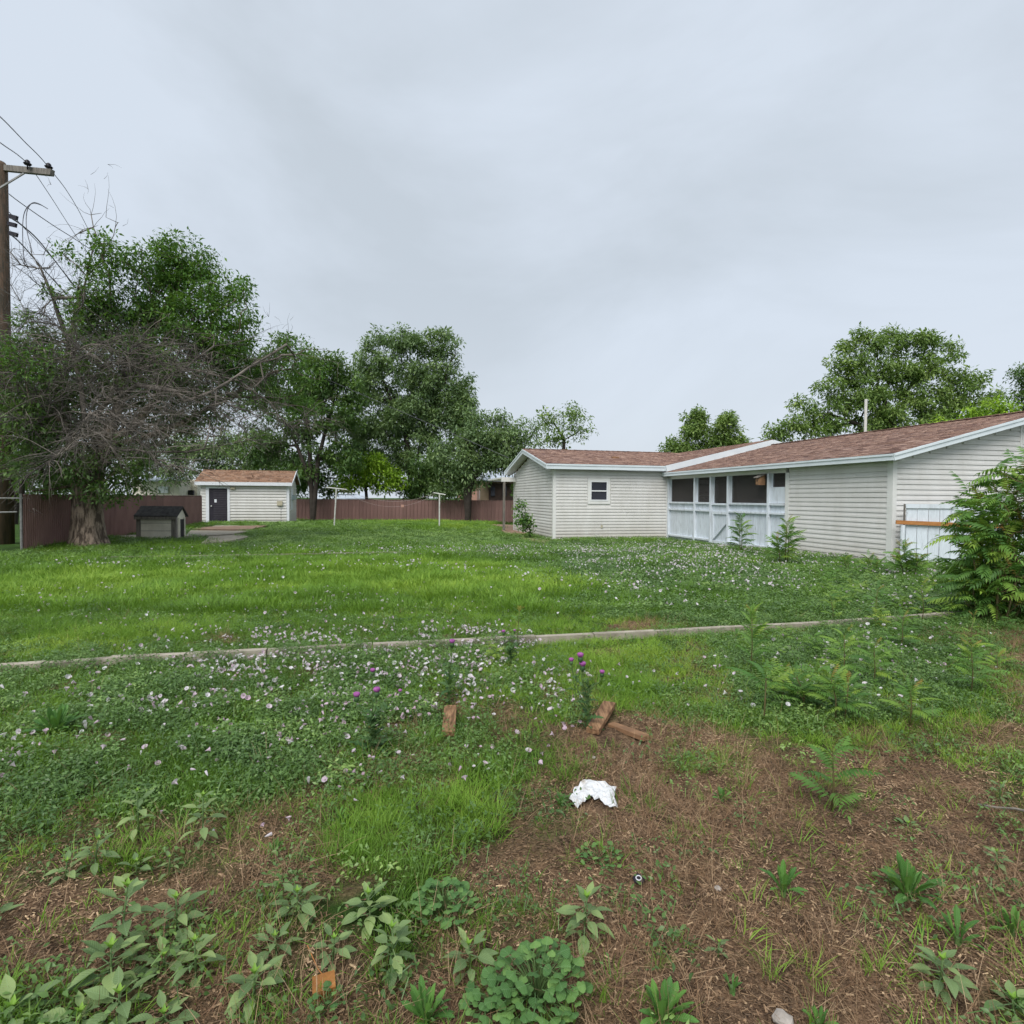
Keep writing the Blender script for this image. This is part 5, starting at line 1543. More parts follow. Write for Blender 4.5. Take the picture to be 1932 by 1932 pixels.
# climbing shrub on the wing gable
def shrub():
    g = np.random.default_rng(40)
    b = G(1000, 1019)
    D = b.y - 0.1
    root = empty('shrub', b, 0, 'leafy shrub climbing the siding at the wing gable wall', 'shrub')
    tips = lobe_pts([(988, 975, 16, 22), (980, 952, 14, 14), (998, 995, 11, 18), (985, 990, 14, 16)], g, 34, D, 0.6)
    thin = lobe_pts([(985, 940, 14, 8), (975, 945, 8, 10)], g, 20, D, 0.5)
    st = [np.array(b), np.array(P(1000, 1000, D)), np.array(P(993, 975, D))]
    arr, par, r, kids, ist = grow_from(st, [-1, 0, 1], tips + thin, 0.03, g, step=0.2, rmin=0.004)
    bl = np.array(b)
    tubes_mesh('stem', arr - bl, par, r, kids, M['darkbark'], 3, 5).build('stem', M['darkbark'], root, True)
    u, v = proj(arr[ist])
    cen = arr[ist][v > 948] - bl
    place('foliage', leaves_mesh('foliage', cen, 16, 0.16, 0.10, M['elmleaf'], g, aspect=0.6), root)
    cen = arr[ist][v <= 948] - bl
    place('foliage', leaves_mesh('foliage', cen, 3, 0.14, 0.08, M['elmleaf'], g, aspect=0.6), root)
shrub()

# ------------------------------------------------------------------ ground cover, scattered pieces (stuff)
def proto_coll(name, meshes):
    col = bpy.data.collections.new(name)
    for i, me in enumerate(meshes):
        o = bpy.data.objects.new('%s_%02d' % (name, i), me)
        col.objects.link(o)
    return col

def scatter(name, pts, rot, scl, idx, tint, col, parent=None):
    me = bpy.data.meshes.new(name)
    n = len(pts)
    me.vertices.add(n); me.vertices.foreach_set('co', np.ascontiguousarray(pts, np.float32).ravel())
    a = me.attributes.new('rot', 'FLOAT_VECTOR', 'POINT'); a.data.foreach_set('vector', np.ascontiguousarray(rot, np.float32).ravel())
    a = me.attributes.new('scl', 'FLOAT', 'POINT'); a.data.foreach_set('value', np.ascontiguousarray(scl, np.float32))
    a = me.attributes.new('tint', 'FLOAT', 'POINT'); a.data.foreach_set('value', np.ascontiguousarray(tint, np.float32))
    a = me.attributes.new('idx', 'INT', 'POINT'); a.data.foreach_set('value', np.ascontiguousarray(idx, np.int32))
    me.update()
    o = place(name, me, parent)
    ng = bpy.data.node_groups.new(name + '_spread', 'GeometryNodeTree')
    ng.interface.new_socket('Geometry', in_out='INPUT', socket_type='NodeSocketGeometry')
    ng.interface.new_socket('Geometry', in_out='OUTPUT', socket_type='NodeSocketGeometry')
    N, L = ng.nodes, ng.links
    gi, go = N.new('NodeGroupInput'), N.new('NodeGroupOutput')
    ci = N.new('GeometryNodeCollectionInfo'); ci.inputs['Collection'].default_value = col
    ci.inputs['Separate Children'].default_value = True; ci.inputs['Reset Children'].default_value = True
    ip = N.new('GeometryNodeInstanceOnPoints')
    ip.inputs['Pick Instance'].default_value = True
    def attr(nm, t):
        q = N.new('GeometryNodeInputNamedAttribute'); q.data_type = t; q.inputs['Name'].default_value = nm
        return [s for s in q.outputs if s.enabled and s.name == 'Attribute'][0]
    L.new(gi.outputs[0], ip.inputs['Points']); L.new(ci.outputs[0], ip.inputs['Instance'])
    L.new(attr('idx', 'INT'), ip.inputs['Instance Index'])
    L.new(attr('rot', 'FLOAT_VECTOR'), ip.inputs['Rotation'])
    L.new(attr('scl', 'FLOAT'), ip.inputs['Scale'])
    L.new(ip.outputs[0], go.inputs[0])
    md = o.modifiers.new('spread', 'NODES'); md.node_group = ng
    o['kind'] = 'stuff'
    return o

def blade_mesh(name, n, h0, h1, w, spread, bend, mat, seed, segs=3, base=0.02):
    g = np.random.default_rng(seed)
    V = []; F = []
    for i in range(n):
        a = g.uniform(0, 2 * math.pi); rad = base * math.sqrt(g.random())
        p = np.array([math.cos(a) * rad * 2, math.sin(a) * rad * 2, -0.01])
        b = g.uniform(0, 2 * math.pi) if rad < base * .3 else a + g.normal(0, 0.6)
        out = np.array([math.cos(b), math.sin(b), 0])
        side = np.array([-out[1], out[0], 0])
        h = g.uniform(h0, h1); lean = g.uniform(0.05, spread); bd = g.uniform(0.3, 1) * bend
        k = len(V)
        for s in range(segs + 1):
            t = s / segs
            q = p + out * (lean * t + bd * t * t) * h + np.array([0, 0, h * (t - 0.35 * bd * t * t)])
            ww = w * (1 - t) ** 0.6 * (0.7 if s == 0 else 1)
            if s < segs:
                V += [q - side * ww / 2, q + side * ww / 2]
            else:
                V += [q - side * w * 0.06, q + side * w * 0.06]
        for s in range(segs):
            F.append([k + 2 * s, k + 2 * s + 1, k + 2 * s + 3, k + 2 * s + 2])
    return npmesh(name, np.array(V), np.array(F), mat)

def leaflet(V, F, p, d, nrm, L, W, fold=0.12, curl=0.2):
    """broad leaf of eight points: base, shoulders, waist, tip"""
    d = d / np.linalg.norm(d); w = np.cross(d, nrm); w /= np.linalg.norm(w) + 1e-9; u = np.cross(w, d)
    k = len(V)
    prof = [(0, 0.10), (0.28, 1.0), (0.62, 0.72), (1.0, 0.04)]
    for t, ww in prof:
        c = p + d * L * t - u * L * curl * t * t
        V += [c - w * W * ww / 2 + u * fold * W * ww, c, c + w * W * ww / 2 + u * fold * W * ww]
    for s in range(3):
        a = k + 3 * s
        F += [[a, a + 1, a + 4, a + 3], [a + 1, a + 2, a + 5, a + 4]]

def patch_mesh(name, n, rad, hmax, L0, L1, mat, seed, aspect=0.55, heart=False):
    g = np.random.default_rng(seed)
    V = []; F = []
    for i in range(n):
        a = g.uniform(0, 6.28); r = rad * math.sqrt(g.random())
        p = np.array([math.cos(a) * r, math.sin(a) * r, hmax * g.random() ** 0.8 * (1 - 0.4 * r / rad)])
        b = g.uniform(0, 6.28)
        d = np.array([math.cos(b), math.sin(b), g.uniform(-0.35, 0.5)])
        nn = np.array([g.normal(0, 0.45), g.normal(0, 0.45), 1])
        L = g.uniform(L0, L1)
        leaflet(V, F, p, d, nn, L, L * aspect, 0.1, 0.25)
        if i % 3 == 0:       # the runner that carries it
            k = len(V); q = p - d * L * 1.2; q[2] = max(0, q[2] - 0.03); s = np.cross(d, [0, 0, 1.0]) * 0.0015
            V += [q - s, q + s, p + s, p - s]; F.append([k, k + 1, k + 2, k + 3])
    return npmesh(name, np.array(V), np.array(F), mat)

short = proto_coll('grass_short', [blade_mesh('grass_short', 20, 0.025, 0.075, 0.0040, 0.6, 0.9, M['grass'], 100 + i, 3, 0.03) for i in range(6)])
long_ = proto_coll('grass_long', [blade_mesh('grass_long', 24, 0.08, 0.20, 0.0042, 0.5, 1.0, M['grass'], 120 + i, 4, 0.03) for i in range(6)])
mids = proto_coll('grass_mid', [blade_mesh('grass_mid', 48, 0.03, 0.085, 0.007, 0.8, 0.8, M['grass'], 140 + i, 2, 0.10) for i in range(6)])
bind = proto_coll('bindweed', [patch_mesh('bindweed', 32, 0.11, 0.085, 0.012, 0.028, M['bindleaf'], 160 + i, 0.5) for i in range(7)])
bindf = proto_coll('bindweed_far', [patch_mesh('bindweed_far', 40, 0.20, 0.13, 0.025, 0.05, M['bindleaf'], 180 + i, 0.6) for i in range(6)])
dry = proto_coll('dry_stems', [blade_mesh('dry_stems', 7, 0.05, 0.16, 0.0022, 0.7, 1.0, M['drygrass'], 200 + i, 3, 0.02) for i in range(5)])

def flower_mesh(name, mat, seed, r=0.019):
    g = np.random.default_rng(seed)
    op = (1.0, 0.85, 0.5, 1.05)[seed % 4]
    V = [[0, 0, -r * 1.2]]; F = []
    n = 8
    for i in range(n):
        a = 2 * math.pi * i / n
        V.append([math.cos(a) * r * .35, math.sin(a) * r * .35, -r * .25])
    for i in range(n):
        a = 2 * math.pi * i / n; q = r * g.uniform(.9, 1.1)
        V.append([math.cos(a) * q * op, math.sin(a) * q * op, r * (g.uniform(.1, .35) + (1.05 - op) * 1.3)])
    for i in range(n):
        j = (i + 1) % n
        F.append([1 + i, 1 + j, 1 + n + j, 1 + n + i])
        F.append([0, 1 + j, 1 + i, 0])
    me = bpy.data.meshes.new(name)
    me.from_pydata(V, [], [f if f[0] != 0 else [0, f[1], f[2]] for f in F])
    me.materials.append(mat); me.update()
    return me
fl = proto_coll('flower_scatter', [flower_mesh('flower', M['petal_i'], 220 + i) for i in range(4)])
def chip_mesh(name, L, w, h, seed):
    g = np.random.default_rng(seed)
    mb = MB()
    e = g.uniform(-.3, .3, 8) * w
    mb.quadbox([(-L / 2, -w / 2 + e[0], 0), (L / 2 + e[1], -w / 2 + e[2], 0), (L / 2, w / 2 + e[3], 0), (-L / 2 + e[4], w / 2, 0), (-L / 2, -w / 2, h), (L / 2, -w / 3, h * .8), (L / 2 - e[5], w / 3, h), (-L / 2, w / 2.5, h)])
    return mb.mesh(name, M['chip'])
chips = proto_coll('chip', [chip_mesh('chip', L, w, 0.003, 240 + i) for i, (L, w) in enumerate([(0.03, 0.005), (0.045, 0.004), (0.02, 0.009), (0.06, 0.003), (0.025, 0.006), (0.015, 0.012), (0.075, 0.0022), (0.04, 0.010)])])

def sample(n, ymin, ymax, dens, seed, margin=120, power=1.0):
    """world points on the ground, uniform over the area the yard view covers between two depths, thinned by dens(x, y, u, v)"""
    g = np.random.default_rng(seed)
    out = []
    tot = 0
    while tot < n:
        m = 60000
        wd = 2.2
        y = np.sqrt(g.uniform((ymin + wd) ** 2, (ymax + wd) ** 2, m)) - wd
        x = g.uniform(-1.0, 1.0, m) * (y + wd)
        z = gz(x, y)
        u, v = proj(np.stack([x, y, z], -1))
        d = dens(x, y, u, v)
        k = g.random(m) < d
        out.append(np.stack([x[k], y[k], z[k]], -1)); tot += int(k.sum())
        if len(out) > 200: break
    q = np.concatenate(out)[:n]
    return q

HOUSEM = Matrix.Rotation(-HANG, 4, 'Z') @ Matrix.Translation((-C1.x, -C1.y, 0))
def blocked(x, y):
    """inside the house, the shed, the doghouse or on the paving"""
    c, s = math.cos(-HANG), math.sin(-HANG)
    dx, dy = x - C1.x, y - C1.y
    hx, hy = c * dx - s * dy, s * dx + c * dy
    b = (hx > -0.08) & (hx < 10) & (hy > -0.05) & (hy < 25)
    b |= (hx > -5.2) & (hx < 1) & (hy > 10.65) & (hy < 17.6)
    b |= (x > 9.2) & (y > 13.4 - 0.17 * (x - 9.28)) 
    dx, dy = x - S0.x, y - S0.y
    sx, sy = c * dx - s * dy, s * dx + c * dy
    b |= (sx > -SW) & (sx < 0.05) & (sy > -0.05) & (sy < SD)
    b |= (x > dg0.x) & (x < dg0.x + DW) & (y > dg0.y) & (y < dg0.y + 1.1)
    u, v = proj(np.stack([x, y, gz(x, y)], -1))
    for (cu, cv, ru, rv) in ((430, 999, 85, 5), (410, 1009, 62, 7), (425, 1021, 42, 6), (275, 1015, 60, 4), (985, 1003, 50, 9), (955, 993, 40, 5)):
        b |= (((u - cu) / ru) ** 2 + ((v - cv) / rv) ** 2) < 1
    # kerb
    kv = np.interp(u, [p[0] for p in kerb_pts], [p[1] for p in kerb_pts])
    b |= (v - kv < 2) & (v - kv > -9) & (u < 1870)
    # where boards, rag, cap and block lie
    for (cu, cv, ru, rv) in ((849, 1378, 22, 50), (1135, 1378, 38, 34), (1185, 1390, 46, 24), (1120, 1515, 48, 30), (1205, 1668, 14, 12), (612, 1868, 26, 26), (1050, 1584, 34, 8), (1478, 1930, 20, 14)):
        b |= (((u - cu) / ru) ** 2 + ((v - cv) / rv) ** 2) < 1
    # beyond the fences
    b |= (y > 41.2) | (x < -13.4 - (y - 15.7) * 0.207)
    return b

def kerbside(u, v):
    """above 0: on the near side of the kerb"""
    return v - np.interp(u, [p[0] for p in kerb_pts], [p[1] for p in kerb_pts])

# where bright grass grows, where bindweed grows
BRIGHT = [(200, 1180, 260, 28, 1), (80, 1215, 140, 25, 1), (330, 1150, 330, 30, 0.8), (750, 1110, 330, 45, 0.9), (880, 1090, 160, 20, 1), (1180, 1170, 90, 12, 1.0), (620, 1190, 230, 25, .7), (860, 1170, 200, 30, .8), (830, 993, 130, 8, 1),
          (500, 1080, 500, 20, 0.6), (728, 1575, 100, 62, .85), (1150, 1260, 200, 50, 0.75), (1000, 1300, 120, 40, 0.6), (900, 1520, 70, 50, .8), (1250, 1240, 180, 40, .6), (110, 1110, 200, 22, .6), (1480, 1800, 120, 70, .25), (1380, 1340, 80, 25, .5)]
BINDW = [(350, 1370, 420, 110, 1.1), (800, 1260, 200, 45, .9), (120, 1400, 200, 120, 1), (1350, 1080, 330, 50, 1.1), (1550, 1120, 260, 60, 1.1), (1450, 1150, 300, 30, .9), (1750, 1120, 150, 60, 1), (700, 1010, 420, 26, 1.0), (1150, 1040, 300, 18, .8),
         (1650, 1250, 260, 60, 1), (1550, 1290, 200, 70, .9), (560, 1440, 140, 80, .7), (200, 1060, 260, 14, .7), (1780, 1290, 120, 50, .8), (60, 1560, 120, 70, .5), (700, 1400, 160, 60, .6), (1330, 1440, 70, 20, .3), (250, 1010, 60, 12, .9), (1500, 1035, 200, 12, .9)]

# far lawn: 8 to 41 m
def d_far_g(x, y, u, v):
    b = blobs(u + 90 * (vnoise(x, y, 1.5, 71) - .5), v + 26 * (vnoise(x, y, 1.2, 72) - .5), BRIGHT) * (0.45 + 0.75 * vnoise(x, y, 0.9, 73)); w = blobs(u, v, BINDW)
    d = 0.30 + 0.7 * b - 0.45 * w * (vnoise(x, y, 1.0, 31) > 0.4)
    d = d * (0.45 + 0.9 * vnoise(x, y, 0.7, 32)) * (1 - 0.8 * soil(x, y))
    return np.clip(d, 0, 1) * ~blocked(x, y)
q = sample(60000, 7.6, 41, d_far_g, 301)
g = np.random.default_rng(302)
def rots(n, g, tilt=0.15):
    return np.stack([g.normal(0, tilt, n), g.normal(0, tilt, n), g.uniform(0, 6.28, n)], -1)
def green_tint(q, g, base=0.50):
    u, v = proj(q)
    b = blobs(u + 120 * (vnoise(q[:, 0], q[:, 1], 1.5, 71) - .5), v + 30 * (vnoise(q[:, 0], q[:, 1], 1.2, 72) - .5), BRIGHT) * (0.35 + 0.95 * vnoise(q[:, 0], q[:, 1], 0.8, 73))
    t = base - 0.14 + 0.38 * b + 0.45 * (vnoise(q[:, 0], q[:, 1], 0.9, 41) - 0.5) + 0.4 * (vnoise(q[:, 0], q[:, 1], 2.6, 43) - 0.5) + 0.3 * (vnoise(q[:, 0], q[:, 1], 0.25, 42) - 0.5) + g.normal(0, 0.09, len(q))
    return np.clip(t, 0, 1)
scatter('lawn_grass', q, rots(len(q), g), g.uniform(0.8, 1.6, len(q)) * (1 + 0.5 * sstep(14, 36, q[:, 1])) * (0.7 + 0.7 * vnoise(q[:, 0], q[:, 1], 0.6, 33)), g.integers(0, 6, len(q)), green_tint(q, g), mids)
def d_far_b(x, y, u, v):
    w = blobs(u, v, BINDW)
    d = 0.10 + 0.95 * w - 0.3 * blobs(u, v, BRIGHT)
    return np.clip(d * (0.35 + 1.1 * vnoise(x, y, 0.8, 34)), 0, 1) * ~blocked(x, y)
q = sample(37000, 7.6, 41, d_far_b, 303)
u_, v_ = proj(q)
tt = np.clip(0.45 + 0.6 * (vnoise(q[:, 0], q[:, 1], 0.5, 35) - 0.5) + g.normal(0, 0.16, len(q)) + 0.25 * blobs(u_, v_, [(700, 1010, 420, 26, 1.0)]), 0, 1)
scatter('bindweed_cover', q, rots(len(q), g, 0.2), g.uniform(0.6, 1.15, len(q)) * (1 + 0.5 * sstep(14, 36, q[:, 1])), g.integers(0, 6, len(q)), tt, bindf)
# near side: 1.2 to 8.5 m
def d_near_short(x, y, u, v):
    s = soil(x, y)
    d = (1 - s) ** 1.5 * (0.45 + 0.6 * blobs(u, v, BRIGHT)) + 0.045
    return np.clip(d * (0.1 + 1.5 * vnoise(x, y, 0.22, 51) ** 1.5), 0, 1) * ~blocked(x, y)
q = sample(56000, 1.0, 9.5, d_near_short, 305)
scatter('short_grass', q, rots(len(q), g, 0.25), g.uniform(0.6, 1.3, len(q)), g.integers(0, 6, len(q)), green_tint(q, g, 0.50), short)
LONGG = [(728, 1582, 80, 48, .8), (900, 1540, 50, 40, .8), (640, 1330, 60, 30, .5), (1150, 1310, 100, 40, .7), (1050, 1260, 200, 30, .6), (200, 1190, 250, 20, .9), (870, 1070, 200, 15, .5), (1480, 1790, 100, 50, .2), (780, 1440, 150, 50, .45), (1060, 1600, 30, 25, .6),
         (1560, 1480, 30, 15, .6), (60, 1500, 80, 50, .4), (1540, 1840, 60, 40, .2), (1040, 1745, 25, 40, .4), (910, 1760, 30, 30, .5), (1345, 1330, 60, 40, .5), (1640, 1400, 60, 20, .5), (1340, 1440, 60, 25, .5), (560, 1600, 80, 30, .4)]
def d_near_long(x, y, u, v):
    d = blobs(u, v, LONGG) + 0.16 * (1 - soil(x, y)) * (v < 1560) + 0.02
    return np.clip(d * (0.2 + 1.2 * vnoise(x, y, 0.22, 52)), 0, 1) * ~blocked(x, y)
q = sample(8200, 1.0, 9.5, d_near_long, 306)
u_, v_ = proj(q)
scatter('long_grass', q, rots(len(q), g, 0.2), g.uniform(0.4, 0.95, len(q)) * (0.6 + 0.4 * np.clip(blobs(u_, v_, LONGG), 0, 1)), g.integers(0, 6, len(q)), np.clip(green_tint(q, g, 0.55), 0, 0.95), long_)
def d_near_b(x, y, u, v):
    w = blobs(u, v, BINDW); s = soil(x, y)
    d = (0.10 + 1.0 * w) * (1 - 0.9 * s) + 0.014
    return np.clip(d * (0.02 + 1.5 * vnoise(x, y, 0.24, 53) ** 2), 0, 1) * ~blocked(x, y)
q = sample(27000, 1.0, 9.5, d_near_b, 307)
bw_ = scatter('bindweed_patch', q, rots(len(q), g, 0.25), g.uniform(0.5, 1.25, len(q)), g.integers(0, 7, len(q)), np.clip(0.40 + 0.55 * (vnoise(q[:, 0], q[:, 1], 0.3, 54) - 0.5) + g.normal(0, 0.17, len(q)), 0, 1), bind)
# weeds hanging over the kerb where the photograph hides it
kq = []
for (ua, ub, kn) in ((75, 175, 16), (240, 290, 8), (345, 430, 14), (520, 690, 40), (760, 850, 16), (900, 990, 22), (1245, 1290, 5), (1400, 1440, 8), (1560, 1640, 12), (1680, 1740, 8)):
    for _ in range(kn):
        u = rnd.uniform(ua, ub); v = np.interp(u, [p[0] for p in kerb_pts], [p[1] for p in kerb_pts]) + rnd.uniform(-3, 5)
        p = G(u, v); kq.append((p.x, p.y, p.z + rnd.uniform(0.03, 0.08)))
q = np.array(kq)
scatter('kerb_bindweed', q, rots(len(q), g, 0.3), g.uniform(0.7, 1.15, len(q)), g.integers(0, 7, len(q)), np.clip(g.normal(.45, .15, len(q)), 0, 1), bind)
# mulch
def d_chip(x, y, u, v):
    return np.clip(soil(x, y) + 0.1, 0, 1) * ~blocked(x, y)
q = sample(165000, 1.0, 7.0, d_chip, 308)
q[:, 2] += 0.004 + 0.05 * (vnoise(q[:, 0], q[:, 1], 0.16, 12) - 0.3) * 0
def surf(q):
    fine = (1 - sstep(7, 9, q[:, 1])) * (1 - sstep(6, 8, np.abs(q[:, 0])))
    return fine * (0.045 * (vnoise(q[:, 0], q[:, 1], 0.5, 11) - 0.5) + 0.028 * (vnoise(q[:, 0], q[:, 1], 0.16, 12) - 0.5) + 0.02 * (vnoise(q[:, 0], q[:, 1], 0.07, 13) - 0.5))
q[:, 2] += surf(q)
scatter('mulch_chips', q, rots(len(q), g, 0.22), g.uniform(0.18, 0.66, len(q)), g.integers(0, 8, len(q)), np.clip(g.beta(1.3, 2.4, len(q)) * (0.6 + 0.8 * vnoise(q[:, 0], q[:, 1], 0.35, 81)), 0, 1), chips)
q = sample(5200, 1.0, 8, lambda x, y, u, v: np.clip(soil(x, y) * (vnoise(x, y, 0.3, 55) > .45) + .05, 0, 1) * ~blocked(x, y), 309)
q[:, 2] += surf(q)
scatter('dry_stems', q, rots(len(q), g, 0.5), g.uniform(0.4, 1.1, len(q)), g.integers(0, 5, len(q)), g.random(len(q)), dry)

# flowers: the 300 that show largest are parts of the bindweed patch, the rest one part
FLOW = [(650, 1300, 380, 90, 1.2), (520, 1350, 260, 70, 1.0), (880, 1220, 120, 30, 1.0), (350, 1360, 260, 70, .6), (250, 1480, 200, 70, .28), (900, 1340, 200, 70, .3), (640, 1450, 250, 60, .25), (930, 1440, 90, 25, .7), (80, 1440, 140, 70, .4), (1300, 1300, 200, 40, .12), (1650, 1250, 180, 45, .45), (1560, 1310, 160, 50, .2),
        (500, 1140, 500, 50, .08), (230, 1110, 250, 30, .08), (430, 1550, 160, 50, .12)]
def d_fl(x, y, u, v):
    return np.clip(blobs(u, v, FLOW) * ((0.15 + vnoise(x, y, 0.22, 61) ** 2 * 1.8)), 0, 1) * ~blocked(x, y) * ((y < 9.5)) * (y / 9.5) ** .7
q = sample(2300, 1.3, 9.5, d_fl, 311)
q = np.concatenate([q, sample(60, 1.3, 9.5, lambda x, y, u, v: np.clip(blobs(u, v, FLOW), 0, 1) * ~blocked(x, y), 312)])
dist = np.hypot(q[:, 0], q[:, 1])
uu, vv = proj(q)
inview = (uu > -10) & (uu < 1942) & (vv < 1940)
order = np.argsort(np.where(inview, dist, 99))
near, rest = q[order[:300]], q[order[300:]]
fm = [flower_mesh('flower', M['petal'], 230 + i, 0.020) for i in range(4)]
for i, p in enumerate(near):
    s = rnd.uniform(0.4, 0.95)
    face = Euler((rnd.uniform(0.0, 1.6), rnd.uniform(-.4, .4), rnd.uniform(-3.1, 3.1)))
    m = Matrix.Translation(Vector(p) + Vector((0, 0, rnd.uniform(0.03, 0.08)))) @ face.to_matrix().to_4x4() @ Matrix.Scale(s, 4)
    place('flower', fm[i % 4], bw_, m)
rest = rest.copy(); rest[:, 2] += g.uniform(0.03, 0.09, len(rest))
def frot(n, g): return np.stack([g.uniform(0.1, 1.2, n), np.zeros(n), g.uniform(-2.2, 2.2, n)], -1)
scatter('flowers', rest, frot(len(rest), g), g.uniform(0.5, 1.1, len(rest)), g.integers(0, 4, len(rest)), g.random(len(rest)), fl, bw_)
FLF = [(1500, 1110, 330, 55, 1.0), (1350, 1080, 280, 40, 1.0), (1600, 1150, 180, 40, .7), (1250, 1050, 280, 20, .6), (1440, 1170, 200, 25, .6), (600, 1075, 500, 12, .4), (500, 1110, 500, 40, .12), (1100, 1045, 600, 12, .4), (700, 1180, 500, 30, .1), (430, 985, 60, 5, .3)]
q = sample(4200, 7.6, 33, lambda x, y, u, v: np.clip(blobs(u, v, FLF) * vnoise(x, y, 0.9, 62) ** 2 * 2.2, 0, 1) * ~blocked(x, y) * np.clip(y / 20, 0, 1), 313)
q[:, 2] += g.uniform(0.06, 0.16, len(q))
cover = [o for o in C.objects if o.name.startswith('bindweed_cover')][0]
scatter('flowers', q, frot(len(q), g), g.uniform(0.6, 1.35, len(q)), g.integers(0, 4, len(q)), g.uniform(.3, 1, len(q)), fl, cover)

# ------------------------------------------------------------------ single weeds, each a thing with its own leaves
def gleaf(name, L, W, mat, prof, fold=0.10, curl=0.25, petiole=0.25, wave=0.0, seed=1):
    """leaf along +x, petiole first; prof: (t, half width share)"""
    g = np.random.default_rng(seed)
    V = []; F = []
    k0 = petiole * L
    def c(t):
        x = k0 + t * L * (1 - curl * 0.25 * t)
        return np.array([x, 0, 0.10 * L * t - curl * L * t * t])
    n = len(prof)
    for i, (t, ww) in enumerate(prof):
        q = c(t); wv = wave * math.sin(i * 2.1) * W
        V += [q + [0, -W * ww / 2, fold * W * ww * 0.8 + wv], q + [0, -W * ww / 4, fold * W * ww * 0.5 - wv * .4], q, q + [0, W * ww / 4, fold * W * ww * 0.5 + wv * .4], q + [0, W * ww / 2, fold * W * ww * 0.8 - wv]]
    for s in range(n - 1):
        for j in range(4):
            a = 5 * s + j; F.append([a, a + 1, a + 6, a + 5])
    k = len(V); r = 0.02 * W + 0.0012
    V += [[0, -r, 0], [0, r, 0], [k0, r, 0], [k0, -r, 0], [0, 0, -r * 1.6], [k0, 0, -r * 1.6]]
    F += [[k, k + 1, k + 2, k + 3], [k, k + 3, k + 5, k + 4], [k + 1, k + 4, k + 5, k + 2]]
    return npmesh(name, np.array(V, float), np.array(F), mat, smooth=True)
OV = [(0, .12), (.10, .55), (.25, .93), (.42, 1.0), (.62, .78), (.82, .40), (.95, .12), (1, .03)]
RD = [(0, .35), (.12, .9), (.35, 1.1), (.6, 1.05), (.82, .75), (.95, .4), (1, .1)]
DK = [(0, .25), (.15, .5), (.22, .42), (.35, .75), (.42, .66), (.6, 1.0), (.66, .88), (.82, .8), (.93, .4), (1, .05)]
TH = [(0, .3), (.10, .9), (.18, .35), (.3, 1.0), (.38, .4), (.5, .95), (.58, .35), (.7, .7), (.78, .25), (.9, .35), (1, .03)]
LEAF = {}
def leafset(kind):
    if kind in LEAF: return LEAF[kind]
    if kind == 'pigweed': r = [gleaf('leaf', 0.075, 0.036, M['weedleaf'], OV, 0.16, c, 0.42, 0.02, 5 + i) for i, c in enumerate((0.10, 0.28, 0.42))]
    if kind == 'heart': r = [gleaf('leaf', 0.035, 0.016, M['heartleaf'], OV, 0.2, 0.1, 0.1, 0, 8)]
    if kind == 'mallow': r = [gleaf('leaf', 0.036, 0.046, M['mallow'], RD, -0.10, c, 0.5, 0.06, 11 + i) for i, c in enumerate((0.1, 0.3))]
    if kind == 'dock': r = [gleaf('leaf', 0.125, 0.031, M['dock'], DK, 0.16, c, 0.12, 0.05, 14 + i) for i, c in enumerate((0.05, 0.22, 0.40))]
    if kind == 'thistle': r = [gleaf('leaf', 0.12, 0.05, M['thistleleaf'], TH, 0.2, c, 0.02, 0.10, 18 + i) for i, c in enumerate((0.2, 0.45))]
    LEAF[kind] = r
    return r
def lm(p, az, el, s, roll=0.0):
    return Matrix.Translation(p) @ Matrix.Rotation(az, 4, 'Z') @ Matrix.Rotation(-el, 4, 'Y') @ Matrix.Rotation(roll, 4, 'X') @ Matrix.Scale(s, 4)

def hpx(b, v0, v1):
    return abs(v0 - v1) * b.y / FPX

def pigweed(u, v, vt, n, label, size=1.0, spread=1.0, seed=0):
    r_ = random.Random(seed * 13 + int(u))
    b = G(u, v); h = max(0.03, hpx(b, v, vt) * 0.8)
    n = int(n * 1.5); size *= 0.88
    root = empty('pigweed', b, 0, label, 'weed', 'pigweed seedlings in the mulch')
    lean = Vector((r_.uniform(-.1, .1), r_.uniform(-.1, .1), 0)) * h
    pts = [Vector((0, 0, -0.02)), lean * 0.4 + Vector((0, 0, h * 0.5)), lean + Vector((0, 0, h))]
    MB().tube(pts, [0.0045, 0.0038, 0.0025], 6).build('stem', M['stem'], root, True)
    L = leafset('pigweed')
    for i in range(n):
        t = 1 - (i / n) ** 0.9 * 0.85
        p = pts[0].lerp(pts[1], t * 2) if t < 0.5 else pts[1].lerp(pts[2], t * 2 - 1)
        s = size * (0.55 + 0.6 * math.sin(math.pi * min(1, (i + 1.5) / n * 0.75))) * r_.uniform(0.8, 1.15)
        el = 0.42 - 0.72 * (i / n) + r_.uniform(-.25, .25)
        place('leaf', L[min(2, int(i / n * 3))], root, lm(p, i * 2.4 + r_.uniform(-.3, .3), el, s, r_.uniform(-.3, .3)))
    H = leafset('heart')
    for i in range(4):
        place('young_leaf', H[0], root, lm(pts[2], i * 1.57 + .4, 0.9, size * 0.8))
    return root

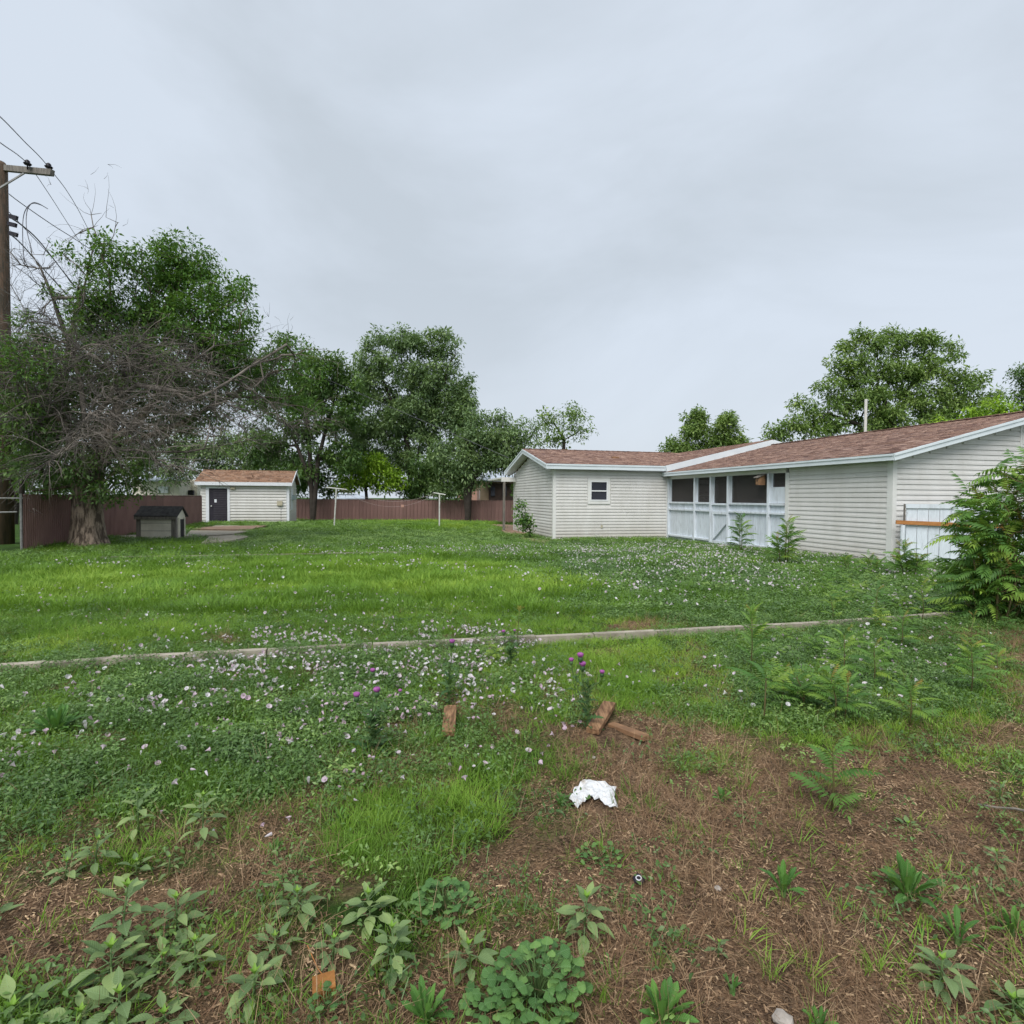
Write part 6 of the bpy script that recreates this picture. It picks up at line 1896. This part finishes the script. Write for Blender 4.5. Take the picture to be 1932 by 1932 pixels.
def mallow(u, v, rad_px, n, label, seed=0, size=1.0, hgt=0.12):
    r_ = random.Random(seed + int(u)); b = G(u, v); R_ = rad_px * b.y / FPX
    n = int(n * 1.5); size *= 0.72
    root = empty('mallow', b, 0, label, 'weed')
    L = leafset('mallow')
    st = MB()
    for i in range(n):
        a = i * 2.4; q = R_ * math.sqrt((i + .5) / n)
        z = hgt * (1 - 0.55 * (q / R_) ** 2) * r_.uniform(.6, 1.1)
        p = Vector((math.cos(a) * q, math.sin(a) * q, z))
        st.tube([Vector((0, 0, 0)), Vector((p.x * .6, p.y * .6, z * .75)), p], [0.002, 0.0016, 0.0012], 3, False)
        place('leaf', L[i % 2], root, lm(p, a + r_.uniform(-.8, .8), r_.uniform(-.1, .4), size * r_.uniform(.7, 1.2), r_.uniform(-.4, .4)))
    st.build('stem', M['stem'], root)
    return root

def dock(u, v, vt, n, label, seed=0, size=1.0, name='dock_plant', group='dark green dock rosettes'):
    r_ = random.Random(seed + int(u)); b = G(u, v); h = hpx(b, v, vt)
    s0 = h / 0.13 * size
    n = int(n * 1.5); s0 *= 0.85
    root = empty(name, b, 0, label, 'weed', group)
    L = leafset('dock')
    for i in range(n):
        a = i * 2.4 + r_.uniform(-.3, .3)
        el = 1.35 - 0.8 * (i / n) + r_.uniform(-.15, .15)
        place('leaf', L[min(2, int(i / n * 3))], root, lm(Vector((math.cos(a) * .008, math.sin(a) * .008, 0)), a, el, s0 * r_.uniform(.7, 1.05), r_.uniform(-.5, .5)))
    MB().tube([(0, 0, -0.03), (0, 0, 0.012)], [0.012, 0.009], 6).build('stem', M['stem'], root)
    return root

def thistle(u, v, vt, heads, n, label, seed=0, bushy=1.0):
    r_ = random.Random(seed + int(u)); b = G(u, v); h = hpx(b, v, vt) * 0.93
    root = empty('thistle', b, 0, label, 'thistle', 'thistles with purple heads')
    L = leafset('thistle')
    st = MB()
    def head(p, s=1.0):
        hb = MB().lathe([(0.004, -0.02), (0.013, -0.012), (0.016, 0.0), (0.012, 0.012)], 10, Matrix.Translation(p) @ Matrix.Scale(s, 4)).build('flower_head', M['thistleleaf'], root, True)
        MB().lathe([(0.010, 0.008), (0.018, 0.020), (0.020, 0.030), (0.012, 0.036)], 12, Matrix.Translation(p) @ Matrix.Scale(s, 4)).build('petals', M['purple'], hb, True)
    main = Vector((0, 0, h * 0.75))
    st.tube([Vector((0, 0, -.03)), Vector((0.01, 0, h * .4)), main], [0.009, 0.006, 0.004], 6)
    for (hu, hv, hs) in heads:
        q = P(hu, hv, b.y + r_.uniform(-.06, .06)) - b
        sb = main * r_.uniform(0.35, 0.8)
        st.tube([sb, Vector((q.x * .8, q.y * .8, (sb.z + q.z) / 2)), q], [0.004, 0.003, 0.0025], 5)
        head(q, hs)
        for k in range(3):
            p = sb.lerp(q, r_.uniform(.2, .8)); place('leaf', L[k % 2], root, lm(p, r_.uniform(0, 6.3), .6, r_.uniform(.25, .45)))
    for k in range(int(3 * bushy)):
        a = r_.uniform(0, 6.3); z = r_.uniform(.3, .55) * h; e = Vector((math.cos(a) * .09, math.sin(a) * .09, z + h * .3))
        st.tube([Vector((0, 0, z)), e * .7, e], [.004, .003, .002], 4)
        for q in range(4): place('leaf', L[q % 2], root, lm(Vector((0, 0, z)).lerp(e, .3 + .2 * q), r_.uniform(0, 6.3), .5, r_.uniform(.4, .65)))
    st.build('stem', M['stem'], root)
    for i in range(n):
        t = (i / n); z = h * 0.72 * t
        s = (1.25 - 0.75 * t) * r_.uniform(.75, 1.1)
        place('leaf', L[i % 2], root, lm(Vector((0, 0, z)), i * 2.4, 0.15 + 0.7 * t + r_.uniform(-.2, .3), s, r_.uniform(-.6, .6)))
    return root

def frond_mesh(name, L, pairs, ll, lw, mat, seed, arch=0.5):
    g = np.random.default_rng(seed); V = []; F = []
    P_ = []
    for i in range(9):
        t = i / 8; P_.append(np.array([L * t * (1 - .12 * arch * t), 0, L * (0.28 * t - arch * t * t)]))
    def at(t):
        k = min(7, int(t * 8)); return P_[k] + (P_[k + 1] - P_[k]) * (t * 8 - k)
    for i in range(8):
        r0 = 0.0035 * (1 - i / 9) * L / 0.4; k = len(V); a, b = P_[i], P_[i + 1]
        V += [a + [0, -r0, 0], a + [0, r0, 0], b + [0, r0 * .85, 0], b + [0, -r0 * .85, 0]]; F.append([k, k + 1, k + 2, k + 3])
    for i in range(pairs):
        t = 0.16 + 0.82 * (i / (pairs - 1))
        p = at(t); sz = math.sin(math.pi * (0.22 + 0.66 * i / pairs)) * (1 + 0.1 * g.normal())
        for s in (-1, 1):
            d = np.array([0.45 + 0.25 * t, s * 1.0, -0.30 - 0.25 * g.random()])
            leaflet(V, F, p, d, np.array([0, 0.1 * g.normal(), 1.0]), ll * sz, lw * sz, 0.12, 0.35)
    d = P_[8] - P_[6]
    leaflet(V, F, P_[8], d, np.array([0, 0, 1.0]), ll * .7, lw * .7, 0.1, 0.3)
    return npmesh(name, np.array(V), np.array(F), mat)
FR = [frond_mesh('frond', 0.38, n, 0.105, 0.034, M['frond'], 300 + i, a) for i, (n, a) in enumerate(((9, .4), (10, .6), (10, .8), (8, .3)))]
FRED = [frond_mesh('frond', 0.22, 7, 0.055, 0.016, M['frondred'], 320 + i, .3) for i in range(2)]

def ailanthus(u, v, vt, n, label, size=1.0, red=0, seed=0, stems=1, spread=0.0, group='tree of heaven saplings', cat='sapling', depth=None, name='sapling', low=0.25, upright=0.0):
    r_ = random.Random(seed + int(u) + int(v)); b = G(u, v)
    h = hpx(b, v, vt) * 0.85
    size *= 0.78
    n = int(n * 1.6); upright += 0.15
    root = empty(name, b, 0, label, cat, group)
    for k in range(stems):
        off = Vector((r_.uniform(-1, 1) * spread, r_.uniform(-.6, .6) * spread, 0))
        hh = h * (1 if k == 0 else r_.uniform(.55, .95))
        top = off * 1.5 + Vector((r_.uniform(-.04, .04), 0, hh))
        st = [off * 0.8 + Vector((0, 0, -0.03)), off * 1.1 + Vector((0.01, 0, hh * .5)), top]
        MB().tube(st, [0.011 * size, .009 * size, .006 * size], 6).build('stem', M['redstem'], root, True)
        for i in range(n):
            t = low + (1 - low) * (i + 1) / n
            p = st[0].lerp(st[1], t * 2) if t < .5 else st[1].lerp(st[2], t * 2 - 1)
            s = size * r_.uniform(.75, 1.1) * (1.0 if t < .8 else .75)
            place('frond', FR[i % 4], root, lm(p, i * 2.4 + r_.uniform(-.4, .4) + k, 0.1 + 0.75 * t + upright + r_.uniform(-.15, .15), s, r_.uniform(-.4, .4)))
        for i in range(red):
            place('young_frond', FRED[i % 2], root, lm(top, i * 1.9 + k, 1.0 + r_.uniform(-.3, .2), size))
    return root

# pigweed seedlings, lower left
pigweed(228, 1800, 1640, 13, 'tall pigweed with a flat star of leaves, tallest at the lower left', 1.15)
pigweed(383, 1590, 1478, 11, 'tall stemmed pigweed standing behind the others in the left weeds', 1.0)
pigweed(262, 1580, 1470, 9, 'thin stemmed pigweed left of the tall stemmed one', 0.8)
pigweed(178, 1640, 1572, 10, 'pigweed with pale leaves at the edge of the left grass', 0.85)
pigweed(125, 1660, 1615, 7, 'low spread pigweed left of the pale leaved one', 0.8)
pigweed(335, 1760, 1680, 9, 'grey green pigweed just right of the tallest seedling', 1.0)
pigweed(258, 1650, 1618, 7, 'small bluish pigweed behind the tallest seedling', 0.75)
pigweed(320, 1650, 1610, 6, 'tiny pigweed beside the grass clump at left', 0.55)
pigweed(560, 1735, 1665, 10, 'lone pigweed with long upright leaves on bare mulch', 1.0)
pigweed(210, 1860, 1770, 13, 'big bright pigweed in the dense lower left cluster', 1.25)
pigweed(225, 1915, 1860, 10, 'pigweed with rounded leaves at the bottom of the left cluster', 1.05)
pigweed(310, 1830, 1795, 9, 'pigweed with a yellow green heart in the left cluster', 1.0)
pigweed(370, 1845, 1760, 8, 'upright pigweed on the right of the left cluster', 0.85)
pigweed(20, 1930, 1895, 9, 'large grey leaved pigweed in the bottom left corner', 1.3)
pigweed(-8, 1745, 1712, 7, 'pigweed half cut off by the left edge', 1.0)
pigweed(310, 1935, 1905, 8, 'pigweed cut by the bottom edge below the left cluster', 0.95)
pigweed(150, 1935, 1905, 7, 'dark pigweed low at the bottom edge left', 1.0)
pigweed(480, 1890, 1825, 12, 'pigweed growing through a grass tuft near the wood block', 1.1)
pigweed(522, 1800, 1758, 9, 'pigweed just up from the tuft by the wood block', 0.85)
pigweed(628, 1815, 1755, 9, 'small dark pigweed above the orange wood block', 0.8)
pigweed(700, 1745, 1668, 12, 'bushy pale pigweed at the foot of the tall grass', 1.05)
pigweed(742, 1830, 1725, 13, 'tall pigweed below the bushy pale one in the middle', 0.95)
pigweed(888, 1830, 1770, 9, 'short pigweed with pale top between middle grass stalks', 0.9)
pigweed(1102, 1765, 1668, 13, 'tall pigweed in the centre, up from the clover like mallow', 1.05)
pigweed(1775, 1860, 1792, 12, 'flat topped pigweed in the lower right mulch', 1.0)
pigweed(1912, 1905, 1880, 7, 'pale pigweed near the lower right corner', 1.0)
pigweed(1712, 1570, 1550, 8, 'small grey pigweed in the right mulch above the dock', 0.7)
pigweed(1885, 1510, 1470, 7, 'faint pigweed near the long twig at the right', 0.6)
pigweed(1882, 1640, 1600, 8, 'pale small pigweed above the rightmost dock plants', 0.6)
pigweed(1355, 1800, 1770, 5, 'very small pigweed in open mulch right of centre', 0.5)
# mallow
mallow(838, 1725, 52, 46, 'round leaved mallow clump at the right foot of the tall grass', 1, 1.0, 0.10)
mallow(1012, 1890, 85, 74, 'biggest round leaved mallow clump at the bottom centre', 2, 1.1, 0.13)
mallow(1130, 1620, 40, 30, 'low creeping round leaved weed above the black cap', 3, 0.7, 0.04)
mallow(930, 1905, 50, 30, 'ragged mallow between the bottom dock plant and biggest clump', 4, 0.9, 0.07)
mallow(620, 1905, 30, 14, 'small round leaved weed under the orange wood block', 5, 0.7, 0.05)
# dock and dandelion rosettes
dock(805, 1925, 1850, 16, 'broad dock rosette at the bottom edge, left of the big mallow')
dock(1478, 1680, 1622, 10, 'dock rosette left of the grass stalks in the right mulch')
dock(1712, 1690, 1605, 14, 'tallest dock rosette in the middle of the right mulch')
dock(1250, 1925, 1845, 15, 'dock rosette at the bottom edge right of the big mallow')
dock(1808, 1775, 1712, 8, 'narrow dock with one upright leaf near the right edge')
dock(1910, 1760, 1708, 12, 'spreading dish shaped dock rosette by the right edge')
dock(1382, 1868, 1835, 6, 'small dark dock at the left of the yellowing grass')
dock(1545, 1935, 1895, 10, 'dark dock cut by the bottom edge near a pale stone')
dock(1362, 1508, 1482, 10, 'little bright dock rosette in open mulch above the black cap')
dock(1060, 1520, 1490, 10, 'little dock rosette touching the left of the white rag')
dock(518, 1610, 1580, 8, 'little dark dock among the left flowers')
dock(1925, 1900, 1870, 10, 'dock rosette in the bottom right corner')
dock(105, 1385, 1330, 18, 'dark spiky rosette in the flowering bindweed at left', 0, 1.1)
dock(640, 1545, 1520, 6, 'tiny dock sprout at the left edge of the tall grass')
# thistles
thistle(1108, 1378, 1235, [(1095, 1243, 1.15), (1078, 1250, .9), (1099, 1260, 1.2), (1136, 1273, .9)], 22, 'thistle with four purple heads beside the crossed boards')
thistle(702, 1425, 1300, [(673, 1318, 1.1), (711, 1309, 1.1), (703, 1270, .8), (755, 1307, .6)], 34, 'widest bushy thistle at left of the single board', 0, 3)
thistle(846, 1330, 1215, [(853, 1216, 1.1)], 20, 'slim thistle with one purple head above the single board')
thistle(962, 1262, 1195, [(950, 1195, .9), (971, 1192, .6)], 20, 'dark thistle growing over the kerb by a reddish sapling', 0, 2)
# saplings
ailanthus(1416, 1275, 1140, 12, 'upright sapling with a tall bright top at the kerb', 0.62, 2, upright=0.35)
ailanthus(1440, 1368, 1262, 5, 'thin stalked sapling with three large drooping fronds', 0.85, 0, low=.7)
ailanthus(1568, 1535, 1400, 7, 'nearest sapling with arching fronds on the bare mulch', 0.72, 0, low=.1)
ailanthus(1585, 1362, 1268, 9, 'bushy sapling in the row above the nearest one', 0.62, 1, 1, 2, .05)
ailanthus(1530, 1335, 1262, 8, 'low bushy sapling between the thin stalked and bushy ones', 0.6, 0, 2, 2, .08)
ailanthus(1716, 1370, 1290, 8, 'sapling standing alone right of the bushy row', 0.6, 1)
ailanthus(1475, 1330, 1260, 5, 'sapling hidden close behind the thin stalked one', 0.55, 1, 5)
ailanthus(1648, 1300, 1205, 10, 'tall thin sapling in the middle of the white flowers', 0.55, 1, 3)
ailanthus(1590, 1290, 1180, 10, 'sapling rising over the kerb left of the white flowers', 0.6, 1, 9)
ailanthus(1832, 1315, 1205, 12, 'yellowish sapling near the shadow of the big bush', 0.55, 3, 4)
ailanthus(1880, 1290, 1230, 6, 'small sapling right of the yellowish one', 0.45, 1, 4)
ailanthus(1700, 1230, 1155, 8, 'sapling just beyond the kerb left of the big bush', 0.55, 1, 6)
ailanthus(1650, 1180, 1100, 8, 'sapling beyond the kerb below the garage corner', 0.55, 1, 7)
ailanthus(1740, 1180, 1090, 9, 'sapling in the tall weeds against the big bush', 0.6, 1, 8)
ailanthus(1570, 1180, 1115, 7, 'low sapling in the far white flowers by the kerb', 0.5, 0, 8)
ailanthus(1385, 1215, 1190, 5, 'tiny sapling leaning over the kerb', 0.4, 0, 8)
ailanthus(1480, 1068, 972, 12, 'dark feathery sapling against the garage siding end', 1.35, 1, 10, 3, .12)
ailanthus(1398, 1044, 966, 12, 'feathery sapling in front of the porch gate', 1.35, 0, 11, 2, .1)
ailanthus(1720, 1092, 1022, 12, 'sapling with a dark red top in front of the white fence', 1.15, 4, 12, 3, .15)
ailanthus(1645, 1085, 1045, 8, 'short sapling at the foot of the garage siding', 0.9, 1, 13, 2, .1)
ailanthus(1605, 1080, 1048, 7, 'short leafy sapling left of the other at the siding foot', 0.85, 0, 13, 2, .1)
ailanthus(1540, 1070, 1052, 5, 'lowest sprout along the garage wall', 0.5, 0, 13)
ailanthus(975, 1225, 1140, 4, 'reddish leggy sapling behind the dark thistle at the kerb', 0.4, 5, 14, low=.6)
ailanthus(1830, 1225, 1150, 4, 'yellow sprout in front of the big bush', 0.35, 2, 15)

# small shoots crowding the right of the yard (stuff: nobody could count them)
def shoot_mesh(name, seed):
    g = np.random.default_rng(seed); V = []; F = []
    h = g.uniform(.14, .26)
    k = len(V); V += [np.array(q) for q in ((-.003, 0, -.01), (.003, 0, -.01), (.002, 0, h), (-.002, 0, h))]; F.append([0, 1, 2, 3])
    for i in range(11):
        z = h * (.25 + .75 * i / 10); a = i * 2.4; L = g.uniform(.09, .15)
        base = np.array([0, 0, z]); el = .15 + .7 * i / 10
        ax = np.array([math.cos(a) * math.cos(el), math.sin(a) * math.cos(el), math.sin(el)]); side = np.array([-math.sin(a), math.cos(a), 0])
        for j in range(5):
            t = .25 + .75 * j / 4; p = base + ax * L * t - np.array([0, 0, .35 * L * t * t])
            for sg in (-1, 1):
                leaflet(V, F, p, ax * .4 + side * sg + np.array([0, 0, -.3]), np.array([0, 0, 1.0]), .042 * (1.15 - .5 * abs(t - .5)), .013, .1, .3)
    return npmesh(name, np.array(V), np.array(F), M['frond_i'])
shoots = proto_coll('leafy_shoots', [shoot_mesh('leafy_shoots', 400 + i) for i in range(5)])
SH = [(1560, 1310, 130, 50, 1), (1680, 1270, 170, 60, .9), (1780, 1230, 90, 50, .6), (1700, 1150, 150, 50, .9), (1620, 1120, 120, 30, .5), (1780, 1120, 70, 60, 1), (1440, 1240, 60, 30, .5), (1500, 1060, 60, 8, .6), (1660, 1085, 60, 12, 1), (960, 1235, 40, 18, .6), (1850, 1290, 60, 40, .4), (1750, 1340, 60, 25, .5)]
q = sample(260, 4, 14.5, lambda x, y, u, v: np.clip(blobs(u, v, SH), 0, 1) * ~blocked(x, y), 321)
scatter('leafy_shoots', q, rots(len(q), g, 0.15), g.uniform(0.5, 1.15, len(q)), g.integers(0, 5, len(q)), np.clip(g.normal(.5, .22, len(q)), 0, 1), shoots)

# the big bush at the right
def big_bush():
    r_ = random.Random(5)
    b = G(1880, 1175)
    root = empty('large_bush', b, 0, 'huge feathery tree of heaven bush filling the right edge', 'bush')
    lobes = [(1885, 965, 50, 50), (1915, 920, 38, 40), (1862, 1015, 38, 40), (1930, 980, 60, 70), (1868, 1080, 48, 60), (1915, 1090, 60, 70), (1838, 1050, 22, 26), (1960, 1120, 50, 60), (1900, 1150, 60, 25), (1950, 1050, 60, 70), (1838, 1120, 26, 40), (1985, 930, 60, 60), (1925, 880, 18, 16), (1842, 1150, 28, 22), (1870, 1160, 50, 16), (1930, 1155, 50, 20), (1868, 1110, 45, 40), (1900, 1040, 60, 60)]
    g = np.random.default_rng(55)
    tips = lobe_pts(lobes, g, 100, b.y + 0.2, 1.4)
    base_n = [np.array(b + Vector((dx, dy, 0))) for dx, dy in ((0, 0), (.2, .1), (-.15, .1), (.4, .2))]
    pts = []; par = []
    for q in base_n:
        pts.append(q); par.append(-1); pts.append(q + np.array([(q[0] - b.x) * .6, 0, .5])); par.append(len(pts) - 2)
    arr, par, r, kids, ist = grow_from(pts, par, tips, 0.02, g, step=.3, rmin=.004, upbias=1.0, plw=.05)
    r = np.minimum(r, 0.016)
    tubes_mesh('stem', arr - np.array(b), par, r, kids, M['redstem'], 4, 6).build('stem', M['redstem'], root, True)
    for k, i in enumerate(ist):
        p = Vector(arr[i]) - b
        u, v = proj(arr[i:i + 1])
        out = math.atan2(p.y, p.x - 0.2)
        az = out + r_.uniform(-1.8, 1.8)
        place('frond', FR[k % 4], root, lm(p, az, r_.uniform(-0.3, 1.1), r_.uniform(.75, 1.15), r_.uniform(-.5, .5)))
        if r_.random() < 0.08:
            place('young_frond', FRED[k % 2], root, lm(p, az + 1, 1.1, 1.1))
big_bush()

# ------------------------------------------------------------------ litter in the yard
def lumber(u0, v0, u1, v1, w, t, label, mat='block', lift=0.0, lift2=0.0, name='wood_board'):
    a, b = G(u0, v0), G(u1, v1)
    a.z += t / 2 + lift; b.z += t / 2 + lift2
    mb = MB().bar(a, b, w, t)
    o = mb.build(name, M[mat])
    bv = o.modifiers.new('edge', 'BEVEL'); bv.width = 0.003; bv.segments = 1
    tag(o, label, 'board')
    return o
lumber(846, 1390, 850, 1342, 0.088, 0.038, 'short board lying alone in the grass below the slim thistle', lift2=0.01)
lumber(1118, 1388, 1150, 1347, 0.089, 0.038, 'warm brown board leaning over the other of the crossed pair', lift2=0.055, lift=0.01)
lumber(1152, 1368, 1220, 1396, 0.062, 0.034, 'darker weathered board lying under the crossed pair', 'birdwood', lift=-0.016, lift2=-0.004)
q = G(612, 1872)
o = MB().box(-0.034, 0.034, -0.03, 0.03, -0.01, 0.038).build('wood_block', M['orangeblock']); o.location = q; o.rotation_euler = (0.1, -0.05, 0.35)
tag(o, 'small orange cut end of lumber on the mulch', 'wood block')
o = lumber(1022, 1584, 1080, 1581, 0.014, 0.006, 'thin orange wood splinter on the mulch below the white rag', 'freshwood', name='wood_splinter')
o['category'] = 'splinter'
# white rag: crumpled sheet with torn outline
def rag():
    outl = [(1080, 1500), (1075, 1518), (1090, 1534), (1102, 1520), (1112, 1512), (1122, 1522), (1137, 1514), (1142, 1524), (1150, 1535), (1166, 1533), (1160, 1512), (1163, 1497), (1140, 1485), (1118, 1481), (1100, 1484), (1085, 1493)]
    g = np.random.default_rng(3)
    O = [G(*p) for p in outl]
    c = sum(O, Vector()) / len(O)
    V = []; F = []
    n = len(O); rings = 12
    # densify the outline
    D = []
    for i in range(n):
        for t in (0, .33, .66): D.append(O[i].lerp(O[(i + 1) % n], t) + Vector((g.normal(0, .002), g.normal(0, .003), 0)))
    m = len(D)
    V.append((c.x, c.y, c.z + 0.03))
    for k in range(1, rings + 1):
        for p in D:
            q = c.lerp(p, k / rings)
            V.append((q.x, q.y, q.z + 0.010 + 0.030 * float(vnoise(q.x, q.y, .045, 9)) + 0.016 * float(vnoise(q.x, q.y, .018, 8)) * (1 if k < rings else .3)))
    for i in range(m): F.append((0, 1 + i, 1 + (i + 1) % m))
    for k in range(rings - 1):
        for i in range(m):
            a = 1 + k * m + i; b = 1 + k * m + (i + 1) % m
            F.append((a, a + m, b + m, b))
    mb = MB(); mb.v = V; mb.f = F
    o = mb.build('rag', M['rag'], None, False)
    so = o.modifiers.new('thick', 'SOLIDIFY'); so.thickness = 0.002
    tag(o, 'torn crumpled white rag lying flat on the brown mulch', 'rag')
rag()
q = G(1205, 1665)
cap = empty('plastic_cap', q + Vector((0, 0, .012)), 0, 'round black cap with a white ring on the mulch', 'cap')
MB().lathe([(0.001, 0), (0.022, 0), (0.023, 0.004), (0.021, 0.008), (0.001, 0.008)], 24).build('disc', M['black'], cap, True)
MB().tube([(0.0105 * math.cos(a * math.pi / 12), 0.0105 * math.sin(a * math.pi / 12), 0.0085) for a in range(25)], 0.0022, 6, False).build('ring', M['white'], cap)
cap.rotation_euler = (0.25, -0.1, 0)
def stone(u, v, s, label, mat='stone', seed=1):
    g = np.random.default_rng(seed); b = G(u, v)
    import bmesh
    bm = bmesh.new(); bmesh.ops.create_icosphere(bm, subdivisions=2, radius=s)
    for vv in bm.verts:
        vv.co *= 1 + g.uniform(-.18, .18); vv.co.z *= .6
    me = bpy.data.meshes.new('stone'); bm.to_mesh(me); bm.free(); me.materials.append(M[mat])
    o = place('stone', me); o.location = b + Vector((0, 0, s * .3)); tag(o, label, 'stone')
stone(1478, 1928, 0.028, 'pale rough stone at the bottom edge')
stone(1594, 1600, 0.011, 'white pebble at the end of the long twig', 'white', 2)
stone(1355, 1678, 0.014, 'greyish lump in the mulch right of the black cap', 'stone', 3)
stone(1120, 1430, 0.012, 'tiny pale stone in the mulch up from the white rag', 'stone', 4)
def stick(pts, r, label, mat):
    P_ = [G(*p) + Vector((0, 0, .012)) for p in pts]
    o = MB().tube(P_, r, 5).build('twig', M[mat]); tag(o, label, 'twig')
stick([(1520, 1572), (1545, 1583), (1570, 1590), (1592, 1597)], 0.004, 'bent orange brown twig beside the white pebble', 'orangeblock')
stick([(1845, 1522), (1880, 1528), (1915, 1530), (1960, 1540)], 0.006, 'long dark stick by the right edge', 'greywood')
stick([(580, 1790), (600, 1835), (612, 1850)], 0.002, 'thin pale straw leading to the orange wood block', 'freshwood')
stick([(170, 1860), (200, 1848), (215, 1850)], 0.005, 'brown bark strip on the mulch beside the left cluster', 'block')
